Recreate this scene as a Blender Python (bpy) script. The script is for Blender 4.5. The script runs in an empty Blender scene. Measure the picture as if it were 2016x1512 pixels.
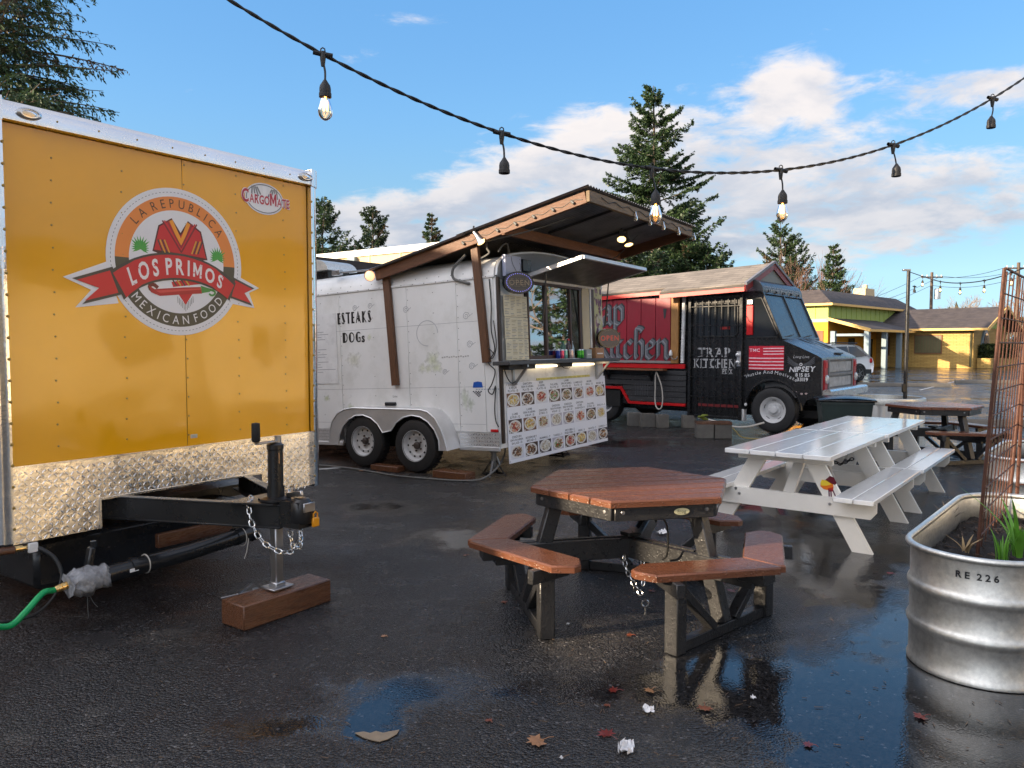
import bpy, math, random
import numpy as np
from mathutils import Vector, Matrix

R = math.radians
sc = bpy.context.scene
COL = sc.collection
random.seed(7)
rng = np.random.default_rng(11)

# ------------------------------------------------------------------ camera, sky, sun, exposure
cam_d = bpy.data.cameras.new('camera')
cam_d.sensor_width = 36.0
cam_d.lens = 27.05
cam_d.clip_start = 0.05
cam_d.clip_end = 2000.0
cam = bpy.data.objects.new('camera', cam_d)
COL.objects.link(cam)
cam.location = (0, 0, 1.6)
cam.rotation_euler = (R(90 - 2.87), 0, 0)
sc.camera = cam

SUN_EL = 15.0
SUN_DIR = Vector((-0.945, -0.327, 0)).normalized()      # horizontal direction towards the sun
SUN_VEC = (SUN_DIR * math.cos(R(SUN_EL)) + Vector((0, 0, math.sin(R(SUN_EL))))).normalized()
sun_d = bpy.data.lights.new('sun', 'SUN')
sun_d.energy = 4.2
sun_d.angle = R(0.5)
sun_d.color = (1.0, 0.80, 0.56)
sun = bpy.data.objects.new('sun', sun_d)
COL.objects.link(sun)
sun.rotation_euler = SUN_VEC.to_track_quat('Z', 'Y').to_euler()

sc.view_settings.view_transform = 'Standard'
sc.view_settings.look = 'None'
sc.view_settings.gamma = 1.0
sc.view_settings.use_curve_mapping = False
sc.view_settings.exposure = 1.55

world = bpy.data.worlds.new('World')
sc.world = world
world.use_nodes = True


def build_world():
    nt = world.node_tree
    nt.nodes.clear()
    N, L = nt.nodes, nt.links

    def node(t, **k):
        n = N.new(t)
        for a, b in k.items():
            setattr(n, a, b)
        return n

    def put(sock, v):
        if isinstance(v, (int, float)):
            sock.default_value = v
        elif isinstance(v, tuple):
            sock.default_value = v if len(v) == len(sock.default_value) else (*v, 1)
        else:
            L.new(v, sock)

    def m(op, a, b=None, c=None, clamp=False):
        n = node('ShaderNodeMath', operation=op, use_clamp=clamp)
        put(n.inputs[0], a)
        if b is not None:
            put(n.inputs[1], b)
        if c is not None:
            put(n.inputs[2], c)
        return n.outputs[0]

    def smooth(v, lo, hi):
        n = node('ShaderNodeMapRange', interpolation_type='SMOOTHSTEP')
        put(n.inputs[0], v)
        n.inputs[1].default_value = lo
        n.inputs[2].default_value = hi
        return n.outputs[0]

    def mix(f, a, b):
        n = node('ShaderNodeMix', data_type='RGBA')
        put(n.inputs[0], f)
        put(n.inputs[6], a)
        put(n.inputs[7], b)
        return n.outputs[2]

    sky = node('ShaderNodeTexSky', sky_type='NISHITA')
    sky.sun_disc = False
    sky.sun_elevation = R(SUN_EL)
    sky.sun_rotation = math.atan2(SUN_DIR.x, SUN_DIR.y)
    sky.altitude = 50
    sky.air_density = 1.0
    sky.dust_density = 0.15
    sky.ozone_density = 2.2
    tc = node('ShaderNodeTexCoord')
    sx = node('ShaderNodeSeparateXYZ')
    L.new(tc.outputs['Generated'], sx.inputs[0])
    x, y, z = sx.outputs
    az = m('ARCTAN2', x, y)
    zc = m('MAXIMUM', z, 0.0)

    def dome(du, dv):
        # a cloud layer seen in perspective: flatter and closer together towards the horizon
        d = m('ADD', zc, 0.30)
        c = node('ShaderNodeCombineXYZ')
        L.new(m('ADD', m('DIVIDE', x, d), du), c.inputs[0])
        L.new(m('ADD', m('DIVIDE', y, d), dv), c.inputs[1])
        L.new(m('MULTIPLY', zc, 3.2), c.inputs[2])
        return c.outputs[0]

    def fbm(vec, scale, detail, rough, dist=0.0):
        n = node('ShaderNodeTexNoise', noise_dimensions='3D')
        L.new(vec, n.inputs['Vector'])
        n.inputs['Scale'].default_value = scale
        n.inputs['Detail'].default_value = detail
        n.inputs['Roughness'].default_value = rough
        n.inputs['Distortion'].default_value = dist
        return n.outputs[0]

    # where the cumulus banks stand (azimuth, elevation, half sizes, weight)
    BANKS = [(-0.02, 0.150, 0.20, 0.055, .48), (0.04, 0.20, 0.13, 0.07, .40), (0.16, 0.235, 0.10, 0.07, .42), (0.34, 0.290, 0.075, 0.042, .50), (0.22, 0.16, 0.16, .07, .40),
             (0.40, 0.225, 0.13, 0.026, .32), (0.57, 0.268, 0.16, 0.026, .38), (0.46, 0.185, 0.17, 0.024, .40), (0.58, 0.150, 0.20, 0.022, .48), (0.40, 0.12, 0.2, .03, .30),
             (-0.20, 0.145, 0.10, 0.035, .36), (0.57, 0.365, 0.05, 0.012, .24)]
    t = None
    for a0, e0, sa, se, w in BANKS:
        q = m('ADD', m('POWER', m('ABSOLUTE', m('DIVIDE', m('SUBTRACT', az, a0), sa)), 2.0),
              m('POWER', m('ABSOLUTE', m('DIVIDE', m('SUBTRACT', z, e0), se)), 2.0))
        g = m('MULTIPLY', m('EXPONENT', m('MULTIPLY', q, -1.0)), w)
        t = g if t is None else m('ADD', t, g)
    t = m('MINIMUM', t, 0.46)
    # unseen broken cloud added all round and overhead to lift light in the shade
    rest = m('MAXIMUM', smooth(m('ABSOLUTE', az), 0.75, 1.1), smooth(z, 0.46, 0.7))
    t = m('ADD', t, m('MULTIPLY', rest, 0.36))
    base = fbm(dome(0.0, 0.0), 2.3, 9, 0.60, 0.3)
    fine = fbm(dome(3.1, 1.7), 8.5, 8, 0.60, 0.35)
    n0 = m('ADD', m('MULTIPLY', base, 0.60), m('MULTIPLY', fine, 0.85))
    dens = m('ADD', n0, t)
    mask = smooth(dens, 0.90, 1.20)
    # self-shading: compare with the density a step towards the sun
    b2 = fbm(dome(SUN_DIR.x * 0.13, SUN_DIR.y * 0.13 + 0.02), 2.3, 6, 0.55, 0.3)
    lit = smooth(m('ADD', m('SUBTRACT', base, b2), m('MULTIPLY', m('SUBTRACT', fine, 0.5), 0.25)), -0.10, 0.12)
    hi = smooth(z, 0.13, 0.27)
    thick = smooth(dens, 1.30, 0.98)
    lit = m('ADD', m('ADD', m('MULTIPLY', lit, 0.45), m('MULTIPLY', hi, 0.35)), m('MULTIPLY', thick, 0.2))
    shade_c = (CLOUD * 0.50, CLOUD * 0.57, CLOUD * 0.70)
    lit_c = (CLOUD * 1.16, CLOUD * 1.05, CLOUD * 0.98)
    cloud = mix(lit, shade_c, lit_c)
    # unseen clouds towards the sun scatter forwards, brightened to lift the shaded trailers
    dt = node('ShaderNodeVectorMath', operation='DOT_PRODUCT')
    L.new(tc.outputs['Generated'], dt.inputs[0])
    dt.inputs[1].default_value = SUN_VEC
    glow = m('ADD', 1.0, m('MULTIPLY', smooth(dt.outputs['Value'], 0.15, 1.0), 3.2))
    sc_ = node('ShaderNodeVectorMath', operation='SCALE')
    L.new(cloud, sc_.inputs[0])
    L.new(glow, sc_.inputs['Scale'])
    cloud = sc_.outputs[0]
    hsv = node('ShaderNodeHueSaturation')
    hsv.inputs['Saturation'].default_value = 1.20
    L.new(sky.outputs[0], hsv.inputs['Color'])
    # gentle shoulder on the brightest sky
    sp = node('ShaderNodeSeparateColor')
    L.new(hsv.outputs[0], sp.inputs[0])
    v = m('MAXIMUM', m('MAXIMUM', sp.outputs[0], sp.outputs[1]), sp.outputs[2])
    f = m('MINIMUM', v, m('ADD', 1.75, m('MULTIPLY', v, 0.27)))
    k = node('ShaderNodeVectorMath', operation='SCALE')
    L.new(hsv.outputs[0], k.inputs[0])
    L.new(m('DIVIDE', f, m('MAXIMUM', v, 0.001)), k.inputs['Scale'])
    # pale blue air low over the horizon
    lum = node('ShaderNodeRGBToBW')
    L.new(k.outputs[0], lum.inputs[0])
    pale = node('ShaderNodeVectorMath', operation='SCALE')
    pale.inputs[0].default_value = (0.42, 0.74, 1.0)
    L.new(lum.outputs[0], pale.inputs['Scale'])
    air = mix(m('MULTIPLY', smooth(z, 0.30, 0.02), 0.85), k.outputs[0], pale.outputs[0])
    col = mix(m('MULTIPLY', mask, 0.93), air, cloud)
    bg = node('ShaderNodeBackground')
    L.new(col, bg.inputs[0])
    bg.inputs[1].default_value = SKY
    out = node('ShaderNodeOutputWorld')
    L.new(bg.outputs[0], out.inputs[0])


SKY = 0.12
CLOUD = 2.75
build_world()

# ------------------------------------------------------------------ mesh builder
Z = Vector((0, 0, 1))


class MB:
    """Collects simple solids and links them as one mesh object."""

    def __init__(s):
        s.v, s.f, s.mi, s.fc = [], [], [], []
        s.M = None
        s.mat = 0
        s.col = (1, 1, 1)

    def add(s, vs, fs):
        o = len(s.v)
        if s.M is not None:
            vs = [s.M @ Vector(p) for p in vs]
        s.v.extend([tuple(p) for p in vs])
        for f in fs:
            s.f.append(tuple(i + o for i in f))
            s.mi.append(s.mat)
            s.fc.append(s.col)
        return s

    def solid(s, vs, fs, c=None):
        """convex faces turned outwards from the centre"""
        vs = [Vector(p) for p in vs]
        c = c or sum(vs, Vector()) / len(vs)
        out = []
        for f in fs:
            a = vs[f[0]]
            n = Vector()
            for i in range(1, len(f) - 1):
                n += (vs[f[i]] - a).cross(vs[f[i + 1]] - a)
            mid = sum((vs[i] for i in f), Vector()) / len(f)
            out.append(tuple(f) if n.dot(mid - c) >= 0 else tuple(reversed(f)))
        return s.add(vs, out)

    def box(s, c, size, b=0.0, rot=None, ax=None):
        """box at centre c; b = bevel; rot = 3x3 or ax = (x, y, z) axes"""
        hx, hy, hz = (q / 2 for q in size)
        c = Vector(c)
        if ax is not None:
            T = lambda p: c + ax[0] * p[0] + ax[1] * p[1] + ax[2] * p[2]
        elif rot is not None:
            T = lambda p: c + rot @ Vector(p)
        else:
            T = lambda p: c + Vector(p)
        if b <= 0:
            vs = [T((sx * hx, sy * hy, sz * hz)) for sx in (-1, 1) for sy in (-1, 1) for sz in (-1, 1)]
            return s.solid(vs, [(0, 1, 3, 2), (4, 5, 7, 6), (0, 1, 5, 4), (2, 3, 7, 6), (0, 2, 6, 4), (1, 3, 7, 5)], c)
        b = min(b, hx * .9, hy * .9, hz * .9)
        vs, idx = [], {}
        for sx in (-1, 1):
            for sy in (-1, 1):
                for sz in (-1, 1):
                    for a in range(3):
                        h = [hx - b, hy - b, hz - b]
                        h[a] += b
                        idx[(sx, sy, sz, a)] = len(vs)
                        vs.append(T((sx * h[0], sy * h[1], sz * h[2])))
        fs = []
        S = (-1, 1)
        for a in range(3):
            o1, o2 = [i for i in range(3) if i != a]
            for sa in S:
                q = []
                for p, r in ((-1, -1), (1, -1), (1, 1), (-1, 1)):
                    k = [0, 0, 0]
                    k[a], k[o1], k[o2] = sa, p, r
                    q.append(idx[(*k, a)])
                fs.append(tuple(q))
            for p in S:                     # edges along axis a
                for r in S:
                    k = [0, 0, 0]
                    k[o1], k[o2] = p, r
                    k[a] = -1
                    k2 = list(k)
                    k2[a] = 1
                    fs.append((idx[(*k, o1)], idx[(*k2, o1)], idx[(*k2, o2)], idx[(*k, o2)]))
        for sx in S:
            for sy in S:
                for sz in S:
                    fs.append(tuple(idx[(sx, sy, sz, a)] for a in range(3)))
        return s.solid(vs, fs, c)

    def bar(s, p0, p1, w, h, up=Z, b=0.0):
        """box from p0 to p1, w across, h along up"""
        p0, p1 = Vector(p0), Vector(p1)
        d = p1 - p0
        l = d.length
        d.normalize()
        side = d.cross(Vector(up))
        if side.length < 1e-5:
            side = d.cross(Vector((1, 0, 0)))
        side.normalize()
        u = side.cross(d).normalized()
        return s.box((p0 + p1) / 2, (l, w, h), b, ax=(d, side, u))

    def tube(s, pts, r, n=8, closed=False, caps=True):
        P = [Vector(p) for p in pts]
        k = len(P)
        rs = list(r) if isinstance(r, (list, tuple)) else [r] * k
        vs, fs = [], []
        u = None
        for i in range(k):
            if closed:
                t = P[(i + 1) % k] - P[i - 1]
            else:
                t = P[min(i + 1, k - 1)] - P[max(i - 1, 0)]
            if t.length < 1e-9:
                t = Vector((0, 0, 1))
            t.normalize()
            if u is None:
                a = Vector((0, 0, 1)) if abs(t.z) < 0.9 else Vector((1, 0, 0))
                u = (a - t * a.dot(t)).normalized()
            else:
                u = u - t * u.dot(t)
                u = u.normalized() if u.length > 1e-6 else t.orthogonal().normalized()
            w = t.cross(u)
            for j in range(n):
                a = 2 * math.pi * j / n
                vs.append(P[i] + (u * math.cos(a) + w * math.sin(a)) * rs[i])
        for i in range(k if closed else k - 1):
            for j in range(n):
                a, b = i * n + j, i * n + (j + 1) % n
                c, d = ((i + 1) % k) * n + (j + 1) % n, ((i + 1) % k) * n + j
                fs.append((a, b, c, d))
        if caps and not closed:
            fs.append(tuple(reversed(range(n))))
            fs.append(tuple(range((k - 1) * n, k * n)))
        return s.add(vs, fs)

    def lathe(s, prof, n=24, o=(0, 0, 0), axis=(0, 0, 1), closed=False):
        """prof = [(radius, height)], turned round axis through o"""
        o, t = Vector(o), Vector(axis).normalized()
        a = Vector((0, 0, 1)) if abs(t.z) < 0.9 else Vector((1, 0, 0))
        u = (a - t * a.dot(t)).normalized()
        w = t.cross(u)
        vs, fs, rings = [], [], []
        for r, h in prof:
            if r < 1e-6:
                rings.append([len(vs)])
                vs.append(o + t * h)
            else:
                rings.append(list(range(len(vs), len(vs) + n)))
                for j in range(n):
                    q = 2 * math.pi * j / n
                    vs.append(o + t * h + (u * math.cos(q) + w * math.sin(q)) * r)
        seq = list(zip(rings, rings[1:])) + ([(rings[-1], rings[0])] if closed else [])
        for A, B in seq:
            for j in range(n):
                k = (j + 1) % n
                if len(A) == 1 and len(B) == 1:
                    continue
                if len(A) == 1:
                    fs.append((A[0], B[k], B[j]))
                elif len(B) == 1:
                    fs.append((A[j], A[k], B[0]))
                else:
                    fs.append((A[j], A[k], B[k], B[j]))
        return s.add(vs, fs)

    def prism(s, poly, z0, z1, T=None, cap0=True):
        """polygon in (x, y) raised from z0 to z1; T maps (x, y, z) to 3D"""
        T = T or (lambda x, y, z: (x, y, z))
        ar = sum(poly[i - 1][0] * poly[i][1] - poly[i][0] * poly[i - 1][1] for i in range(len(poly)))
        p = list(poly) if ar > 0 else list(reversed(poly))
        n = len(p)
        vs = [Vector(T(x, y, z0)) for x, y in p] + [Vector(T(x, y, z1)) for x, y in p]
        e0, e1 = Vector(T(1, 0, 0)) - Vector(T(0, 0, 0)), Vector(T(0, 1, 0)) - Vector(T(0, 0, 0))
        e2 = Vector(T(0, 0, 1)) - Vector(T(0, 0, 0))
        flip = (e0.cross(e1).dot(e2) < 0) != (z1 < z0)
        fs = [tuple(range(n, 2 * n))]
        if cap0:
            fs.append(tuple(reversed(range(n))))
        fs += [(i, (i + 1) % n, n + (i + 1) % n, n + i) for i in range(n)]
        if flip:
            fs = [tuple(reversed(f)) for f in fs]
        return s.add(vs, fs)

    def quad(s, a, b, c, d):
        return s.add([a, b, c, d], [(0, 1, 2, 3)])

    def build(s, name, mats, parent=None, angle=38, **props):
        me = bpy.data.meshes.new(name)
        me.from_pydata(s.v, [], s.f)
        if not isinstance(mats, (list, tuple)):
            mats = [mats]
        for q in mats:
            me.materials.append(q)
        nf = len(me.polygons)
        me.polygons.foreach_set('use_smooth', [True] * nf)
        if any(s.mi):
            me.polygons.foreach_set('material_index', s.mi)
        if any(c != (1, 1, 1) for c in s.fc):
            at = me.color_attributes.new('Col', 'FLOAT_COLOR', 'CORNER')
            buf = np.ones((len(me.loops), 4), np.float32)
            k = 0
            for f, c in zip(s.f, s.fc):
                buf[k:k + len(f), :3] = c
                k += len(f)
            at.data.foreach_set('color', buf.ravel())
        me.update()
        me.set_sharp_from_angle(angle=R(angle))
        return link(name, me, parent, **props)


def link(name, me, parent=None, **props):
    o = bpy.data.objects.new(name, me)
    COL.objects.link(o)
    if parent is not None:
        o.parent = parent
    for k, v in props.items():
        o[k] = v
    return o


def thing(name, label, cat, loc=(0, 0, 0), rot=0.0, group=None):
    o = bpy.data.objects.new(name, None)
    o.empty_display_size = 0.2
    COL.objects.link(o)
    o.location = loc
    o.rotation_euler = rot if isinstance(rot, tuple) else (0, 0, rot)
    o['label'], o['category'] = label, cat
    if group:
        o['group'] = group
    return o


def tag(o, label, cat, group=None):
    o['label'], o['category'] = label, cat
    if group:
        o['group'] = group
    return o


def copy_tree(o, parent=None):
    kids = list(o.children)
    c = o.copy()
    COL.objects.link(c)
    c.parent = parent
    for k in kids:
        copy_tree(k, c)
    return c


def srgb(r, g, b):
    f = lambda c: c / 12.92 if c <= 0.04045 else ((c + 0.055) / 1.055) ** 2.4
    return (f(r / 255), f(g / 255), f(b / 255))


# ------------------------------------------------------------------ materials
def mat(name, col, rough=0.5, metal=0.0, var=0.12, vscale=3.0, stretch=(1, 1, 1), bump=0.0, bscale=40.0, rvar=0.1,
        spec=0.5, coat=0.0, rand=0.0, dirt=0.0, dirt_col=(0.05, 0.045, 0.035), dscale=1.3, emit=None, es=0.0, drops=0.0,
        attr=False, sub=0.0, bdetail=6):
    """painted, wooden or metal surface with uneven colour, uneven gloss and fine relief"""
    m = bpy.data.materials.new(name)
    m.use_nodes = True
    nt = m.node_tree
    N, L = nt.nodes, nt.links
    p = N['Principled BSDF']
    tc = N.new('ShaderNodeTexCoord')
    mp = N.new('ShaderNodeMapping')
    mp.inputs['Scale'].default_value = stretch
    L.new(tc.outputs['Object'], mp.inputs[0])

    def noise(scale, detail=5, rough_=0.6):
        n = N.new('ShaderNodeTexNoise')
        n.inputs['Scale'].default_value = scale
        n.inputs['Detail'].default_value = detail
        n.inputs['Roughness'].default_value = rough_
        L.new(mp.outputs[0], n.inputs['Vector'])
        return n.outputs[0]

    def rng_(sock, a, b, lo=0.25, hi=0.75):
        n = N.new('ShaderNodeMapRange')
        L.new(sock, n.inputs[0])
        n.inputs[1].default_value, n.inputs[2].default_value = lo, hi
        n.inputs[3].default_value, n.inputs[4].default_value = a, b
        return n.outputs[0]

    def mul(c, f):
        n = N.new('ShaderNodeVectorMath')
        n.operation = 'SCALE'
        L.new(c, n.inputs[0])
        L.new(f, n.inputs['Scale'])
        return n.outputs[0]

    if attr:
        a = N.new('ShaderNodeVertexColor')
        a.layer_name = 'Col'
        base = a.outputs[0]
    else:
        c = N.new('ShaderNodeRGB')
        c.outputs[0].default_value = (*col, 1)
        base = c.outputs[0]
    nv = noise(vscale)
    if var:
        base = mul(base, rng_(nv, 1 - var, 1 + var))
    if rand:
        oi = N.new('ShaderNodeObjectInfo')
        base = mul(base, rng_(oi.outputs['Random'], 1 - rand, 1 + rand, 0, 1))
    if dirt:
        dn = rng_(noise(dscale, 8, 0.68), 0, dirt, 0.5, 0.72)
        mx = N.new('ShaderNodeMix')
        mx.data_type = 'RGBA'
        L.new(dn, mx.inputs[0])
        L.new(base, mx.inputs[6])
        mx.inputs[7].default_value = (*dirt_col, 1)
        base = mx.outputs[2]
    L.new(base, p.inputs['Base Color'])
    r = rng_(noise(vscale * 2.3, 6, 0.65), max(0.02, rough - rvar), min(1, rough + rvar))
    L.new(r, p.inputs['Roughness'])
    p.inputs['Metallic'].default_value = metal
    p.inputs['Specular IOR Level'].default_value = spec
    p.inputs['Coat Weight'].default_value = coat
    p.inputs['Coat Roughness'].default_value = 0.06
    nrm = None
    if bump:
        b = N.new('ShaderNodeBump')
        b.inputs['Strength'].default_value = bump
        b.inputs['Distance'].default_value = 0.01
        L.new(noise(bscale, bdetail, 0.6), b.inputs['Height'])
        nrm = b.outputs[0]
    if drops:                                   # beads of rain water
        vo = N.new('ShaderNodeTexVoronoi')
        vo.inputs['Scale'].default_value = 55
        vo.inputs['Randomness'].default_value = 1
        L.new(tc.outputs['Object'], vo.inputs['Vector'])
        d = rng_(vo.outputs['Distance'], 1, 0, 0.05, 0.38)
        b = N.new('ShaderNodeBump')
        b.inputs['Strength'].default_value = drops
        b.inputs['Distance'].default_value = 0.006
        L.new(d, b.inputs['Height'])
        if nrm is not None:
            L.new(nrm, b.inputs['Normal'])
        nrm = b.outputs[0]
    if nrm is not None:
        L.new(nrm, p.inputs['Normal'])
        if coat:
            L.new(nrm, p.inputs['Coat Normal'])
    if sub:
        tr = N.new('ShaderNodeBsdfTranslucent')
        L.new(base, tr.inputs[0])
        mx = N.new('ShaderNodeMixShader')
        mx.inputs[0].default_value = sub
        L.new(p.outputs[0], mx.inputs[1])
        L.new(tr.outputs[0], mx.inputs[2])
        L.new(mx.outputs[0], N['Material Output'].inputs[0])
    if emit:
        p.inputs['Emission Color'].default_value = (*emit, 1)
        p.inputs['Emission Strength'].default_value = es
    return m


def glass(name, col=(1, 1, 1), rough=0.02, ior=1.45):
    m = bpy.data.materials.new(name)
    m.use_nodes = True
    p = m.node_tree.nodes['Principled BSDF']
    p.inputs['Base Color'].default_value = (*col, 1)
    p.inputs['Transmission Weight'].default_value = 1
    p.inputs['Roughness'].default_value = rough
    p.inputs['IOR'].default_value = ior
    return m


def pane_mat(name, col, alpha, rough=0.03):
    """window pane: dark see-through glass with a clear mirror film"""
    m = bpy.data.materials.new(name)
    m.use_nodes = True
    N, L = m.node_tree.nodes, m.node_tree.links
    N.remove(N['Principled BSDF'])
    g = N.new('ShaderNodeBsdfGlossy')
    g.inputs['Roughness'].default_value = rough
    g.inputs['Color'].default_value = (0.9, 0.95, 1.0, 1)
    t = N.new('ShaderNodeBsdfTransparent')
    t.inputs[0].default_value = (*col, 1)
    f = N.new('ShaderNodeFresnel')
    f.inputs['IOR'].default_value = 1.5
    ad = N.new('ShaderNodeMath')
    ad.operation = 'ADD'
    ad.use_clamp = True
    L.new(f.outputs[0], ad.inputs[0])
    ad.inputs[1].default_value = alpha
    mx = N.new('ShaderNodeMixShader')
    L.new(ad.outputs[0], mx.inputs[0])
    L.new(t.outputs[0], mx.inputs[1])
    L.new(g.outputs[0], mx.inputs[2])
    L.new(mx.outputs[0], N['Material Output'].inputs[0])
    return m


MT = {}
MT['print'] = mat('printed_vinyl', (1, 1, 1), 0.35, var=0.05, attr=True, rvar=0.06)
MT['paint_print'] = mat('hand_painted_letters', (1, 1, 1), 0.5, var=0.25, vscale=25, attr=True)
MT['paper'] = mat('printed_paper', (1, 1, 1), 0.6, var=0.06, vscale=5, attr=True, bump=.1, bscale=12)
MT['yellow'] = mat('yellow_enamel', (0.84, 0.385, 0.003), 0.16, var=0.06, vscale=1.2, rvar=0.07, coat=0.5, bump=0.75, bscale=2.2, bdetail=0.6, dirt=.06, dirt_col=srgb(176, 110, 14), dscale=1.1)
MT['alu'] = mat('bright_aluminium', (0.80, 0.81, 0.83), 0.24, 1.0, var=0.06, rvar=0.1, bump=0.08, bscale=5)
MT['plate'] = mat('tread_plate', (0.88, 0.86, 0.83), 0.27, 1.0, var=0.14, vscale=6, rvar=0.12, bump=0.85, bscale=4.5)
MT['lug'] = mat('tread_lugs', (0.9, 0.9, 0.9), 0.16, 1.0, var=0.05)
MT['polished'] = mat('polished_corner', (0.82, 0.83, 0.85), 0.12, 1.0, var=0.05, bump=0.3, bscale=4)
MT['black_steel'] = mat('black_painted_steel', (0.012, 0.012, 0.013), 0.3, var=0.3, bump=0.06, bscale=60, dirt=.25, dirt_col=(.05, .045, .04))
MT['black_gloss'] = mat('black_gloss', (0.010, 0.010, 0.012), 0.16, var=0.2, bump=.05, bscale=8)
MT['rubber'] = mat('tyre_rubber', (0.014, 0.014, 0.015), 0.6, var=0.25, vscale=8, bump=0.2, bscale=70, dirt=.2, dirt_col=(.06, .055, .05))
MT['dark'] = mat('dark_void', (0.006, 0.006, 0.006), 0.8)  # near-black stands for shade in openings, wells and holes
MT['galv'] = mat('galvanised_steel', (0.72, 0.71, 0.66), 0.46, 1.0, var=0.20, vscale=34, rvar=0.12, bump=0.03, bscale=240)
MT['zinc'] = mat('zinc_chain', (0.75, 0.75, 0.74), 0.25, 1.0, var=0.15, vscale=30)
MT['steel'] = mat('worn_steel', (0.45, 0.45, 0.46), 0.35, 1.0, var=0.2, vscale=8)
MT['white_paint'] = mat('white_trailer_skin', (0.74, 0.74, 0.73), 0.34, var=0.05, vscale=2, dirt=0.40, dirt_col=(0.42, 0.42, 0.36), dscale=1.7, bump=0.06, bscale=5)
MT['white_trim'] = mat('white_trim', (0.72, 0.72, 0.72), 0.3, var=0.08, dirt=0.35, dirt_col=(0.3, 0.29, 0.26), dscale=2.5)
MT['fender'] = mat('aluminium_fender', (0.66, 0.66, 0.66), 0.38, 0.6, var=0.12, bump=0.08, bscale=20)
MT['timber'] = mat('weathered_timber', srgb(92, 60, 38), 0.55, var=0.4, vscale=9, stretch=(8, 8, 0.8), bump=0.35, bscale=30, rand=.12, dirt=.5, dirt_col=srgb(70, 42, 26), dscale=3)
MT['timber_y'] = mat('weathered_rafter', srgb(94, 58, 34), 0.55, var=0.35, vscale=9, stretch=(8, 0.8, 8), bump=0.35, bscale=30, rand=.1, dirt=.35, dirt_col=srgb(90, 55, 30), dscale=3)
MT['timber_x'] = mat('weathered_beam', srgb(108, 68, 40), 0.55, var=0.35, vscale=9, stretch=(0.8, 8, 8), bump=0.35, bscale=30, rand=.1, dirt=.4, dirt_col=srgb(80, 50, 30), dscale=3)
MT['wetblock'] = mat('wet_brown_timber', srgb(96, 62, 42), 0.28, var=0.45, vscale=7, stretch=(1.2, 9, 9), bump=0.35, bscale=26, dirt=.6, dirt_col=srgb(52, 26, 16), dscale=2.5)
MT['plank_brown'] = mat('brown_plastic_plank', srgb(101, 62, 43), 0.22, var=0.20, vscale=10, stretch=(.5, 6, 6), bump=0.25, bscale=30, rand=.12, drops=.40, rvar=.14)
MT['frame_black'] = mat('charcoal_plastic_lumber', (0.021, 0.021, 0.022), 0.32, var=0.25, vscale=12, bump=0.25, bscale=45, drops=.22)
MT['plank_white'] = mat('white_painted_plank', (0.80, 0.80, 0.79), 0.10, var=0.04, vscale=2.2, stretch=(3, .6, 3), bump=0.03, bscale=14, rvar=.09, coat=.35, dirt=.34, dirt_col=(.42, .41, .37), dscale=2.6)
MT['frame_white'] = mat('white_painted_lumber', (0.80, 0.775, 0.72), 0.36, var=0.06, vscale=4, bump=0.06, bscale=18, dirt=.25, dirt_col=(.5, .46, .38), dscale=2.2)
MT['rust'] = mat('rusty_wire', srgb(78, 47, 35), 0.6, 0.2, var=0.4, vscale=40, bump=.2, bscale=150)
MT['soil'] = mat('dark_potting_soil', (0.014, 0.010, 0.008), 0.85, var=0.5, vscale=14, bump=0.9, bscale=38)
MT['leafgreen'] = mat('green_blade', srgb(104, 160, 56), 0.4, var=0.2, vscale=14, sub=0.25)
MT['drygrass'] = mat('dry_blade', srgb(140, 118, 84), 0.7, var=0.3, vscale=14)
MT['hose'] = mat('green_hose', srgb(10, 150, 84), 0.28, var=0.12, vscale=8)
MT['brass'] = mat('brass', (0.75, 0.52, 0.22), 0.25, 1.0, var=0.15, vscale=20)
MT['cord'] = mat('black_rubber_cord', (0.012, 0.012, 0.012), 0.45, var=0.2)
MT['greycord'] = mat('grey_rubber_cord', (0.11, 0.11, 0.105), 0.5, var=0.2)
MT['whitecord'] = mat('pale_cord', (0.5, 0.47, 0.42), 0.5, var=0.2)
MT['plastic_bag'] = mat('crumpled_plastic_wrap', (0.26, 0.265, 0.28), 0.18, var=0.6, vscale=18, bump=1.0, bscale=30, rvar=.15)
MT['pvc'] = mat('black_plastic_pipe', (0.013, 0.014, 0.016), 0.22, var=0.25, vscale=5)
MT['red_paint'] = mat('red_painted_board', srgb(134, 10, 34), 0.45, var=0.14, vscale=4, stretch=(1, 1, .4), bump=0.12, bscale=25, rand=.06, dirt=.15, dirt_col=srgb(120, 10, 26))
MT['red_trim'] = mat('red_trim', srgb(184, 14, 18), 0.34, var=0.1)
MT['maroon'] = mat('maroon_fascia', srgb(122, 40, 42), 0.45, var=0.12)
MT['truck_black'] = mat('black_truck_paint', (0.013, 0.013, 0.014), 0.26, var=0.3, vscale=3, bump=0.05, bscale=10, dirt=.25, dirt_col=(.05, .05, .05))
MT['siding'] = mat('black_stained_siding', (0.026, 0.026, 0.028), 0.5, var=0.4, vscale=7, stretch=(.7, 5, 6), bump=0.3, bscale=22, rand=.2)
MT['hood_grey'] = mat('faded_hood_paint', (0.06, 0.063, 0.07), 0.24, var=0.3, vscale=2.2, stretch=(.6, 2.5, 1), rvar=.12, dirt=.6, dirt_col=(.03, .03, .032), dscale=2.2)
MT['cap_grey'] = mat('streaked_cap_paint', (0.05, 0.05, 0.054), 0.3, var=0.5, vscale=4, stretch=(.3, 4, .3), dirt=.8, dirt_col=(.015, .015, .016), dscale=3.2)
MT['chrome'] = mat('dull_chrome', (0.70, 0.70, 0.70), 0.30, 1.0, var=0.1)
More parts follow.
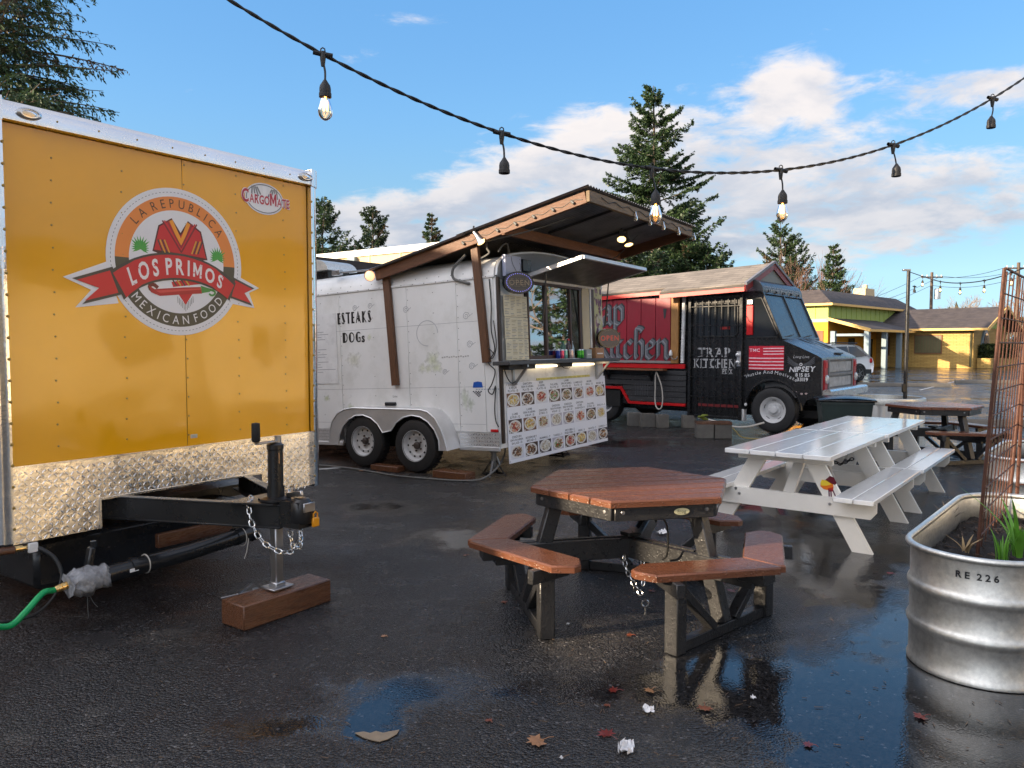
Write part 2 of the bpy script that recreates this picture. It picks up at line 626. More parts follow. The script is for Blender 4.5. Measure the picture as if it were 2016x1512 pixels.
MT['grille_grey'] = mat('grey_grille_paint', (0.15, 0.15, 0.155), 0.4, var=0.3, vscale=8)
MT['wheel_white'] = mat('white_wheel_paint', (0.55, 0.55, 0.55), 0.35, var=0.12, vscale=8, dirt=.4, dirt_col=(.2, .18, .16), dscale=5)
MT['shield'] = mat('windscreen_sunshade', srgb(56, 76, 92), 0.24, var=0.12, vscale=3, spec=.25)
MT['glass_dark'] = mat('dark_glass', (0.010, 0.012, 0.014), 0.06, var=0.1, rvar=.02, spec=0.8)
MT['led_white'] = mat('lit_led', (1, 1, 1), 0.4, emit=(0.75, 0.8, 1.0), es=2.0)
MT['led_pink'] = mat('lit_pink_led', (1, 1, 1), 0.4, emit=(1.0, 0.55, 0.75), es=0.8)
MT['led_blue'] = mat('blue_led', (.2, .2, .9), 0.4, emit=(0.3, 0.3, 1.0), es=0.22)
MT['led_red'] = mat('red_led', (.6, .06, .04), 0.4, emit=(1.0, 0.12, 0.08), es=0.06)
MT['led_amber'] = mat('unlit_led_dots', (.25, .2, .14), 0.4)
MT['lamp_on'] = mat('lit_lamp_face', (1, 1, 1), 0.3, emit=(1.0, 0.60, 0.20), es=1.6)
MT['flood_on'] = mat('lit_flood_face', (1, 1, 1), 0.3, emit=(1.0, 0.42, 0.15), es=0.55)
MT['filament'] = mat('lit_filament', (1, 1, 1), 0.3, emit=(1.0, 0.46, 0.11), es=4.0)
MT['strip_on'] = mat('lit_light_strip', (1, 1, 1), 0.3, emit=(1.0, 0.78, 0.48), es=1.2)
MT['bulb_glass'] = pane_mat('bulb_glass', (1.0, 0.86, 0.68), 0.03, 0.02)
MT['conc'] = mat('concrete', (0.13, 0.12, 0.105), 0.8, var=0.2, vscale=8, bump=0.4, bscale=60, rand=.1)
MT['block_grey'] = mat('damp_concrete_block', (0.13, 0.12, 0.105), 0.75, var=0.25, vscale=9, bump=0.5, bscale=70, rand=.14)
MT['bark'] = mat('rough_bark', (0.10, 0.075, 0.055), 0.9, var=0.4, vscale=6, stretch=(1, 1, .25), bump=0.8, bscale=14)
MT['bark_pale'] = mat('pale_bark', (0.25, 0.185, 0.125), 0.85, var=0.3, vscale=6, stretch=(1, 1, .25))
MT['needles'] = mat('conifer_needles', (1, 1, 1), 0.55, var=0.2, vscale=1.5, attr=True, sub=0.22)
MT['twigs'] = mat('bare_twigs', (1, 1, 1), 0.8, var=0.2, attr=True)

# ------------------------------------------------------------------ lettering and flat print helpers
GL = {}


def load_glyphs():
    chars = "ABCDEFGHIJKLMNOPQRSTUVWXYZabcdefghijklmnopqrstuvwxyz0123456789-.'\"/&"
    tmp = []
    for key, off in (('n', 0.0), ('b', 0.028)):
        for ch in chars:
            cu = bpy.data.curves.new('glyph', 'FONT')
            cu.body = ch
            cu.size = 1.0
            cu.offset = off if ch not in 'MNWVKXZAmnwvkxz' else off * .45
            cu.resolution_u = 3
            o = bpy.data.objects.new('glyph', cu)
            COL.objects.link(o)
            tmp.append((key, ch, o, cu))
    dg = bpy.context.evaluated_depsgraph_get()
    for key, ch, o, cu in tmp:
        me = o.evaluated_get(dg).to_mesh()
        me.calc_loop_triangles()
        vs = [(v.co.x, v.co.y) for v in me.vertices]
        fs = [tuple(t.vertices) for t in me.loop_triangles]
        # point every triangle to +z
        ff = []
        for f in fs:
            a, b, c = (vs[i] for i in f)
            ff.append(f if (b[0] - a[0]) * (c[1] - a[1]) - (b[1] - a[1]) * (c[0] - a[0]) >= 0 else f[::-1])
        x0, x1 = (min(v[0] for v in vs), max(v[0] for v in vs)) if vs else (0, .3)
        GL[key, ch] = ([(x - x0, y) for x, y in vs], ff, x1 - x0)
    from mathutils.geometry import tessellate_polygon
    mp_ = [(0, 0), (0, 1), (.24, 1), (.5, .46), (.76, 1), (1, 1), (1, 0), (.77, 0), (.77, .60), (.56, .16), (.44, .16), (.23, .60), (.23, 0)]
    cap = max(v[1] for v in GL['n', 'H'][0])
    tri = [tuple(t) for t in tessellate_polygon([[Vector((x, y, 0)) for x, y in mp_]])]
    tri = [f if (mp_[f[1]][0] - mp_[f[0]][0]) * (mp_[f[2]][1] - mp_[f[0]][1]) - (mp_[f[1]][1] - mp_[f[0]][1]) * (mp_[f[2]][0] - mp_[f[0]][0]) >= 0 else f[::-1] for f in tri]
    GL['b', 'M'] = ([(x * cap, y * cap) for x, y in mp_], tri, cap)
    for key, ch, o, cu in tmp:
        vs, fs, w = GL[key, ch]
        GL[key, ch] = ([(x / cap, y / cap) for x, y in vs], fs, w / cap)
        bpy.data.objects.remove(o)
        bpy.data.curves.remove(cu)


load_glyphs()


def text_width(t, h, key='n', gap=0.16, xs=1.0):
    return sum((0.35 if c == ' ' else GL[key, c][2] + gap) * h * xs for c in t) - gap * h * xs


def text(mb, t, x, y, h, T, z=0.001, col=(0, 0, 0), key='n', gap=0.16, xs=1.0, align='C', slant=0.0, rise=0.0):
    """letters of cap height h with their baseline at y; T maps (x, y, z) to 3D"""
    w = text_width(t, h, key, gap, xs)
    if align == 'C':
        x -= w / 2
    elif align == 'R':
        x -= w
    x0 = x
    mb.col = col
    for c in t:
        if c == ' ':
            x += 0.35 * h * xs
            continue
        vs, fs, gw = GL[key, c]
        mb.add([T(x + (p + slant * q) * h * xs, y + q * h + (x - x0) * rise, z) for p, q in vs], fs)
        x += (gw + gap) * h * xs


def arc_text(mb, t, cx, cy, r, a_mid, h, T, z=0.001, col=(0, 0, 0), key='b', gap=0.2, xs=1.0, under=False, squash=1.0):
    """letters along a circle; under=True reads along the bottom of it"""
    w = text_width(t, h, key, gap, xs)
    s = -w / 2
    mb.col = col
    for c in t:
        gw = 0.35 if c == ' ' else GL[key, c][2]
        step = (gw + (0 if c == ' ' else gap)) * h * xs
        if c != ' ':
            m_ = s + gw * h * xs / 2
            a = a_mid + m_ / r if under else a_mid - m_ / r
            ux, uy = (-math.sin(a), math.cos(a)) if under else (math.sin(a), -math.cos(a))
            ox, oy = (-math.cos(a), -math.sin(a)) if under else (math.cos(a), math.sin(a))
            bx, by = cx + r * math.cos(a), cy + r * math.sin(a)
            vs, fs, _ = GL[key, c]
            P = []
            for p, q in vs:
                p = (p - gw / 2) * h * xs
                q = q * h
                P.append(T(bx + ux * p + ox * q, cy + (by - cy + uy * p + oy * q) * squash, z))
            mb.add(P, fs)
        s += step


def flat(mb, poly, T, z, col, fan=False):
    """flat shape, counter-clockwise or not, facing out of the surface"""
    ar = sum(poly[i - 1][0] * poly[i][1] - poly[i][0] * poly[i - 1][1] for i in range(len(poly)))
    p = poly if ar > 0 else poly[::-1]
    mb.col = col
    if fan:
        from mathutils.geometry import tessellate_polygon
        tri = tessellate_polygon([[Vector((x, y, 0)) for x, y in p]])
        out = []
        for f in tri:
            a, b, c = (p[i] for i in f)
            out.append(f if (b[0] - a[0]) * (c[1] - a[1]) - (b[1] - a[1]) * (c[0] - a[0]) >= 0 else f[::-1])
        mb.add([T(x, y, z) for x, y in p], out)
    else:
        mb.add([T(x, y, z) for x, y in p], [tuple(range(len(p)))])


def disc(mb, cx, cy, rx, ry, T, z, col, n=48, a0=0.0, a1=2 * math.pi):
    flat(mb, [(cx + rx * math.cos(a0 + (a1 - a0) * i / n), cy + ry * math.sin(a0 + (a1 - a0) * i / n)) for i in range(n)], T, z, col)


def ring(mb, cx, cy, r0, r1, T, z, col, a0=0.0, a1=2 * math.pi, n=48):
    mb.col = col
    vs, fs = [], []
    for i in range(n + 1):
        a = a0 + (a1 - a0) * i / n
        for r in (r0, r1):
            vs.append(T(cx + r * math.cos(a), cy + r * math.sin(a), z))
    for i in range(n):
        fs.append((2 * i, 2 * i + 1, 2 * i + 3, 2 * i + 2))
    mb.add(vs, fs)


def rect(mb, x0, y0, x1, y1, T, z, col):
    flat(mb, [(x0, y0), (x1, y0), (x1, y1), (x0, y1)], T, z, col)


class Pen:
    """broad-nib strokes; every segment lies a hair above the last one"""

    def __init__(s, mb, T, z, col, w, ang=45):
        s.mb, s.T, s.z, s.col = mb, T, z, col
        s.n = (w / 2 * math.cos(R(ang)), w / 2 * math.sin(R(ang)))

    def line(s, pts, ox=0, oy=0, k=1.0):
        pts = [(ox + x * k, oy + y * k) for x, y in pts]
        nx, ny = s.n
        for (x0, y0), (x1, y1) in zip(pts, pts[1:]):
            flat(s.mb, [(x0 - nx, y0 - ny), (x1 - nx, y1 - ny), (x1 + nx, y1 + ny), (x0 + nx, y0 + ny)], s.T, s.z, s.col)
            s.z += 0.00006


def stroke(mb, pts, w, T, z, col):
    for (x0, y0), (x1, y1) in zip(pts, pts[1:]):
        l = math.hypot(x1 - x0, y1 - y0) or 1
        nx, ny = -(y1 - y0) / l * w / 2, (x1 - x0) / l * w / 2
        ex, ey = (x1 - x0) / l * w * .3, (y1 - y0) / l * w * .3
        flat(mb, [(x0 - nx - ex, y0 - ny - ey), (x1 - nx + ex, y1 - ny + ey), (x1 + nx + ex, y1 + ny + ey), (x0 + nx - ex, y0 + ny - ey)], T, z, col)
        z += 0.00004


def bezier(p0, p1, p2, p3, n=12):
    out = []
    for i in range(n + 1):
        t = i / n
        a, b, c, d = (1 - t) ** 3, 3 * t * (1 - t) ** 2, 3 * t * t * (1 - t), t ** 3
        out.append(tuple(a * p0[k] + b * p1[k] + c * p2[k] + d * p3[k] for k in range(len(p0))))
    return out


def catmull(P, n=6):
    P = [Vector(p) for p in P]
    Q = [P[0] * 2 - P[1]] + P + [P[-1] * 2 - P[-2]]
    out = []
    for i in range(1, len(Q) - 2):
        for j in range(n):
            t = j / n
            a, b, c, d = Q[i - 1], Q[i], Q[i + 1], Q[i + 2]
            out.append(0.5 * (2 * b + (c - a) * t + (2 * a - 5 * b + 4 * c - d) * t * t + (3 * b - a - 3 * c + d) * t ** 3))
    out.append(P[-1])
    return out


# ------------------------------------------------------------------ ground
def asphalt():
    m = bpy.data.materials.new('wet_asphalt')
    m.use_nodes = True
    N, L = m.node_tree.nodes, m.node_tree.links
    p = N['Principled BSDF']
    tc = N.new('ShaderNodeTexCoord')

    def noise(scale, detail=4, rough=.6, sc_=None, dist=0):
        n = N.new('ShaderNodeTexNoise')
        n.inputs['Scale'].default_value = scale
        n.inputs['Detail'].default_value = detail
        n.inputs['Roughness'].default_value = rough
        n.inputs['Distortion'].default_value = dist
        if sc_:
            mp = N.new('ShaderNodeMapping')
            mp.inputs['Scale'].default_value = sc_
            L.new(tc.outputs['Object'], mp.inputs[0])
            L.new(mp.outputs[0], n.inputs['Vector'])
        else:
            L.new(tc.outputs['Object'], n.inputs['Vector'])
        return n.outputs[0]

    def ss(v, lo, hi, a=0.0, b=1.0):
        n = N.new('ShaderNodeMapRange')
        n.interpolation_type = 'SMOOTHSTEP'
        L.new(v, n.inputs[0])
        for i, q in enumerate((lo, hi, a, b)):
            n.inputs[1 + i].default_value = q
        return n.outputs[0]

    def mt(op, a, b, clamp=False):
        n = N.new('ShaderNodeMath')
        n.operation = op
        n.use_clamp = clamp
        for i, q in enumerate((a, b)):
            if isinstance(q, (int, float)):
                n.inputs[i].default_value = q
            else:
                L.new(q, n.inputs[i])
        return n.outputs[0]

    sep = N.new('ShaderNodeSeparateXYZ')
    L.new(tc.outputs['Object'], sep.inputs[0])
    X, Y = sep.outputs[0], sep.outputs[1]
    # low spots where rain stands (x, y, half sizes)
    pools = None
    for x0, y0, sx, sy, w in [(.98, 3.62, .46, .46, 1.25), (2.25, 3.15, .6, .5, .9), (1.75, 3.0, .6, .75, 1.0), (2.4, 2.6, .7, .5, .8), (2.0, 4.9, .6, 1.1, .7), (1.5, 2.5, .9, .35, .7), (0.55, 2.55, .5, .22, .55),
                              (-0.62, 2.75, .28, .14, .7), (-.15, 2.35, .55, .12, .6), (3.2, 6.4, .9, 1.1, .5), (0.9, 12.6, 2.2, .8, .7),
                              (6, 12.5, 2.5, 2.5, .5), (1.9, 2.3, .55, .5, .9), (-.95, 3.15, .55, .2, .75), (-.2, 3.5, .7, .22, .6), (-.3, 6.3, 1.3, .4, .75), (2.2, 7.6, 1.2, .5, .7), (-1.55, 2.6, .45, .2, .6), (-1.6, 7.6, .9, .35, .5)]:
        q = mt('ADD', mt('POWER', mt('ABSOLUTE', mt('DIVIDE', mt('SUBTRACT', X, x0), sx), 0), 2.0),
               mt('POWER', mt('ABSOLUTE', mt('DIVIDE', mt('SUBTRACT', Y, y0), sy), 0), 2.0))
        g = mt('MULTIPLY', mt('POWER', 2.718, mt('MULTIPLY', q, -1.0)), w * .34)
        pools = g if pools is None else mt('ADD', pools, g)
    far = mt('MULTIPLY', ss(Y, 9, 24), .14)
    low = noise(.55, 6, .62, dist=.4)
    wet = ss(mt('ADD', mt('ADD', low, mt('MULTIPLY', mt('SUBTRACT', noise(5, 5, .7), .5), .22)), mt('ADD', pools, far)), .49, .80)
    grain = noise(150, 4, .75)
    stones = N.new('ShaderNodeTexVoronoi')
    stones.inputs['Scale'].default_value = 88
    L.new(tc.outputs['Object'], stones.inputs['Vector'])
    sepc = N.new('ShaderNodeSeparateColor')
    L.new(stones.outputs['Color'], sepc.inputs[0])
    # colour: damp, with paler brownish dry patches and scuffs
    dry = ss(noise(.9, 7, .65, (1, 2.2, 1), .5), .52, .74)
    c1 = N.new('ShaderNodeMix')
    c1.data_type = 'RGBA'
    L.new(mt('MULTIPLY', dry, .75), c1.inputs[0])
    c1.inputs[6].default_value = (.018, .0175, .018, 1)
    c1.inputs[7].default_value = (.072, .064, .055, 1)
    c2 = N.new('ShaderNodeMix')
    c2.data_type = 'RGBA'
    L.new(wet, c2.inputs[0])
    L.new(c1.outputs[2], c2.inputs[6])
    c2.inputs[7].default_value = (.013, .0125, .013, 1)
    sc3 = N.new('ShaderNodeVectorMath')
    sc3.operation = 'SCALE'
    L.new(c2.outputs[2], sc3.inputs[0])
    L.new(mt('MULTIPLY', ss(grain, .3, .75, .6, 1.5), mt('MULTIPLY', ss(sepc.outputs[0], 0, 1, .45, 1.7), ss(sepc.outputs[1], .955, .97, 1.0, 3.2))), sc3.inputs['Scale'])
    L.new(sc3.outputs[0], p.inputs['Base Color'])
    rough = mt('SUBTRACT', mt('ADD', ss(noise(3, 5, .6), .3, .7, .15, .31), mt('MULTIPLY', dry, .12)), mt('MULTIPLY', wet, .33), True)
    dist = mt('SQRT', mt('ADD', mt('MULTIPLY', X, X), mt('MULTIPLY', Y, Y)), 0)
    L.new(mt('ADD', mt('MAXIMUM', rough, .035), ss(dist, 55, 95, 0, .5)), p.inputs['Roughness'])
    p.inputs['Specular IOR Level'].default_value = .55
    h = mt('ADD', mt('MULTIPLY', stones.outputs['Distance'], -1.0), mt('MULTIPLY', grain, .22))
    b = N.new('ShaderNodeBump')
    b.inputs['Distance'].default_value = .012
    L.new(h, b.inputs['Height'])
    L.new(ss(wet, 0, 1, .78, .035), b.inputs['Strength'])
    b2 = N.new('ShaderNodeBump')
    b2.inputs['Distance'].default_value = .02
    b2.inputs['Strength'].default_value = .12
    L.new(noise(2.2, 3, .5), b2.inputs['Height'])
    L.new(b.outputs[0], b2.inputs['Normal'])
    L.new(b2.outputs[0], p.inputs['Normal'])
    return m


g = MB()
g.quad((-600, -600, 0), (600, -600, 0), (600, 900, 0), (-600, 900, 0))
g.build('asphalt_ground', asphalt(), kind='structure')
MT['marking'] = mat('worn_white_paint', (0.42, 0.42, 0.42), 0.35, var=0.4, vscale=9, dirt=1.0, dirt_col=(.03, .03, .03), dscale=5)


def marking(p0, p1, w=0.10):
    p0, p1 = Vector((*p0, .004)), Vector((*p1, .004))
    d = (p1 - p0).normalized()
    s = Vector((-d.y, d.x, 0)) * w / 2
    m_ = MB()
    m_.quad(p0 - s, p1 - s, p1 + s, p0 + s)
    m_.build('painted_parking_line', MT['marking'], kind='structure')


marking((-2.9, 9.65), (-2.25, 10.0))
marking((0.75, 11.9), (1.25, 12.2))
for a, b in (((7.2, 16.2), (10.4, 21.8)), ((10.2, 15.2), (13.4, 20.6)), ((14.6, 27.5), (21.5, 36.5)), ((18.2, 26.0), (25.2, 35.2)), ((11.5, 29.5), (17.5, 38.0)), ((22, 24), (29, 33))):
    marking(a, b)


def wheel_stop(x, y, ang, l, label):
    m_ = MB()
    prof = [(-.09, 0), (.09, 0), (.075, .11), (.045, .14), (-.045, .14), (-.075, .11)]
    m_.prism(prof, -l / 2, l / 2, T=lambda a, b, c: (c, a, b))
    o = m_.build('wheel_stop', MT['conc'])
    o.location = (x, y, 0)
    o.rotation_euler = (0, 0, R(ang))
    tag(o, label, 'wheel stop', 'concrete wheel stops across the wet lot')


wheel_stop(15.3, 30.0, -9, 3.4, 'concrete wheel stop lying in front of the white wagon')
wheel_stop(21.0, 32.4, -6, 4.4, 'long concrete wheel stop before the brick wing of the yellow building')
wheel_stop(10.2, 15.1, -8, 2.6, 'concrete wheel stop behind the farther brown hexagonal table')


# ------------------------------------------------------------------ trees
def unit(v):
    return v / (np.linalg.norm(v) + 1e-9)


def leaf_cards(P, D, W, L_, C, name, parent, m, twist=1.0):
    """many small pointed blades: P base points, D directions, W widths, L lengths, C colours"""
    n = len(P)
    P, D = np.asarray(P, float), np.asarray(D, float)
    D = D / (np.linalg.norm(D, axis=1, keepdims=True) + 1e-9)
    rnd = rng.normal(size=(n, 3)) * twist + np.array([0, 0, 0.6])
    S = np.cross(D, rnd)
    S /= (np.linalg.norm(S, axis=1, keepdims=True) + 1e-9)
    W, L_ = np.asarray(W)[:, None], np.asarray(L_)[:, None]
    V = np.empty((n, 4, 3))
    V[:, 0] = P
    V[:, 1] = P + D * L_ * .45 + S * W
    V[:, 2] = P + D * L_
    V[:, 3] = P + D * L_ * .45 - S * W
    me = bpy.data.meshes.new(name)
    me.vertices.add(4 * n)
    me.vertices.foreach_set('co', V.reshape(-1))
    me.loops.add(4 * n)
    me.loops.foreach_set('vertex_index', np.arange(4 * n, dtype=np.int32))
    me.polygons.add(n)
    me.polygons.foreach_set('loop_start', np.arange(0, 4 * n, 4, dtype=np.int32))
    me.polygons.foreach_set('loop_total', np.full(n, 4, np.int32))
    at = me.color_attributes.new('Col', 'FLOAT_COLOR', 'POINT')
    buf = np.ones((n, 4, 4), np.float32)
    buf[:, :, :3] = np.asarray(C)[:, None, :]
    at.data.foreach_set('color', buf.ravel())
    me.materials.append(m)
    me.update(calc_edges=True)
    return link(name, me, parent)


def conifer(name, label, x, y, height, radius, seed, cat='tree', group=None, crown_from=0.12, whorls=42, droop=0.25, card=0.2, per=26,
            shape=0.9, up_top=0.5, lean=(0, 0), bare=0.0, brown=0.08, tone=1.0, ragged=0.3, trunks=1, hang=0.0, fine=1.0, side_bias=None):
    r = np.random.default_rng(seed)
    root = thing(name, label, cat, (x, y, 0), 0, group)
    mb = MB()
    P, D, W, L_, C = [], [], [], [], []
    for tk in range(trunks):
        ox = 0 if trunks == 1 else (tk - (trunks - 1) / 2) * .8
        h_t = height * (1 - .06 * tk)
        top = np.array([lean[0] + ox * 1.2, lean[1], h_t])
        tp = [np.array([ox, 0, 0]) + (top - np.array([ox, 0, 0])) * t + np.array([math.sin(t * 5 + seed) * .06 * radius * .3, 0, 0]) for t in np.linspace(0, 1, 9)]
        r0 = height * .016 + .05
        mb.tube(tp, [r0 * (1 - .93 * t) for t in np.linspace(0, 1, 9)], 7)
        for w in range(whorls):
            f = (w + r.uniform(-.4, .4)) / whorls
            f = min(max(f, 0), .995)
            hh = crown_from + (1 - crown_from) * f
            env = (1 - f) ** shape
            if f < .18:
                env *= .72 + .28 * f / .18
            nb = 4 if f < .9 else 3
            for b in range(nb):
                az = r.uniform(0, 2 * math.pi)
                le = radius * env * r.uniform(1 - ragged, 1 + ragged * .6) + .12
                if side_bias is not None:
                    le *= 1 + side_bias * math.cos(az)
                base = np.array([ox, 0, 0]) + (top - np.array([ox, 0, 0])) * hh
                out = np.array([math.cos(az), math.sin(az), 0])
                pitch = -droop + (up_top + droop) * f ** 1.4 + r.normal() * .10
                brown_b = r.random() < brown
                bare_b = r.random() < bare
                k = max(4, int(le / .35))
                pts = []
                for i in range(k + 1):
                    t = i / k
                    pts.append(base + out * le * t + np.array([0, 0, 1]) * le * (math.tan(pitch) * t + .22 * t * t * (1 if hang == 0 else -.6)))
                mb.tube(pts, [max(.008, (le * .012 + .006) * (1 - .85 * i / k)) for i in range(k + 1)], 4, caps=False)
                side = np.cross(out, [0, 0, 1])
                nt_ = int(per * (.35 + le / max(radius, .1)))
                for j in range(nt_):
                    t = r.uniform(.10, 1.0) ** .75
                    i = min(k - 1, int(t * k))
                    q = pts[i] + (pts[i + 1] - pts[i]) * (t * k - i)
                    sl = le * .30 * (1.08 - t) * r.uniform(.5, 1.25) + card * .5
                    sd = side * r.choice([-1, 1]) + out * r.uniform(.35, .9) + np.array([0, 0, r.normal() * .16 - hang * .5])
                    sd = unit(sd)
                    nc = 1 if bare_b else max(3, int(sl / (card * .30) * fine))
                    sh = r.uniform(.7, 1.25) * tone
                    for c_ in range(nc):
                        u = (c_ + r.random()) / nc
                        pp = q + sd * sl * u + np.array([0, 0, -hang * sl * .7 * u * u])
                        dd = unit(sd * .8 + r.normal(size=3) * .42 + np.array([0, 0, -.12 - hang * .9 * u]))
                        P.append(pp)
                        D.append(dd)
                        cl = card * r.uniform(.6, 1.35)
                        L_.append(cl)
                        W.append(cl * r.uniform(.16, .30) * (1 if hang == 0 else .75))
                        if brown_b:
                            c0 = np.array([.11, .072, .035])
                        else:
                            c0 = np.array([.028, .060, .022]) + r.random() * np.array([.028, .036, .008])
                        C.append(c0 * sh * r.uniform(.75, 1.3))
    mb.build('trunk', MT['bark'], root)
    leaf_cards(P, D, W, L_, C, 'crown', root, MT['needles'])
    return root


def bare_tree(name, label, x, y, height, seed, group=None, spread=.55, col=(.20, .145, .10), stems=1, levels=5, twig_col=(.24, .17, .12), cat='tree', fan=0.25, r0=None):
    r = np.random.default_rng(seed)
    root = thing(name, label, cat, (x, y, 0), 0, group)
    tr, tw = MB(), MB()
    tr.col, tw.col = col, twig_col

    def grow(p, d, l, rad, lev):
        n = 3
        pts = [p]
        dd = d.copy()
        for i in range(n):
            dd = unit(dd + r.normal(size=3) * .12 + np.array([0, 0, .05]))
            pts.append(pts[-1] + dd * l / n)
        (tr if lev < 2 else tw).tube(pts, [rad * (1 - .35 * i / n) for i in range(n + 1)], 5 if lev < 2 else 3, caps=False)
        if lev >= levels:
            return
        nb = 3 if lev < levels - 1 else 4
        for k in range(nb):
            ax = r.normal(size=3)
            nd = unit(dd + unit(ax) * spread * r.uniform(.6, 1.3))
            if nd[2] < -.1:
                nd[2] *= -.3
            q = pts[-1] if k < 2 else pts[r.integers(1, n)]
            grow(q, unit(nd), l * r.uniform(.58, .82), max(.006, rad * .6), lev + 1)

    for s in range(stems):
        a = r.uniform(0, 2 * math.pi)
        d = unit(np.array([math.cos(a) * fan, math.sin(a) * fan, 1.0])) if stems > 1 else np.array([0, 0, 1.0])
        grow(np.array([math.cos(a) * .15 * (stems > 1), math.sin(a) * .15 * (stems > 1), 0.0]), d, height * .34, r0 or height * .02, 0)
    tr.build('trunk', MT['twigs'], root)
    tw.build('crown', MT['twigs'], root)
    return root


def at(px, d):
    return (px - 1008) / 1515 * d


conifer('cedar_tree', 'tall dark cedar with drooping feathery sprays rising behind the yellow trailer', at(-25, 22), 22.0, 15.5, 4.9, 3,
        crown_from=.10, whorls=50, droop=.02, card=.125, per=34, shape=.50, hang=.55, ragged=.34, trunks=2, tone=.95, fine=1.0, up_top=.35)
conifer('fir_tree', 'tallest ragged fir standing behind the wooden awning, reaching into the white cloud', at(1283, 42), 42.0, 15.5, 4.9, 5,
        crown_from=.06, whorls=44, droop=.10, card=.145, per=64, shape=.72, ragged=.40, brown=.06, tone=1.05, fine=1.8, up_top=.5)
conifer('bushy_conifer', 'low bushy green conifer with twin rounded tops right of the tallest fir', at(1372, 40), 40.0, 7.0, 2.3, 8,
        crown_from=.05, whorls=22, droop=-.2, card=.15, per=70, shape=.5, ragged=.35, trunks=2, up_top=.7, tone=.95)
conifer('bushy_conifer', 'dense conifer filling the gap under the tallest fir above the red truck roof', at(1230, 38), 38.0, 6.4, 3.0, 9,
        crown_from=.05, whorls=22, droop=-.15, card=.15, per=70, shape=.45, ragged=.3, up_top=.7, tone=.9)
conifer('fir_tree', 'broad open fir beside the edge of the yellow trailer, above the cream parapet', at(638, 46), 46.0, 9.9, 3.6, 12,
        crown_from=.1, whorls=24, droop=-.22, card=.17, per=70, shape=.6, ragged=.45, tone=.85, up_top=.75)
conifer('fir_tree', 'thin dark fir with a bare tip, middle one above the cream parapet', at(737, 52), 52.0, 10.6, 2.2, 14,
        crown_from=.1, whorls=26, droop=-.2, card=.17, per=70, shape=.55, ragged=.4, tone=.75, up_top=.7)
conifer('spruce_tree', 'small neat conical spruce peeking over the awning rafter', at(851, 56), 56.0, 11.2, 2.4, 15,
        crown_from=.1, whorls=30, droop=.05, card=.17, per=64, shape=.95, ragged=.2, tone=.9)
conifer('fir_tree', 'sharp-topped fir behind the ridge of the red truck roof', at(1532, 66), 66.0, 12.3, 3.4, 17,
        crown_from=.05, whorls=28, droop=-.1, card=.17, per=70, shape=.7, ragged=.4, tone=1.0, up_top=.7)
conifer('fir_tree', 'narrower fir with upswept boughs beside the sharp-topped one', at(1562, 69), 69.0, 11.2, 2.9, 18,
        crown_from=.05, whorls=24, droop=-.3, card=.17, per=70, shape=.7, ragged=.4, tone=.95, up_top=.9)
conifer('spruce_tree', 'layered spruce with wide gaps between its boughs behind the hipped roof', at(1637, 62), 62.0, 9.7, 2.9, 19,
        crown_from=.05, whorls=26, droop=.05, card=.17, per=80, shape=.95, ragged=.22, tone=.95)
bare_tree('bare_shrub_tree', 'tall bare many-stemmed shrub with tan stems in front of the firs', at(1575, 66), 66.0, 9.6, 21, stems=18, spread=.28, levels=4, fan=.42,
          col=(.30, .20, .12), twig_col=(.26, .15, .11), r0=.07)
bare_tree('bare_shrub_tree', 'leaning bare shrub stems behind the windscreen cap of the black truck', at(1612, 67), 67.0, 7.6, 22, stems=12, spread=.3, levels=4, fan=.75,
          col=(.30, .20, .12), twig_col=(.24, .14, .11), r0=.06)
for i, (px, d, h, lab) in enumerate([(1905, 78, 7.2, 'rounded bare tree behind the dark roof, right of the utility pole'), (1850, 82, 6.6, 'bare tree behind the brick wing, around the utility pole'),
                                     (1960, 80, 6.9, 'bare tree beyond the gable end seen through the rusty trellis'), (1712, 84, 6.0, 'small bare tree behind the rooftop box of the yellow building'),
                                     (2010, 76, 8.0, 'bare tree behind the pale far building at the picture edge')]):
    bare_tree('bare_tree', lab, at(px, d), d, h, 30 + i, 'bare winter trees behind the yellow building', levels=6 if i in (0, 1) else 5, spread=.62)

# beyond the picture: rest of the street for reflections, blocks added for shade
for i, (x, y, h) in enumerate([(33.0, 29.0, 9.0), (46.0, 34.0, 13.0)]):
    conifer('fir_tree', ('fir standing across the lot to the east', 'taller fir across the lot to the east')[i], x, y, h, 2.4, 50 + i, whorls=26, per=12, card=.3, ragged=.4)
bare_tree('bare_tree', 'bare tree across the lot between the two eastern firs', 38.5, 30.5, 10.0, 56, levels=5, spread=.6)


# low far-off woods closing the horizon all round
wr_ = np.random.default_rng(77)
n = 26000
wa = wr_.uniform(0, 2 * math.pi, n)
wd_ = 118 + 8 * np.sin(wa * 5) + wr_.uniform(-4, 4, n)
wh = (3.4 + 1.1 * np.sin(wa * 13) + .8 * np.sin(wa * 37 + 1) + .6 * np.sin(wa * 91)) * np.sqrt(wr_.random(n))
WP = np.stack([wd_ * np.cos(wa), wd_ * np.sin(wa), wh], 1)
WC = np.array([.040, .052, .026]) * wr_.uniform(.5, 1.3, (n, 1)) + np.array([.02, .008, .0]) * wr_.random((n, 1))
o = leaf_cards(WP, wr_.normal(size=(n, 3)) + np.array([0, 0, .6]), wr_.uniform(.2, .5, n), wr_.uniform(.8, 1.8, n), WC, 'far_woods', None, MT['needles'])
o['kind'] = 'stuff'


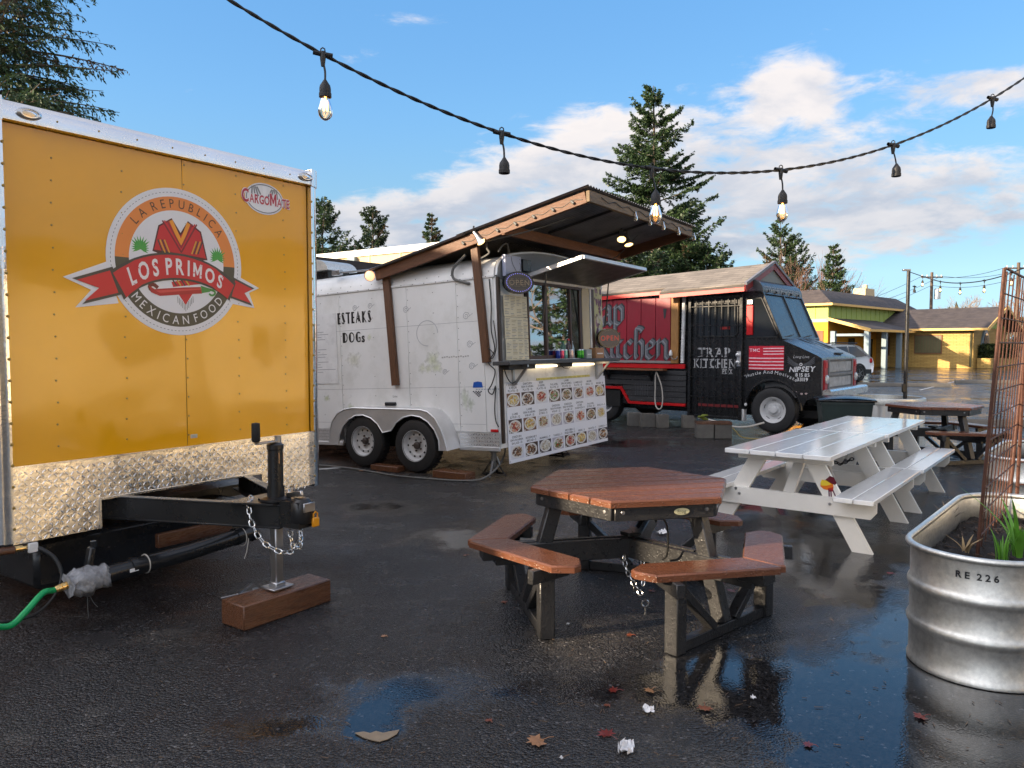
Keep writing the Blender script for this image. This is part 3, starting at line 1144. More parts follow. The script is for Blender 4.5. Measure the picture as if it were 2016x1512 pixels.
def plain_house(name, label, x0, y0, x1, y1, h, wall, roofm, wins, ridge=0.0):
    root = thing(name, label, 'building', ((x0 + x1) / 2, (y0 + y1) / 2, 0))
    w, d = x1 - x0, y1 - y0
    b = MB()
    b.box((0, 0, h / 2), (w, d, h))
    b.build('wall', wall, root)
    b = MB()
    if ridge:
        b.prism([(-w / 2 - .4, h), (w / 2 + .4, h), (0, h + ridge)], -d / 2 - .4, d / 2 + .4, T=lambda a, q, c: (a, c, q))
    else:
        b.box((0, 0, h + .08), (w + .3, d + .3, .16))
    b.build('roof', roofm, root)
    for (wx, wy, wz, sx, sy, sz) in wins:
        b = MB()
        b.box((wx, wy, wz), (sx, sy, sz))
        f = b.build('window', MT['white_trim'], root)
        b = MB()
        b.box((wx, wy, wz), (sx + (.03 if sx < sy else -.16), sy + (.03 if sy < sx else -.16), sz - .16))
        b.build('pane', MT['glass_dark'], f)
    return root


MT['stucco'] = mat('cream_stucco', srgb(214, 190, 150), 0.85, var=0.06, bump=.2, bscale=30)
MT['stucco2'] = mat('tan_stucco', srgb(232, 212, 172), 0.85, var=0.08, bump=.2, bscale=30)
MT['brownwall'] = mat('brown_board_wall', srgb(126, 84, 56), 0.7, var=0.15, stretch=(1, 1, .3))
MT['darkroof'] = mat('dark_roof', srgb(62, 54, 50), 0.7, var=0.2, bump=.3)
MT['whitecap'] = mat('white_parapet_cap', (0.78, 0.76, 0.72), 0.5, var=.05)
hw = [(-4.0, y_, 1.7, .06, 1.3, 1.3) for y_ in (-7, -3.5, 3.5, 7)]
plain_house('tan_house', 'long tan house across the lot to the east', 17, -10, 25, 9, 3.4, MT['stucco2'], MT['darkroof'], hw, 1.8)
plain_house('cream_shop', 'cream shop block on the south side of the lot', 4, -22, 18, -14, 4.2, MT['stucco'], MT['darkroof'], [(x_, 4.0, 1.6, 1.6, .06, 1.6) for x_ in (-5, -2, 2, 5)])
plain_house('west_shade_south', 'unseen long tan block added west of the lot to shade the foreground', -15.8, -12, -14, -1.93, 6.3, MT['stucco2'], MT['darkroof'], [(.9, y_, 1.7, .06, 1.6, 1.4) for y_ in (-3, 0, 3)])  # unseen, added to shade the foreground; the gap lets a sun stripe through
plain_house('west_shade_mid', 'unseen cream block added west of the lot to shade the white trailer', -15.8, -.55, -14, 6.4, 6.3, MT['stucco'], MT['darkroof'], [(.9, y_, 1.7, .06, 1.6, 1.4) for y_ in (-2, 1)])  # unseen, added and sized to shade the white trailer below its rafter
plain_house('shade_link', 'unseen low block added across the western gap to keep sun off the ground', -15.6, -2.05, -14.1, -.42, 3.85, MT['stucco2'], MT['darkroof'], [])  # unseen, added across the gap so the sun stripe misses the near ground
plain_house('west_shade_north', 'unseen taller brown block added north-west of the lot to shade the truck', -18, 6.4, -14.2, 13.0, 7.1, MT['brownwall'], MT['darkroof'], [(1.9, y_, 1.7, .06, 1.6, 1.4) for y_ in (-2, 1)])  # unseen, added and sized to shade the truck side but not its roof

# ------------------------------------------------------------------ buildings in the background
def brick_mat():
    m = bpy.data.materials.new('painted_yellow_brick')
    m.use_nodes = True
    N, L = m.node_tree.nodes, m.node_tree.links
    p = N['Principled BSDF']
    tc = N.new('ShaderNodeTexCoord')
    sp = N.new('ShaderNodeSeparateXYZ')
    L.new(tc.outputs['Object'], sp.inputs[0])
    cb = N.new('ShaderNodeCombineXYZ')
    a = N.new('ShaderNodeMath')
    a.operation = 'ADD'
    L.new(sp.outputs[0], a.inputs[0])
    L.new(sp.outputs[1], a.inputs[1])
    L.new(a.outputs[0], cb.inputs[0])
    L.new(sp.outputs[2], cb.inputs[1])
    b = N.new('ShaderNodeTexBrick')
    b.inputs['Scale'].default_value = 1.0
    b.inputs['Brick Width'].default_value = .42
    b.inputs['Row Height'].default_value = .105
    b.inputs['Mortar Size'].default_value = .010
    b.inputs['Color1'].default_value = (*srgb(200, 166, 94), 1)
    b.inputs['Color2'].default_value = (*srgb(186, 150, 82), 1)
    b.inputs['Mortar'].default_value = (*srgb(132, 98, 46), 1)
    L.new(cb.outputs[0], b.inputs['Vector'])
    L.new(b.outputs['Color'], p.inputs['Base Color'])
    bp = N.new('ShaderNodeBump')
    bp.inputs['Strength'].default_value = .8
    bp.inputs['Distance'].default_value = .03
    bp.invert = True
    L.new(b.outputs['Fac'], bp.inputs['Height'])
    L.new(bp.outputs[0], p.inputs['Normal'])
    p.inputs['Roughness'].default_value = .7
    return m


def shingle_mat(name, c1, c2, row, width, axis='z'):
    """asphalt shingles: courses across the slope"""
    m = bpy.data.materials.new(name)
    m.use_nodes = True
    N, L = m.node_tree.nodes, m.node_tree.links
    p = N['Principled BSDF']
    tc = N.new('ShaderNodeTexCoord')
    sp = N.new('ShaderNodeSeparateXYZ')
    L.new(tc.outputs['Object'], sp.inputs[0])
    cb = N.new('ShaderNodeCombineXYZ')
    L.new(sp.outputs[0 if axis != 'y' else 1], cb.inputs[0])
    L.new(sp.outputs[2], cb.inputs[1])
    b = N.new('ShaderNodeTexBrick')
    b.inputs['Scale'].default_value = 1.0
    b.inputs['Brick Width'].default_value = width
    b.inputs['Row Height'].default_value = row
    b.inputs['Mortar Size'].default_value = row * .07
    b.inputs['Bias'].default_value = -.1
    b.inputs['Color1'].default_value = (*c1, 1)
    b.inputs['Color2'].default_value = (*c2, 1)
    b.inputs['Mortar'].default_value = (*(q * .45 for q in c1), 1)
    L.new(cb.outputs[0], b.inputs['Vector'])
    ns = N.new('ShaderNodeTexNoise')
    ns.inputs['Scale'].default_value = 2.0
    ns.inputs['Detail'].default_value = 8
    L.new(tc.outputs['Object'], ns.inputs['Vector'])
    mr = N.new('ShaderNodeMapRange')
    L.new(ns.outputs[0], mr.inputs[0])
    mr.inputs[1].default_value, mr.inputs[2].default_value, mr.inputs[3].default_value, mr.inputs[4].default_value = .3, .7, .72, 1.25
    vm = N.new('ShaderNodeVectorMath')
    vm.operation = 'SCALE'
    L.new(b.outputs['Color'], vm.inputs[0])
    L.new(mr.outputs[0], vm.inputs['Scale'])
    L.new(vm.outputs[0], p.inputs['Base Color'])
    bp = N.new('ShaderNodeBump')
    bp.inputs['Strength'].default_value = .7
    bp.inputs['Distance'].default_value = .012
    bp.invert = True
    L.new(b.outputs['Fac'], bp.inputs['Height'])
    L.new(bp.outputs[0], p.inputs['Normal'])
    p.inputs['Roughness'].default_value = .8
    return m


MT['brick'] = brick_mat()
MT['shingle_far'] = shingle_mat('brown_grey_shingles', srgb(78, 70, 68), srgb(64, 58, 60), .07, .5)
MT['shingle_far_y'] = shingle_mat('brown_grey_shingles_end', srgb(78, 70, 68), srgb(64, 58, 60), .07, .5, 'y')
MT['green_board'] = mat('lime_board', srgb(172, 188, 98), 0.7, var=0.05)
MT['trim_yellow'] = mat('pale_yellow_trim', srgb(236, 190, 110), 0.6, var=.05)
MT['wall_orange'] = mat('orange_yellow_stucco', srgb(232, 160, 44), 0.8, var=.06)
MT['grey_blue'] = mat('grey_blue_paint', srgb(122, 140, 150), 0.6, var=.08)
MT['shutter'] = mat('dull_green_window_boards', srgb(96, 92, 62), 0.5, var=.2)

yb = thing('yellow_building', 'yellow and lime painted building with hipped shingle roof and brick wing across the lot', 'building', (21.3, 52, 0), R(45))
b = MB()
b.box((8.5, 1.8, 1.6), (17, 3.6, 3.2))
b.build('lower_wall', MT['wall_orange'], yb)
b = MB()
b.box((8.5, 1.8, 3.29), (17.06, 3.66, .22))
b.build('band', MT['grey_blue'], yb)
b = MB()
b.box((8.5, 1.8, 3.87), (17, 3.6, .94))
ug = b.build('upper_wall', MT['green_board'], yb)
for i in range(18):
    b = MB()
    b.box((.35 + i * .9, -.02, 3.87), (.05, .04, .93))
    b.build('batten', MT['green_board'], ug)
for i in range(3):
    b = MB()
    b.box((-.02, .9 + i * 1.1, 3.87), (.04, .05, .93))
    b.build('batten', MT['green_board'], ug)
# hipped roof: eave outside, flat top inside
x0, x1, y0, y1 = -.45, 17.4, -.45, 4.05
b = MB()
e = [(x0, y0, 4.4), (x1, y0, 4.4), (x1, y1, 4.4), (x0, y1, 4.4)]
t = [(x0 + 1.5, y0 + 1.5, 5.45), (x1 - 1.5, y0 + 1.5, 5.45), (x1 - 1.5, y1 - 1.5, 5.45), (x0 + 1.5, y1 - 1.5, 5.45)]
b.add(e + t, [(0, 1, 5, 4), (2, 3, 7, 6), (4, 5, 6, 7)])
b.mat = 1
b.add(e + t, [(1, 2, 6, 5), (3, 0, 4, 7)])
rf = b.build('roof', [MT['shingle_far'], MT['shingle_far_y']], yb)
b = MB()
for p0, p1 in zip(e, e[1:] + e[:1]):
    b.bar((p0[0], p0[1], 4.36), (p1[0], p1[1], 4.36), .06, .15)
b.box((8.5, 1.8, 4.34), (17.6, 4.4, .04))
b.build('fascia', MT['trim_yellow'], rf)
b = MB()
b.box((11.0, 1.8, 5.75), (1.9, .9, .6))
b.box((11.2, 1.8, 6.2), (.3, .3, .35))
b.build('rooftop_box', MT['stucco'], yb)
# porch roof against the green wall, with grey posts
b = MB()
q = [(-.15, .02, 3.46), (8.6, .02, 3.46), (8.6, -2.8, 2.66), (-.15, -2.8, 2.66)]
b.add(q + [(a, c, d - .12) for a, c, d in q], [(3, 2, 1, 0), (4, 5, 6, 7), (0, 1, 5, 4), (1, 2, 6, 5), (2, 3, 7, 6), (3, 0, 4, 7)])
pr = b.build('porch_roof', MT['shingle_far'], yb)
b = MB()
b.bar((-.2, .0, 3.40), (-.2, -2.84, 2.60), .08, .2)
b.bar((-.2, -2.84, 2.58), (8.6, -2.84, 2.58), .06, .16)
b.build('fascia', MT['trim_yellow'], pr)
for px_, py_ in ((.1, -2.55), (.1, -.35), (3.2, -2.55), (6.0, -2.55)):
    b = MB()
    b.box((px_, py_, 1.28), (.32, .32, 2.56), .02)
    b.build('porch_post', MT['grey_blue'], yb)
b = MB()
b.bar((.1, -2.4, 2.3), (.1, -.5, 2.3), .1, .16)
b.build('porch_beam', MT['grey_blue'], yb)
b = MB()
b.box((-.02, .75, 1.3), (.05, .9, 2.6))
b.build('door', MT['brownwall'], yb)
for dx in (4.0, 7.4):
    b = MB()
    b.box((dx, -.03, 1.05), (1.0, .06, 2.1))
    b.build('door', MT['glass_dark'], yb)
# brick wing
b = MB()
b.box((13.3, -3.25, 1.41), (9.0, 6.5, 2.82))
gable = [(8.8, 2.82), (17.8, 2.82), (13.3, 4.2)]
b.prism(gable, -6.5, 0, T=lambda a, c, d: (a, d, c))
bw = b.build('brick_wing', MT['brick'], yb)
b = MB()
for sgn in (-1, 1):
    p = [(13.3, .3, 4.42), (13.3, -7.5, 4.42), (13.3 + sgn * 5.1, -7.5, 2.78), (13.3 + sgn * 5.1, .3, 2.78)]
    lo = [(a, c, d - .14) for a, c, d in p]
    b.solid(p + lo, [(0, 1, 2, 3), (4, 5, 6, 7), (0, 1, 5, 4), (1, 2, 6, 5), (2, 3, 7, 6), (3, 0, 4, 7)])
wr = b.build('wing_roof', MT['shingle_far_y'], yb)
b = MB()
for sgn in (-1, 1):
    b.bar((13.3, -7.54, 4.36), (13.3 + sgn * 5.15, -7.54, 2.70), .06, .24)
b.bar((8.14, .3, 2.72), (8.14, -7.54, 2.72), .07, .16)
b.build('fascia', MT['trim_yellow'], wr)
b = MB()
b.prism([(9.2, 2.84), (17.4, 2.84), (13.3, 4.1)], -6.56, -6.52, T=lambda a, c, d: (a, d, c))
b.build('gable_panel', MT['green_board'], yb)
# window with boards, slit window, arched window, downpipe, hedge in a planter
b = MB()
b.box((8.76, -3.6, 1.68), (.06, 1.84, 1.36))
w_ = b.build('window', MT['brownwall'], yb)
for i in range(9):
    b = MB()
    b.box((8.725, -2.83 - i * .193, 1.68), (.03, .17, 1.22))
    b.build('window_board', MT['shutter'], w_)
b = MB()
b.box((8.77, -.8, 1.56), (.05, .36, 1.4))
w_ = b.build('slit_window', MT['brownwall'], yb)
b = MB()
b.box((8.74, -.8, 1.56), (.03, .24, 1.25))
b.build('pane', MT['glass_dark'], w_)


def arch(w, h, n=10):
    return [(-w / 2, 0), (w / 2, 0)] + [(w / 2 * math.cos(math.pi * i / n), h - w * .75 + w * .75 * math.sin(math.pi * i / n)) for i in range(n + 1)]


b = MB()
b.prism(arch(1.9, 1.75), -6.62, -6.5, T=lambda a, c, d: (11.5 + a, d, 1.0 + c))
w_ = b.build('arched_window', MT['grey_blue'], yb)
b = MB()
b.prism(arch(1.4, 1.4), -6.66, -6.6, T=lambda a, c, d: (11.5 + a, d, 1.1 + c))
b.build('pane', MT['glass_dark'], w_)
b = MB()
b.tube([(8.7, -6.3, 2.7), (8.72, -6.35, 2.4), (8.72, -6.35, .1)], .06, 6)
b.build('downpipe', MT['shutter'], yb)
b = MB()
b.box((13.3, -7.0, .35), (7.6, .9, .7), .02)
tag(b.build('brick_planter', MT['brick']), 'low yellow brick planter at the foot of the gable end', 'planter')
bpy.data.objects['brick_planter'].parent = None
bpy.data.objects['brick_planter'].matrix_world = Matrix.Translation((21.3, 52, 0)) @ Matrix.Rotation(R(45), 4, 'Z')
hr = np.random.default_rng(4)
n = 5200
hp = np.stack([hr.uniform(-3.5, 3.5, n), hr.uniform(-.45, .45, n), hr.uniform(0, .95, n)], 1)
hd = hp * np.array([.2, 1.5, 1.0]) + hr.normal(size=(n, 3)) * .5
h_ = leaf_cards(hp, hd, np.full(n, .05), np.full(n, .16), np.array([.04, .062, .02]) * hr.uniform(.5, 1.3, (n, 1)), 'clipped_hedge', None, MT['needles'])
tag(h_, 'clipped green hedge growing in the brick planter', 'hedge')
h_.matrix_world = Matrix.Translation((21.3, 52, 0)) @ Matrix.Rotation(R(45), 4, 'Z') @ Matrix.Translation((13.3, -7.0, .68))

# cream building with a white parapet cap, far behind the white trailer
cb_ = thing('cream_building', 'cream building with bright white parapet cap far behind the white trailer', 'building', (-8.34, 33, 0), R(-35.3))
b = MB()
b.box((1.3, 2, 2.6), (20.2, 4, 5.2))
b.build('wall', MT['stucco'], cb_)
b = MB()
b.box((1.3, 2, 5.33), (20.35, 4.15, .26), .01)
b.build('parapet_cap', MT['whitecap'], cb_)
for x_ in (3.2, 4.9, 6.6, 9.2):
    b = MB()
    b.box((x_, -.012, 2.6), (.05, .03, 5.18))
    b.build('panel_joint', MT['stucco2'], cb_)
b = MB()
b.box((2.3, -.10, 2.6), (.42, .16, 5.15))
b.build('downpipe', MT['grey_blue'], cb_)

# brown building with a deep dark eave, nearer
bb = thing('brown_building', 'brown board building with a deep dark eave behind the white trailer', 'building', (-5.06, 20, 0), R(51.7))
b = MB()
b.box((-5, 2.6, 1.75), (19, 4.6, 3.5))
w_ = b.build('wall', MT['brownwall'], bb)
for i in range(8):
    b = MB()
    b.box((-.4 + i * .62, .285, 1.75), (.03, .02, 3.46))
    b.build('board_joint', MT['darkroof'], w_)
b = MB()
b.box((-5, 2.3, 3.66), (20.2, 5.8, .30), .01)
b.build('roof', MT['darkroof'], bb)

# pale building with red lower wall at the far right
pb = thing('pale_building', 'pale far building with small windows and red lower wall at the picture edge', 'building', (48.5, 68, 0), R(-38))
b = MB()
b.box((4, 4, 2.6), (12, 8, 3.6))
b.build('wall', mat('pale_pink_stucco', srgb(206, 178, 160), .8, var=.05), pb)
b = MB()
b.box((4, 4, .42), (12.1, 8.1, .84))
b.build('plinth', mat('red_plinth', srgb(150, 44, 40), .6), pb)
b = MB()
b.box((4, 4, 4.5), (12.4, 8.4, .2))
b.build('roof', MT['darkroof'], pb)
for i in range(5):
    b = MB()
    b.box((-.8 + i * 1.9, -.05, 2.0), (1.5, .1, 1.3))
    w_ = b.build('window', MT['stucco'], pb)
    for k in (-1, 1):
        b = MB()
        b.box((-.8 + i * 1.9 + k * .36, -.11, 2.0), (.6, .04, 1.1))
        b.build('pane', MT['glass_dark'], w_)

# utility poles and overhead wires
MT['pole_wood'] = mat('grey_pole_wood', srgb(92, 78, 66), .8, var=.25, stretch=(1, 1, .2), vscale=9)


def utility_pole(px, d, top, label, transformer):
    root = thing('utility_pole', label, 'utility pole', (at(px, d), d, 0), 0, 'utility poles behind the yellow building')
    m_ = MB()
    m_.tube([(0, 0, 0), (0, 0, top)], [.17, .12], 10)
    m_.build('pole', MT['pole_wood'], root)
    m_ = MB()
    m_.box((0, 0, top - .45), (2.0, .1, .12))
    m_.build('crossarm', MT['pole_wood'], root)
    for q in (-.9, -.45, .45, .9):
        m_ = MB()
        m_.lathe([(.0, -.02), (.05, 0), (.05, .12), (.0, .16)], 6, (q, 0, top - .38))
        m_.build('insulator', MT['white_trim'], root)
    if transformer:
        m_ = MB()
        m_.lathe([(0, 0), (.28, .02), (.28, .9), (.2, 1.0), (0, 1.02)], 12, (.55, 0, top - 2.5))
        m_.build('transformer', MT['galv'], root)
    return root


d1, d2 = 72, 62
utility_pole(1830, d1, 1.6 + 143 / 1515 * d1, 'wooden utility pole with a grey transformer behind the dark brick-wing roof', True)
utility_pole(1999, d2, 1.6 + 162 / 1515 * d2, 'pale wooden utility pole at the picture edge behind the rusty trellis', False)
for k, (dz, dx) in enumerate(((-.35, -.9), (-.35, .9), (-1.2, 0))):
    m_ = MB()
    pts = []
    A = Vector((at(1830, d1) + dx, d1, 1.6 + 143 / 1515 * d1 + dz))
    B = Vector((at(1999, d2) + dx, d2, 1.6 + 162 / 1515 * d2 + dz))
    C = A + (A - B) * 2.2 + Vector((0, 0, -3.2))
    for i in range(13):
        t = i / 12
        p = C.lerp(A, t)
        pts.append(p - Z * 1.2 * (4 * t * (1 - t)) * .6)
    for i in range(1, 13):
        t = i / 12
        pts.append(A.lerp(B, t) - Z * .45 * (4 * t * (1 - t)))
    m_.tube(pts, .018, 4)
    tag(m_.build('overhead_wire', MT['cord']), ('upper overhead wire from the transformer pole, near strand', 'upper overhead wire from the transformer pole, far strand', 'lowest overhead wire between the two utility poles')[k], 'wire', 'overhead wires')

# ------------------------------------------------------------------ white wagon parked across the lot
MT['car_white'] = mat('white_car_paint', (0.80, 0.81, 0.82), .18, var=.04, coat=.7)
MT['car_trim'] = mat('black_car_trim', (.02, .02, .022), .45)
cr = thing('parked_car', 'white station wagon parked before the yellow building, front hidden by the black truck', 'car', (13.75, 34.3, 0), R(208))
# local: +x to the front, width along y
prof = [(-2.35, .42), (-2.4, .75), (-2.32, 1.02), (-2.12, 1.12), (-1.62, 1.55), (-1.3, 1.64), (.1, 1.66), (.42, 1.58), (1.15, 1.08), (2.0, .98), (2.3, .82), (2.36, .5), (2.3, .36), (-2.25, .36)]
b = MB()
sec = [(-.89, .0), (-.92, .25), (-.90, .6)]
vs, fs = [], []
ys = [-.86, -.92, -.92, .92, .92, .86]
n = len(prof)
for k, yy in enumerate((-.80, -.90, .90, .80)):
    for (px_, pz_) in prof:
        inset = 1.0
        if pz_ > 1.1:
            inset = 1 - .20 * (pz_ - 1.1) / .56
        f = .975 if k in (0, 3) else 1.0
        vs.append((px_ * f, yy * inset, .42 + (pz_ - .42) * (f if pz_ > 1.5 else 1.0)))
for k in range(3):
    for i in range(n):
        j = (i + 1) % n
        fs.append((k * n + i, k * n + j, (k + 1) * n + j, (k + 1) * n + i))
fs.append(tuple(range(n)))
fs.append(tuple(reversed(range(3 * n, 4 * n))))
b.add(vs, fs)
body = b.build('body', MT['car_white'], cr, angle=50)
for sgn in (-1, 1):
    def WY(z_):
        return sgn * (.905 * (1 - .20 * max(0, z_ - 1.1) / .56))
    for poly in ([(.35, 1.12), (1.0, 1.12), (.42, 1.50), (.02, 1.55)], [(-.78, 1.12), (.24, 1.12), (-.08, 1.55), (-.74, 1.56)], [(-1.95, 1.12), (-.88, 1.12), (-.84, 1.56), (-1.35, 1.55)]):
        b = MB()
        vsq = [(x_, WY(z_) + sgn * .006, z_) for x_, z_ in poly]
        b.add(vsq, [tuple(range(4)) if sgn < 0 else tuple(reversed(range(4)))])
        b.build('side_window', MT['glass_dark'], cr)
    b = MB()
    b.box((.98, sgn * 1.0, 1.12), (.14, .22, .15), .04)
    b.build('wing_mirror', MT['car_white'], cr)
    b = MB()
    b.box((-.1, sgn * .915, .44), (4.2, .05, .20), .01)
    b.build('sill_trim', MT['car_trim'], cr)
    b = MB()
    b.bar((-1.6, sgn * .62, 1.70), (.05, sgn * .62, 1.72), .05, .05, b=.01)
    b.build('roof_rail', MT['car_trim'], cr)
    for wx in (-1.42, 1.42):
        b = MB()
        b.lathe([(.18, -.11), (.33, -.11), (.36, -.07), (.36, .07), (.33, .11), (.18, .11)], 24, (wx, sgn * .84, .36), (0, 1, 0), closed=True)
        w_ = b.build('wheel', MT['rubber'], cr)
        b = MB()
        b.lathe([(0, .05), (.06, .06), (.07, .03), (.22, .04), (.235, .1), (.235, .02), (0, .0)], 20, (wx, sgn * .86, .36), (0, sgn, 0))
        for q in range(5):
            a_ = q * 2 * math.pi / 5
            b.bar((wx, sgn * .93, .36), (wx + .21 * math.cos(a_), sgn * .94, .36 + .21 * math.sin(a_)), .02, .05, (0, 1, 0))
        b.build('rim', MT['steel'], w_)
        b = MB()
        b.tube([(wx + .41 * math.cos(a_), sgn * .905, .36 + .41 * math.sin(a_)) for a_ in [math.pi * i / 12 for i in range(-1, 14)]], .045, 6)
        b.build('wheel_arch', MT['car_trim'], cr)
    b = MB()
    b.box((-2.3, sgn * .72, .92), (.12, .3, .2), .03)
    b.build('tail_light', MT['red_trim'], cr)
    b = MB()
    b.box((2.22, sgn * .68, .78), (.2, .34, .14), .03)
    b.build('headlight', MT['chrome'], cr)
for poly in ([(1.12, -.62, 1.10), (1.12, .62, 1.10), (.46, .56, 1.575), (.46, -.56, 1.575)],):
    b = MB()
    b.add([(x_ + .03, y_, z_ + .015) for x_, y_, z_ in poly], [(0, 1, 2, 3)])
    b.build('windscreen', MT['glass_dark'], cr)
b = MB()
b.add([(-2.17, .62, 1.13), (-2.17, -.62, 1.13), (-1.70, -.54, 1.53), (-1.70, .54, 1.53)], [(0, 1, 2, 3)])
b.build('rear_window', MT['glass_dark'], cr)

# ------------------------------------------------------------------ yellow cargo trailer
YT = thing('yellow_trailer', 'tall glossy yellow cargo trailer with a round Mexican food logo and tread-plate front', 'trailer', (-2.17, 5.14, 0), R(55.2))
b = MB()
b.box((-.02, 2.4, 1.83), (2.24, 4.72, 2.20), .02)
b.build('body', MT['yellow'], YT)
for x_, w_ in ((-.5385, 1.0745), (.5195, 1.0395)):
    b = MB()
    b.box((x_, .018, 1.872), (w_, .012, 1.905), .003)
    b.build('front_panel', MT['yellow'], YT)
b = MB()
b.tube([(-.001, .0155, .93), (-.001, .0155, 2.82)], .0018, 5)
b.build('seam', MT['black_steel'], YT)
# rails and corners
b = MB()
b.prism([(0, 2.828), (-.035, 2.832), (-.04, 2.90), (-.02, 2.935), (.05, 2.945), (.3, 2.95), (.3, 2.828)], -1.10, 1.06, T=lambda a, c, d: (d, a, c))
b.build('top_rail', MT['alu'], YT)
for sgn in (-1, 1):
    b = MB()
    prof = [(0, 0)] + [(.10 * math.sin(a_), .10 * (1 - math.cos(a_))) for a_ in [math.pi / 2 * i / 6 for i in range(7)]] + [(.10, .4), (0, .4)]
    cx_ = 1.045 if sgn > 0 else -1.085
    b.prism([(sgn * u_, v_ - .035) for u_, v_ in prof[1:]], .50, 2.945, T=lambda a, c, d: (cx_ + a, c, d))
    b.build('corner_post', MT['polished'], YT)
    b = MB()
    b.prism([(sgn * u_ * 1.06, v_ - .045) for u_, v_ in prof[1:]], 2.822, 2.95, T=lambda a, c, d: (cx_ + a, c, d))
    b.build('corner_cap', MT['alu'], YT)
for x_ in (-.95, .99):
    b = MB()
    b.lathe([(0, .0), (.062, .0), (.066, .01), (.05, .018), (.046, .012), (0, .016)], 20, (0, 0, 0), (0, -1, 0))
    o = b.build('marker_light', MT['chrome'], YT)
    o.location, o.scale = (x_, -.038, 2.882), (1, 1, .48)
    b = MB()
    b.lathe([(0, .022), (.03, .018), (.04, .012)], 16, (0, 0, 0), (0, -1, 0))
    b.build('lens', MT['bulb_glass'], o)


def screw(b, p, axis, r=.006, h=.004, n=8):
    b.lathe([(r, 0), (r * .9, h * .6), (r * .35, h), (0, h)], n, p, axis)


b = MB()
for x_ in (-.82, -.41, .012, .41, .82):
    for k in range(15):
        z_ = 1.0 + k * .128 + (.012 if x_ < 0 else 0)
        if z_ < 2.80:
            screw(b, (x_ + random.uniform(-.006, .006), .012, z_), (0, -1, 0))
for k in range(8):
    screw(b, (-.80 + k * .235, -.038, 2.875), (0, -1, 0))
for sgn in (-1, 1):
    for k in range(19):
        screw(b, ((1.047 if sgn > 0 else -1.088), -.036, .58 + k * .118), (0, -1, 0), .009, .006)
b.build('panel_screws', mat('weathered_screws', (.34, .22, .06), .35, .6, var=.3, vscale=30), YT, kind='stuff')
# tread plate with the notch for the drawbar, and its raised lugs
NT = .665
poly = [(-1.083, .485), (-.60, .485), (-.60, NT), (.58, NT), (.58, .485), (1.045, .51), (1.045, .925), (-1.083, .915)]
b = MB()
from mathutils.geometry import tessellate_polygon
b.prism(poly, 0, .006, T=lambda a, c, d: (a, .004 - d, c))
b.build('tread_plate', MT['plate'], YT)
b = MB()
pitch = .0315
for i in range(int(2.12 / pitch)):
    for k in range(int(.44 / pitch)):
        x_, z_ = -1.07 + i * pitch, .50 + k * pitch
        if -.62 < x_ < .60 and z_ < NT + .012 or z_ > .905:
            continue
        a_ = R(45) if (i + k) % 2 else R(-45)
        c_, s_ = math.cos(a_), math.sin(a_)
        l_, w_, h_ = .0155, .0042, .0028
        P = [(l_, 0), (l_ * .45, w_), (-l_ * .45, w_), (-l_, 0), (-l_ * .45, -w_), (l_ * .45, -w_)]
        base = [(x_ + u * c_ - v * s_, -.0022, z_ + u * s_ + v * c_) for u, v in P]
        top = [(x_ + u * .62 * c_ - v * .5 * s_, -.0022 - h_, z_ + u * .62 * s_ + v * .5 * c_) for u, v in P]
        b.add(base + top, [(5, 4, 3, 2, 1, 0)[::-1] if False else (6, 7, 8, 9, 10, 11)[::-1]] + [((q + 1) % 6, q, 6 + q, 6 + (q + 1) % 6) for q in range(6)])
b.build('tread_lugs', MT['lug'], YT, angle=25, kind='stuff')
b = MB()
for p0, p1 in (((-.60, 0, .485), (-.60, 0, NT)), ((-.60, 0, NT), (.58, 0, NT))):
    b.bar(p0, p1, .012, .02, (0, 1, 0))
b.bar((-1.083, -.004, .918), (1.045, -.004, .925), .01, .012)
b.build('edge_strip', MT['alu'], YT)

# logo, sticker and maker's badge: flat vinyl
LC, LR = (-.040, 2.148), .480


def YTf(x, y, z):
    return (x, .010 - z, y)


def lg(zx, zy):
    return (LC[0] + (zx - 1047) / 408 * LR, LC[1] + (1012 + .067 * (zx - 1047) - zy) / 437 * LR)


def P_(*pts):
    return [lg(*p) for p in pts]


b = MB()
WHITE, DARK, RED, ORG, OLV = srgb(226, 224, 226), srgb(62, 58, 54), srgb(200, 30, 40), srgb(228, 134, 58), srgb(84, 78, 50)
disc(b, *LC, LR, LR, YTf, .0010, WHITE, 72)
outline = P_((424, 1105), (640, 1020), (700, 1250), (480, 1268), (560, 1175))
flat(b, outline, YTf, .0012, WHITE, True)
flat(b, P_((1400, 1075), (1582, 1168), (1508, 1198), (1545, 1298), (1350, 1260)), YTf, .0012, WHITE, True)
for k in range(110):
    a_ = 2 * math.pi * k / 110
    ring(b, *LC, LR * .938, LR * .944, YTf, .0014, DARK, a_, a_ + .028, 2)
ring(b, *LC, LR * .70, LR * .885, YTf, .0016, ORG, 0, math.pi, 40)
ring(b, *LC, LR * .70, LR * .885, YTf, .0016, srgb(72, 70, 56), math.pi, 2 * math.pi, 40)
disc(b, *LC, LR * .70, LR * .70, YTf, .0018, WHITE, 56)
arc_text(b, 'LA REPUBLICA', *LC, LR * .735, R(88), LR * .115, YTf, .0020, srgb(70, 50, 34), 'n', gap=.62, xs=.86)
arc_text(b, 'MEXICAN FOOD', *LC, LR * .85, R(-90), LR * .115, YTf, .0020, WHITE, 'n', gap=.66, xs=.86, under=True)
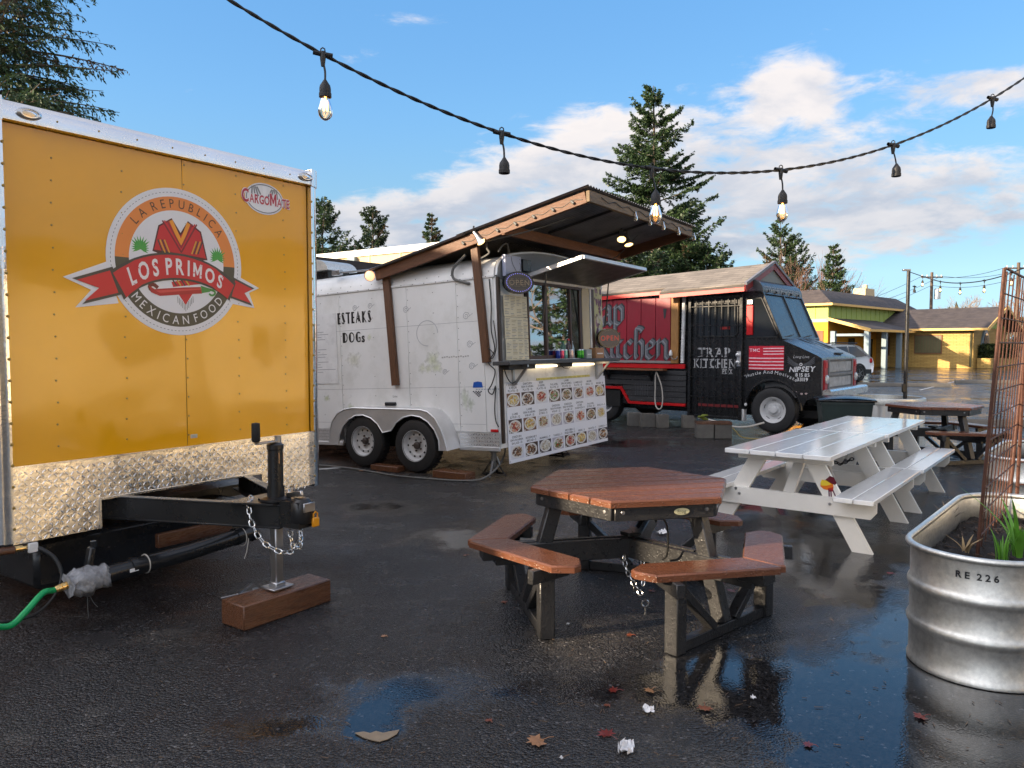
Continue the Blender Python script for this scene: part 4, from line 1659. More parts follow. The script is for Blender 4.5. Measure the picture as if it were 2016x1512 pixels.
# striped poncho
flat(b, P_((1010, 752), (1062, 836), (1108, 762), (1190, 822), (1228, 995), (1130, 1000), (1062, 965), (990, 985), (893, 950), (930, 800)), YTf, .0022, srgb(84, 20, 26), True)
flat(b, P_((1004, 766), (1062, 856), (1112, 776), (1182, 828), (1218, 985), (1062, 960), (903, 942), (938, 806)), YTf, .0024, RED, True)
for dx, c_ in ((0, srgb(236, 150, 40)), (24, srgb(150, 24, 40)), (40, RED), (52, srgb(120, 20, 34))):
    stroke(b, P_((1008 - dx, 772), (1064, 900 + dx * 1.0), (1110 + dx, 782)), LR * (.055 if dx == 0 else .022), YTf, .0026 + dx * 2e-6, c_)
for sx_, x_ in ((1, 926), (-1, 1196)):
    for k, c_ in enumerate((DARK, srgb(210, 160, 50), DARK, srgb(210, 160, 50))):
        xx = x_ + sx_ * k * 13
        stroke(b, P_((xx, 884), (xx + sx_ * 28, 958)), LR * .018, YTf, .0027, c_)
# agave plants
for ax, ay in ((826, 936), (1293, 982)):
    for k in range(15):
        a_ = R(-30 + k * 17)
        cx_, cy_ = lg(ax, ay)
        l_ = LR * (.165 if 4 <= k <= 10 else .125)
        d_ = (math.cos(a_), math.sin(a_))
        flat(b, [(cx_ - d_[1] * .012, cy_ + d_[0] * .006), (cx_ + d_[1] * .006, cy_ - d_[0] * .006), (cx_ + d_[0] * l_ * .5 + d_[1] * .007, cy_ + d_[1] * l_ * .5 - d_[0] * .007),
                 (cx_ + d_[0] * l_, cy_ + d_[1] * l_), (cx_ + d_[0] * l_ * .5 - d_[1] * .007, cy_ + d_[1] * l_ * .5 + d_[0] * .007)], YTf, .0022 + k * 2e-5, srgb(60 + 8 * (k % 3), 160, 66))
# fringe, tip of the poncho and the chillies
flat(b, P_((1000, 1130), (1120, 1110), (1200, 1140), (1010, 1160)), YTf, .0022, RED, True)
for k, c_ in enumerate((DARK, srgb(210, 160, 50), DARK, srgb(210, 160, 50))):
    stroke(b, P_((1010 + k * 26, 1120), (1030 + k * 26, 1150)), LR * .02, YTf, .0024, c_)
flat(b, P_((1040, 1200), (1130, 1198), (1084, 1268)), YTf, .0022, RED, True)
for k in range(11):
    x_ = 1036 + k * 9.4
    d_ = 1 - abs(k - 5) / 6
    stroke(b, P_((x_, 1208 + 56 * d_), (x_ + 1, 1244 + 62 * d_)), LR * .007, YTf, .0024, srgb(90, 84, 80))
stroke(b, [lg(*q) for q in bezier((915, 1160), (880, 1120), (845, 1165), (905, 1190), 8)], LR * .05, YTf, .0030, srgb(110, 24, 24))
flat(b, P_((868, 1150), (880, 1190), (930, 1212), (1060, 1205), (1188, 1200), (1180, 1160), (1080, 1162), (960, 1168), (900, 1172)), YTf, .0034, srgb(176, 30, 34), True)
flat(b, P_((905, 1180), (1060, 1172), (1182, 1168), (1182, 1176), (1060, 1184), (930, 1194)), YTf, .0036, srgb(210, 70, 66), True)
flat(b, P_((1180, 1152), (1232, 1168), (1266, 1176), (1236, 1190), (1186, 1198)), YTf, .0034, srgb(66, 140, 60), True)
stroke(b, [lg(*q) for q in bezier((1250, 1180), (1300, 1190), (1255, 1230), (1236, 1204), 8)], LR * .028, YTf, .0037, srgb(66, 140, 60))
# ribbon: tails, then the curved front
for tail in (((466, 1112), (672, 1046), (722, 1200), (512, 1252), (602, 1166)), ((1398, 1098), (1546, 1170), (1474, 1200), (1530, 1284), (1368, 1226))):
    flat(b, P_(*tail), YTf, .0040, DARK, True)
    mx, my = sum(q[0] for q in tail) / 5, sum(q[1] for q in tail) / 5
    flat(b, P_(*[(mx + (q[0] - mx) * .82, my + (q[1] - my) * .80) for q in tail]), YTf, .0042, srgb(206, 34, 40), True)
top = bezier((660, 1068), (880, 900), (1190, 920), (1414, 1136), 16)
bot = bezier((728, 1232), (880, 1070), (1190, 1085), (1368, 1248), 16)
for z_, c_, k in ((.0046, DARK, 0), (.0050, RED, 13)):
    b.col = c_
    A = [lg(q[0] + (k if i < 3 else -k if i > 13 else 0), q[1] + k) for i, q in enumerate(top)]
    B = [lg(q[0] + (k if i < 3 else -k if i > 13 else 0), q[1] - k) for i, q in enumerate(bot)]
    vs = [YTf(*q, z_) for q in A] + [YTf(*q, z_) for q in B]
    b.add(vs, [(i, 17 + i, 18 + i, i + 1) for i in range(16)])
# letters bent along the ribbon
s_, word = 0.0, 'LOS PRIMOS'
tw = text_width(word, 1, 'b', .40)
b.col = srgb(232, 222, 222)
for c in word:
    gw = .38 if c == ' ' else GL['b', c][2]
    if c != ' ':
        vs, fs, _ = GL['b', c]
        out = []
        for p, q in vs:
            t_ = .11 + .78 * (s_ + p) / tw
            i_ = min(15, int(t_ * 16))
            f_ = t_ * 16 - i_
            Tt = [top[i_][k] + (top[i_ + 1][k] - top[i_][k]) * f_ for k in (0, 1)]
            Bt = [bot[i_][k] + (bot[i_ + 1][k] - bot[i_][k]) * f_ for k in (0, 1)]
            w_ = .22 + .56 * q
            out.append(YTf(*lg(Bt[0] + (Tt[0] - Bt[0]) * w_, Bt[1] + (Tt[1] - Bt[1]) * w_), .0054))
        b.add(out, fs)
    s_ += gw + (0 if c == ' ' else .40)
rr = random.Random(5)
for k in range(22):                             # chipped print over the letters
    t_ = rr.uniform(.08, .92)
    i_ = min(15, int(t_ * 16))
    w_ = rr.uniform(.25, .8)
    x_, y_ = top[i_][0] * w_ + bot[i_][0] * (1 - w_), top[i_][1] * w_ + bot[i_][1] * (1 - w_)
    l_ = rr.uniform(5, 14)
    flat(b, P_((x_, y_), (x_ + l_, y_ - rr.uniform(0, 6)), (x_ + l_ * .7, y_ + rr.uniform(3, 7))), YTf, .0057 + k * 3e-6, RED)
logo = b.build('logo', MT['print'], YT)
logo['label'] = 'round La Republica Los Primos Mexican Food logo'
b = MB()
cx_, cy_ = .650, 2.668
disc(b, cx_, cy_, .168, .113, YTf, .0010, WHITE, 40)
disc(b, cx_, cy_, .158, .103, YTf, .0013, srgb(70, 70, 72), 40)
disc(b, cx_, cy_, .152, .097, YTf, .0016, srgb(228, 228, 230), 40)
for k in range(-4, 5):
    if abs(k) > 0:
        stroke(b, [(cx_ + k * .028, cy_ + .015), (cx_ + k * .014 + (.05 if k > 0 else -.05), cy_ + .075)], .012, YTf, .0019 + abs(k) * 1e-5, srgb(120, 120, 122))
flat(b, [(cx_ - .02, cy_ + .09), (cx_ + .02, cy_ + .09), (cx_, cy_ - .02)], YTf, .0022, srgb(236, 236, 238))
for z_, c_, k in ((.0026, srgb(236, 226, 228), .0045), (.0030, srgb(176, 30, 56), 0)):
    for n_, dx in enumerate((-k, k) if k else (0,)):
        x_ = cx_ - .195
        for i_, c in enumerate('CARGOMATE'):
            h_ = .088 if i_ in (0, 5) else .060
            text(b, c, x_ + dx, cy_ - .040 - dx, h_, YTf, z_ + 2e-5 * n_, c_, 'b', align='L', xs=.66)
            x_ += (GL['b', c][2] + .10) * h_ * .66
b.build('maker_badge', MT['print'], YT)['label'] = 'oval CargoMate badge'
b = MB()
rect(b, .02, .975, .07, 1.0, YTf, .001, srgb(200, 196, 180))
for k in range(3):
    rect(b, .025, .979 + k * .006, .065, .981 + k * .006, YTf, .0013, srgb(120, 110, 90))
b.build('small_sticker', MT['print'], YT)

# drawbar, coupler, jack
b = MB()
for sgn in (-1, 1):
    x_ = sgn * .575
    b.bar((x_, .3, .655), (sgn * .05, -1.02, .655), .058, .012, b=.003)
    b.bar((x_, .3, .522), (sgn * .05, -1.02, .522), .058, .012, b=.003)
    b.bar((x_ + sgn * .024, .3, .588), (sgn * .072, -1.02, .588), .008, .122)
b.build('drawbar', MT['black_steel'], YT)
b = MB()
b.prism([(-.26, -.72), (.26, -.72), (.12, -1.02), (-.12, -1.02)], .664, .674, T=lambda a, c, d: (a, c, d))
b.build('gusset_plate', MT['black_steel'], YT)
b = MB()
b.prism([(-.10, -.86), (.10, -.86), (.062, -1.10), (.055, -1.17), (-.055, -1.17), (-.062, -1.10)], .53, .685, T=lambda a, c, d: (a, c, d))
b.lathe([(0, .075), (.045, .07), (.066, .045), (.07, 0), (.07, -.06), (.06, -.075), (0, -.075)], 16, (0, -1.13, .63))
cp = b.build('coupler', MT['black_steel'], YT)
b = MB()
b.box((0, -1.198, .655), (.085, .012, .055), .004)
b.build('maker_plate', MT['steel'], cp)
b = MB()
b.bar((.02, -.98, .70), (-.01, -1.15, .735), .02, .03, b=.004)
b.tube([(.03, -1.0, .70), (.03, -1.0, .75), (.0, -1.06, .77), (-.03, -1.1, .75)], .006, 6)
b.build('latch', MT['steel'], cp)
lk = MB()
lk.box((.045, -1.20, .56), (.05, .022, .055), .006)
lk.tube([(.03, -1.20, .585), (.03, -1.20, .61), (.045, -1.20, .622), (.06, -1.20, .61), (.06, -1.20, .585)], .005, 6)
o = lk.build('padlock', mat('yellow_padlock', srgb(226, 150, 24), .35))
tag(o, 'small yellow padlock hanging from the trailer coupler', 'padlock')
o.matrix_world = Matrix.Translation((-2.17, 5.14, 0)) @ Matrix.Rotation(R(55.2), 4, 'Z')
JX, JY = -.04, -.95
b = MB()
b.lathe([(.045, .60), (.045, .98), (.049, .985), (.049, 1.01), (.03, 1.02), (0, 1.02)], 20, (JX, JY, 0))
b.lathe([(.09, .678), (.09, .69), (.05, .70), (.05, .76)], 20, (JX, JY, 0))
jk = b.build('jack_post', MT['black_steel'], YT)
b = MB()
b.box((JX, JY, .36), (.058, .058, .5), .006)
b.build('inner_leg', MT['steel'], jk)
b = MB()
b.box((JX, JY, .153), (.15, .13, .012), .003)
b.box((JX, JY, .17), (.075, .075, .03), .006)
b.build('foot_plate', MT['steel'], jk)
b = MB()
b.bar((JX + .02, JY, 1.03), (JX - .15, JY - .02, 1.03), .03, .012, b=.003)
b.lathe([(0, .03), (.02, .03), (.02, -.01), (.03, -.02)], 8, (JX + .02, JY, 1.03))
b.build('crank', MT['steel'], jk)
b = MB()
b.lathe([(0, .115), (.024, .11), (.025, .01), (.018, 0), (0, 0)], 12, (JX - .15, JY - .02, 1.04))
b.build('crank_grip', MT['rubber'], jk)
b = MB()
b.add([(JX - .012 + .001, JY - .0465, .90), (JX + .034, JY - .0315, .90), (JX + .034, JY - .0315, .965), (JX - .012, JY - .0465, .965)], [(0, 1, 2, 3)])
b.build('warning_label', mat('orange_white_label', srgb(222, 170, 120), .5, var=.5, vscale=30), jk)


def chain(name, label, pts, link_l, wire, m, M=None, cat='chain'):
    """separate welded links along a line"""
    P = [Vector(p) for p in pts]
    cum = [0.0]
    for a, c in zip(P, P[1:]):
        cum.append(cum[-1] + (c - a).length)
    step = link_l * .74
    k = int(cum[-1] / step)
    root = thing(name, label, cat, P[0])
    if M is not None:
        root.matrix_world = M @ Matrix.Translation(P[0])
    mm = MB()
    r1, r2 = link_l / 2 - wire, link_l * .30
    loop = []
    for i in range(14):
        a = 2 * math.pi * i / 14
        x = math.cos(a) * r2 * .9
        y = math.sin(a) * r2 * .9
        loop.append((x, y + math.copysign(r1 - r2 * .9, y if abs(y) > 1e-6 else 1), 0))
    mm.tube(loop, wire, 6, closed=True)
    base = mm.build('chain_link', m, root)

    def pos(s):
        s = min(max(s, 0), cum[-1])
        for i in range(len(P) - 1):
            if s <= cum[i + 1] + 1e-9:
                return P[i].lerp(P[i + 1], (s - cum[i]) / max(1e-9, cum[i + 1] - cum[i]))
        return P[-1]

    for i in range(k):
        a, c = pos(i * step), pos((i + 1) * step)
        t = (c - a).normalized()
        q = t.to_track_quat('Y', 'Z').to_matrix().to_4x4()
        q = q @ Matrix.Rotation(R(45 if i % 2 else -45), 4, 'Y')
        o = base if i == 0 else base.copy()
        if i:
            COL.objects.link(o)
            o.parent = root
        o.matrix_basis = Matrix.Translation((a + c) / 2 - P[0]) @ q
    return root


YM = Matrix.Translation((-2.17, 5.14, 0)) @ Matrix.Rotation(R(55.2), 4, 'Z')
c1 = catmull([(-.10, -.80, .69), (-.165, -.86, .66), (-.175, -.90, .55), (-.14, -.96, .44), (-.06, -1.04, .375), (.03, -1.04, .385), (.08, -1.02, .46), (.09, -1.0, .52)], 8)
chain('safety_chain', 'looped silver safety chain draped over the black trailer drawbar', c1, .052, .0046, MT['zinc'], YM)
c2 = catmull([(.16, -.82, .69), (.10, -.98, .52), (.05, -1.06, .42), (.0, -1.07, .38), (-.02, -1.06, .44), (-.02, -1.05, .52)], 8)
chain('safety_chain', 'short second silver chain hanging beside the jack foot under the coupler', c2, .052, .0046, MT['zinc'], YM)

# timber block under the jack
b = MB()
b.box((0, 0, .07), (.63, .215, .14), .006)
o = b.build('timber_block', MT['wetblock'])
tag(o, 'wet brown timber block under the trailer jack', 'wood block')
o.matrix_world = YM @ Matrix.Translation((-.045, -.965, 0)) @ Matrix.Rotation(R(-1), 4, 'Z')
# underside: chassis, wheels far back, grey tank, old boards
b = MB()
b.box((0, 2.6, .44), (1.9, 4.0, .09))
for sgn in (-1, 1):
    b.box((sgn * .6, 2.4, .36), (.08, 4.4, .13))
b.build('chassis', MT['black_steel'], YT)
for sgn in (-1, 1):
    for yy in (2.3, 3.15):
        b = MB()
        b.lathe([(.19, -.10), (.32, -.10), (.34, -.06), (.34, .06), (.32, .10), (.19, .10)], 28, (sgn * 1.0, yy, .34), (1, 0, 0), closed=True)
        w_ = b.build('wheel', MT['rubber'], YT)
        b = MB()
        b.lathe([(0, .02), (.1, .03), (.19, .05), (.195, .09), (.2, -.09), (0, -.05)], 24, (sgn * 1.0, yy, .34), (sgn, 0, 0))
        b.build('rim', MT['wheel_white'], w_)
b = MB()
b.box((-.15, .55, .29), (1.5, .75, .3), .03)
o = b.build('waste_tank', MT['pvc'], YT)
b = MB()
b.box((.02, -.02, .335), (.55, .04, .09), .004)
o = b.build('support_board', MT['wetblock'], YT)

# drain pipe, shrink-wrapped valve, green hose, gas line
b = MB()
pp = [(-.72, -.27, .272), (-.2, -.26, .285), (.33, -.24, .315), (.42, -.18, .33)]
b.tube([pp[0], pp[1], pp[2]], .053, 16)
dp = b.build('drain_pipe', MT['pvc'])
tag(dp, 'black plastic drain pipe slung under the trailer drawbar', 'pipe')
dp.matrix_world = YM
for q, r_ in ((.16, .060), (.86, .060), (.98, .062)):
    b = MB()
    A, B_ = Vector(pp[0]), Vector(pp[2])
    p_ = A.lerp(B_, q)
    b.tube([p_ - (B_ - A) * .018, p_ + (B_ - A) * .018], r_, 16)
    b.build('collar', MT['pvc'], dp)
b = MB()
b.add([(-.60, -.323, .285), (-.545, -.322, .287), (-.545, -.324, .267), (-.60, -.325, .265)], [(3, 2, 1, 0)])
b.build('pipe_sticker', MT['white_trim'], dp)
b = MB()
ang = [2 * math.pi * i / 20 for i in range(20)]
b.tube([(-.47, -.262 + .056 * math.cos(a), .279 + .056 * math.sin(a)) for a in ang], .004, 5, closed=True)
b.tube([(.22, -.245 + .06 * math.cos(a), .298 + .06 * math.sin(a)) for a in ang], .0035, 5, closed=True)
b.tube(catmull([(.22, -.325, .30), (.20, -.33, .22), (.18, -.33, .17)], 5), .003, 5)
b.build('tie_strap', MT['whitecord'], dp)
b = MB()
rr = np.random.default_rng(3)
pf = []
for i in range(11):
    t = i / 10
    r_ = .052 + .034 * math.sin(math.pi * min(1, t * 1.1)) + rr.normal() * .006
    pf.append((max(.02, r_), t * .22))
pf = [(0, 0)] + pf + [(0, .22)]
b.lathe(pf, 18, (-.93, -.275, .262), (1, 0, .04))
b.v = [(x_ + rr.normal() * .006, y_ + rr.normal() * .007, z_ + rr.normal() * .008) for x_, y_, z_ in b.v]
vw = b.build('wrapped_valve', MT['plastic_bag'], dp, angle=70)
b = MB()
b.box((-.80, -.265, .382), (.035, .05, .14), .008, rot=Matrix.Rotation(R(12), 3, 'Y'))
b.lathe([(0, .02), (.018, .015), (.018, -.02)], 8, (-.775, -.265, .467))
b.build('valve_handle', MT['pvc'], dp)
b = MB()
b.tube([(-.82, -.27, .18), (-.825, -.28, .10), (-.82, -.275, .05)], .002, 4)
b.tube([(-.81, -.27, .18), (-.79, -.275, .13), (-.77, -.28, .10)], .002, 4)
b.build('loose_string', MT['greycord'], dp)


def yw(px_, py_, y_):
    """point on the plane y = y_ of the trailer under a pixel, in the trailer's own metres"""
    f_, cy_ = 1515.0, 756.0
    c_, s_ = math.cos(R(2.87)), math.sin(R(2.87))
    d = Vector(((px_ - 1008) / f_, c_ - (py_ - cy_) / f_ * s_, -s_ - (py_ - cy_) / f_ * c_))
    iM = YM.inverted()
    o_ = iM @ Vector((0, 0, 1.6))
    dl = iM.to_3x3() @ d
    t = (y_ - o_.y) / dl.y
    return o_ + dl * t


hp = catmull([(-.935, -.275, .268), (-1.0, -.275, .258), yw(84, 1168, -.32), yw(50, 1205, -.37), yw(20, 1232, -.40), yw(-40, 1252, -.5), (-1.75, -1.1, .022), (-2.3, -2.0, .02)], 6)
b = MB()
b.tube(hp, .0165, 12)
o = b.build('garden_hose', MT['hose'])
o.matrix_world = YM
tag(o, 'bright green garden hose screwed to the wrapped drain valve', 'hose')
b = MB()
a0, a1 = Vector(hp[0]), Vector(hp[6])
dr = (a1 - a0).normalized()
b.lathe([(.013, -.02), (.022, -.018), (.022, 0), (.018, .003), (.022, .006), (.022, .024), (.018, .027), (.0215, .03), (.019, .055), (.017, .06)], 14, a0, dr)
b.build('brass_fitting', MT['brass'], o)
gp = catmull([yw(66, 1076, -.02), yw(85, 1083, -.06), yw(108, 1100, -.10), yw(121, 1130, -.14), yw(112, 1165, -.18), yw(85, 1198, -.22), yw(50, 1217, -.26), yw(0, 1226, -.30), yw(-60, 1230, -.33), (-1.9, -.9, .015)], 6)
b = MB()
b.tube(gp, [.012] * 18 + [.008] * (len(gp) - 18), 10)
o = b.build('gas_line', MT['cord'])
o.matrix_world = YM
tag(o, 'thin black gas line looping down from the trailer corner', 'cable')
g0 = Vector(gp[0])
b = MB()
b.lathe([(.012, -.10), (.017, -.098), (.017, -.06), (.011, -.058), (.011, -.03), (.02, -.03), (.02, .0)], 12, g0, (1, 0, -.05))
b.build('brass_coupling', MT['brass'], o)
b = MB()
b.box(g0 + Vector((-.012, -.02, .0)), (.05, .02, .055), .004)
b.build('white_tag', MT['white_trim'], o)
b = MB()
b.tube([g0 + Vector((-.10, 0, .004)), g0 + Vector((-.32, .02, .01))], .022, 10)
b.build('copper_tail', MT['wetblock'], o)
# scrap beneath
b = MB()
b.bar((-.02, -.52, .02), (.10, -.50, .05), .03, .01)
b.lathe([(0, 0), (.02, 0), (.02, .03), (0, .03)], 8, (.10, -.55, .0))
b.tube([(-.12, -.50, .012), (.0, -.53, .015), (.09, -.55, .014)], .008, 6)
o = b.build('scrap_fitting', MT['steel'])
o.matrix_world = YM
tag(o, 'loose scrap of metal fittings lying under the drawbar', 'scrap metal')

# ------------------------------------------------------------------ white food trailer with the menu board
MR = (R(-2.4), 0, R(57.3))
MTR = thing('food_trailer', 'white enclosed food trailer with twin-axle fenders and a serving window under a wooden awning', 'trailer', (-.12, 9.2, 0), MR)
MM = Matrix.Translation((-.12, 9.2, 0)) @ Matrix.Rotation(R(57.3), 4, 'Z') @ Matrix.Rotation(R(-2.4), 4, 'X')
LEN = 5.2


def MS(x, y, z):          # side of the trailer: x runs with the reading direction, z proud of the skin
    return (-.008 - z, -x, y)


def MF(x, y, z):          # serving side
    return (x, -z, y)


sec = [(.004, .36), (.004, 2.43), (.02, 2.52), (.07, 2.60), (.16, 2.66), (.35, 2.71), (.6, 2.752), (.87, 2.783), (1.14, 2.80), (1.42, 2.806), (1.70, 2.80), (1.97, 2.783), (2.24, 2.752), (2.49, 2.71), (2.68, 2.66), (2.77, 2.60), (2.82, 2.52), (2.836, 2.43), (2.836, .36)]
b = MB()
b.prism(sec, .02, LEN, T=lambda a, c, d: (a, d, c))
b.build('body', MT['white_paint'], MTR, angle=30)
seams = [.19, .585, 1.385, 2.595, 3.80, 5.0]
for a_, c_ in zip([.03] + seams, seams):
    b = MB()
    b.box((-.002, (a_ + c_) / 2, 1.49), (.012, c_ - a_ - .005, 1.87), .002)
    b.build('side_panel', MT['white_paint'], MTR)
b = MB()
b.box((-.012, LEN / 2, 2.432), (.022, LEN, .028), .004)
b.build('drip_rail', MT['white_trim'], MTR)
b = MB()
for k in range(27):
    screw(b, (-.024, .12 + k * .19, 2.434), (-1, 0, 0), .007, .004)
    if k % 1 == 0:
        screw(b, (.018, .1 + k * .19, 2.50), (-1, 0, .2), .007, .005)
for s_ in seams[1:]:
    for k in range(14):
        for d_ in (-.022,):
            screw(b, (-.008, s_ + d_, .62 + k * .135), (-1, 0, 0), .0055, .004)
for y_ in (.95, 1.98, 2.95):
    for k in range(7):
        screw(b, (-.008, y_, .75 + k * .26), (-1, 0, 0), .0055, .004)
b.build('panel_screws', MT['greycord'], MTR, kind='stuff')
for y0_, y1_ in ((.0, .60), (2.60, 5.0)):
    b = MB()
    b.box((-.010, (y0_ + y1_) / 2, .462), (.012, y1_ - y0_, .17))
    tp = b.build('tread_strip', MT['fender'], MTR)
    b = MB()
    for i in range(int((y1_ - y0_) / .04)):
        for k in range(4):
            a_ = R(45) if (i + k) % 2 else R(-45)
            b.box((-.0165, y0_ + .02 + i * .04, .40 + k * .042), (.003, .028, .007), rot=Matrix.Rotation(a_, 3, 'X'))
    b.build('tread_lugs', MT['alu'], tp, kind='stuff')
    b = MB()
    b.box((-.014, (y0_ + y1_) / 2, .352), (.03, y1_ - y0_, .05), .004)
    b.build('lower_rail', MT['fender'], tp)
b = MB()
b.box((-.012, .075, .575), (.02, .11, .035), .006)
b.build('side_reflector', MT['red_trim'], MTR)
b = MB()
b.box((-.012, 1.72, .90), (.03, .20, .05), .012)
b.build('marker_lamp', MT['black_gloss'], MTR)
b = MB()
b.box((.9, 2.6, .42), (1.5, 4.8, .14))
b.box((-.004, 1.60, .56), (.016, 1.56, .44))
b.build('wheel_shade_panels', MT['dark'], MTR)  # near-black slab and panel stand for shade under the body, behind the wheels
# double-arched fender, outside the body
FO = [(2.60, .40), (2.585, .56), (2.53, .69), (2.43, .79), (2.30, .845), (2.15, .865), (1.0, .845), (.88, .82), (.77, .74), (.69, .62), (.63, .48), (.595, .345)]
FI = [(.72, .345)]
for cy_ in (1.13, 2.01):
    for k in range(9):
        a_ = R(-2 + k * 150 / 8) if cy_ < 1.5 else R(28 + k * 150 / 8)
        FI.append((cy_ - .425 * math.cos(a_) if True else 0, .35 + .425 * math.sin(a_)))
FI = [p for p in FI if p[1] >= .34] + [(2.47, .40)]
b = MB()
poly = [(y_, z_) for y_, z_ in FO] + FI
from mathutils.geometry import tessellate_polygon
tri = tessellate_polygon([[Vector((p[0], p[1], 0)) for p in poly]])
for x_ in (-.275, -.283):
    fl = [tuple(t) for t in tri]
    b.add([(x_, p[0], p[1]) for p in poly], fl)
n = len(FO)
o_ = len(b.v)
vs = [(-.285, y_, z_) for y_, z_ in FO] + [(.0, y_, z_ + .01) for y_, z_ in FO]
b.add(vs, [(i, i + 1, n + i + 1, n + i) for i in range(n - 1)])
b.tube([(-.280, y_, z_) for y_, z_ in FI], .009, 6)
b.tube([(-.283, y_, z_) for y_, z_ in FO], .010, 6)
b.build('fender', MT['fender'], MTR, angle=50)


def trailer_wheel(parent, y_, z_, x_, r_):
    b = MB()
    b.lathe([(.19, -.095), (r_ * .80, -.10), (r_ * .95, -.085), (r_, -.055), (r_, .055), (r_ * .95, .085), (r_ * .80, .10), (.19, .095)], 36, (x_, y_, z_), (-1, 0, 0), closed=True)
    for k in range(40):
        a_ = 2 * math.pi * k / 40
        for q in (-1, 1):
            b.box((x_ + q * .035, y_ + (r_ + .001) * math.cos(a_), z_ + (r_ + .001) * math.sin(a_)), (.045, .012, .02), rot=Matrix.Rotation(a_ - math.pi / 2, 3, 'X'))
    w_ = b.build('wheel', MT['rubber'], parent)
    b = MB()
    b.lathe([(0, .025), (.055, .028), (.10, .03), (.125, .045), (.165, .04), (.178, .07), (.196, .098), (.20, .098), (.198, .06), (.185, -.05)], 32, (x_, y_, z_), (-1, 0, 0))
    rm = b.build('rim', MT['wheel_white'], w_)
    b = MB()
    for k in range(10):
        a_ = 2 * math.pi * k / 10
        b.lathe([(0, .003), (.0145, .002), (.016, -.004)], 10, (x_ - .042, y_ + .142 * math.cos(a_), z_ + .142 * math.sin(a_)), (-1, 0, 0))
    b.build('rim_holes', MT['dark'], rm, kind='stuff')
    b = MB()
    b.lathe([(.045, .02), (.045, .06), (.03, .075), (0, .078)], 14, (x_, y_, z_), (-1, 0, 0))
    for k in range(5):
        a_ = 2 * math.pi * k / 5
        b.lathe([(.012, .02), (.011, .05), (0, .052)], 6, (x_, y_ + .068 * math.cos(a_), z_ + .068 * math.sin(a_)), (-1, 0, 0))
    b.build('hub', mat('rusty_hub', (.05, .035, .028), .6, var=.4, vscale=20) if 'hub' not in MT else MT['hub'], rm)


MT['hub'] = mat('rusty_hub', (.05, .035, .028), .6, var=.4, vscale=20)
trailer_wheel(MTR, 1.13, .388, -.165, .34)
trailer_wheel(MTR, 2.01, .425, -.165, .34)
# faded lettering, shield emblem, notice and stains on the side
b = MB()
INK = srgb(38, 36, 36)
x_ = -2.63
for k, c in enumerate('ESTEAKS'):
    w_ = GL['n', c][2] * .155 * .62
    text(b, c, x_, 2.0, .155, MS, .0030, INK, 'n', align='L', xs=.62)
    if c in 'ETAK':
        rect(b, x_ + (.045 if c == 'A' else .035 if c == 'T' else .0), 2.0 + (.0 if c != 'A' else .02), x_ + (.075 if c == 'A' else .062 if c == 'T' else .034), 2.0 + (.15 if c != 'A' else .10), MS, .0033, INK)
    else:
        stroke(b, [(x_ + .02, 2.115), (x_ + w_ * .55, 2.075), (x_ + w_ * .85, 2.035)], .036, MS, .0033, INK)
    x_ += w_ + .024
x_ = -2.545
for k, c in enumerate('DOG'):
    w_ = GL['n', c][2] * .14 * .72
    text(b, c, x_, 1.74, .14, MS, .0030, INK, 'n', align='L', xs=.72)
    if c == 'D':
        rect(b, x_, 1.74, x_ + .045, 1.88, MS, .0033, INK)
    else:
        flat(b, [(x_ + .012 + .0, 1.80), (x_ + .02, 1.775), (x_ + .042, 1.752), (x_ + .042, 1.868), (x_ + .02, 1.845)], MS, .0033, INK)
    x_ += w_ + .02
text(b, 's', x_, 1.74, .12, MS, .0030, INK, 'b', align='L', xs=.9)
b.build('lettering', MT['print'], MTR)['label'] = 'black faded ESTEAKS DOGs lettering'
b = MB()
BLUE = srgb(28, 84, 170)
flat(b, [(-.375, 1.10), (-.225, 1.10), (-.238, 1.165), (-.30, 1.175), (-.362, 1.165)], MS, .0030, BLUE)
for i in range(8):
    for k in range(7):
        if (i + k) % 2:
            continue
        x0_, z0_ = -.375 + i * .01875, 1.045 - k * .0145
        m_ = (k * .0125)
        if x0_ - -.375 >= m_ - .004 and x0_ + .01875 <= -.225 - m_ + .004:
            rect(b, x0_, z0_, x0_ + .01875, z0_ + .0145, MS, .0030, srgb(40, 44, 60))
for k in range(9):
    rect(b, -.33 + k * .04, 1.072, -.305 + k * .04, 1.084, MS, .0031, srgb(160, 170, 182))
b.build('shield_emblem', MT['print'], MTR)['label'] = 'blue and chequered shield emblem'
b = MB()
b.box((-.012, 2.90, 1.672), (.006, .48, .975))
o = b.build('notice_sheet', MT['white_trim'], MTR)
b = MB()
rr = random.Random(2)
for k in range(24):
    if rr.random() < .72:
        z_ = 2.08 - k * .035
        x0_ = -3.10
        rect(b, x0_, z_, x0_ + rr.uniform(.1, .40), z_ + .008, MS, .0075, srgb(150, 148, 156))
b.build('notice_text', MT['paper'], o)
b = MB()
gp = srgb(186, 190, 168)
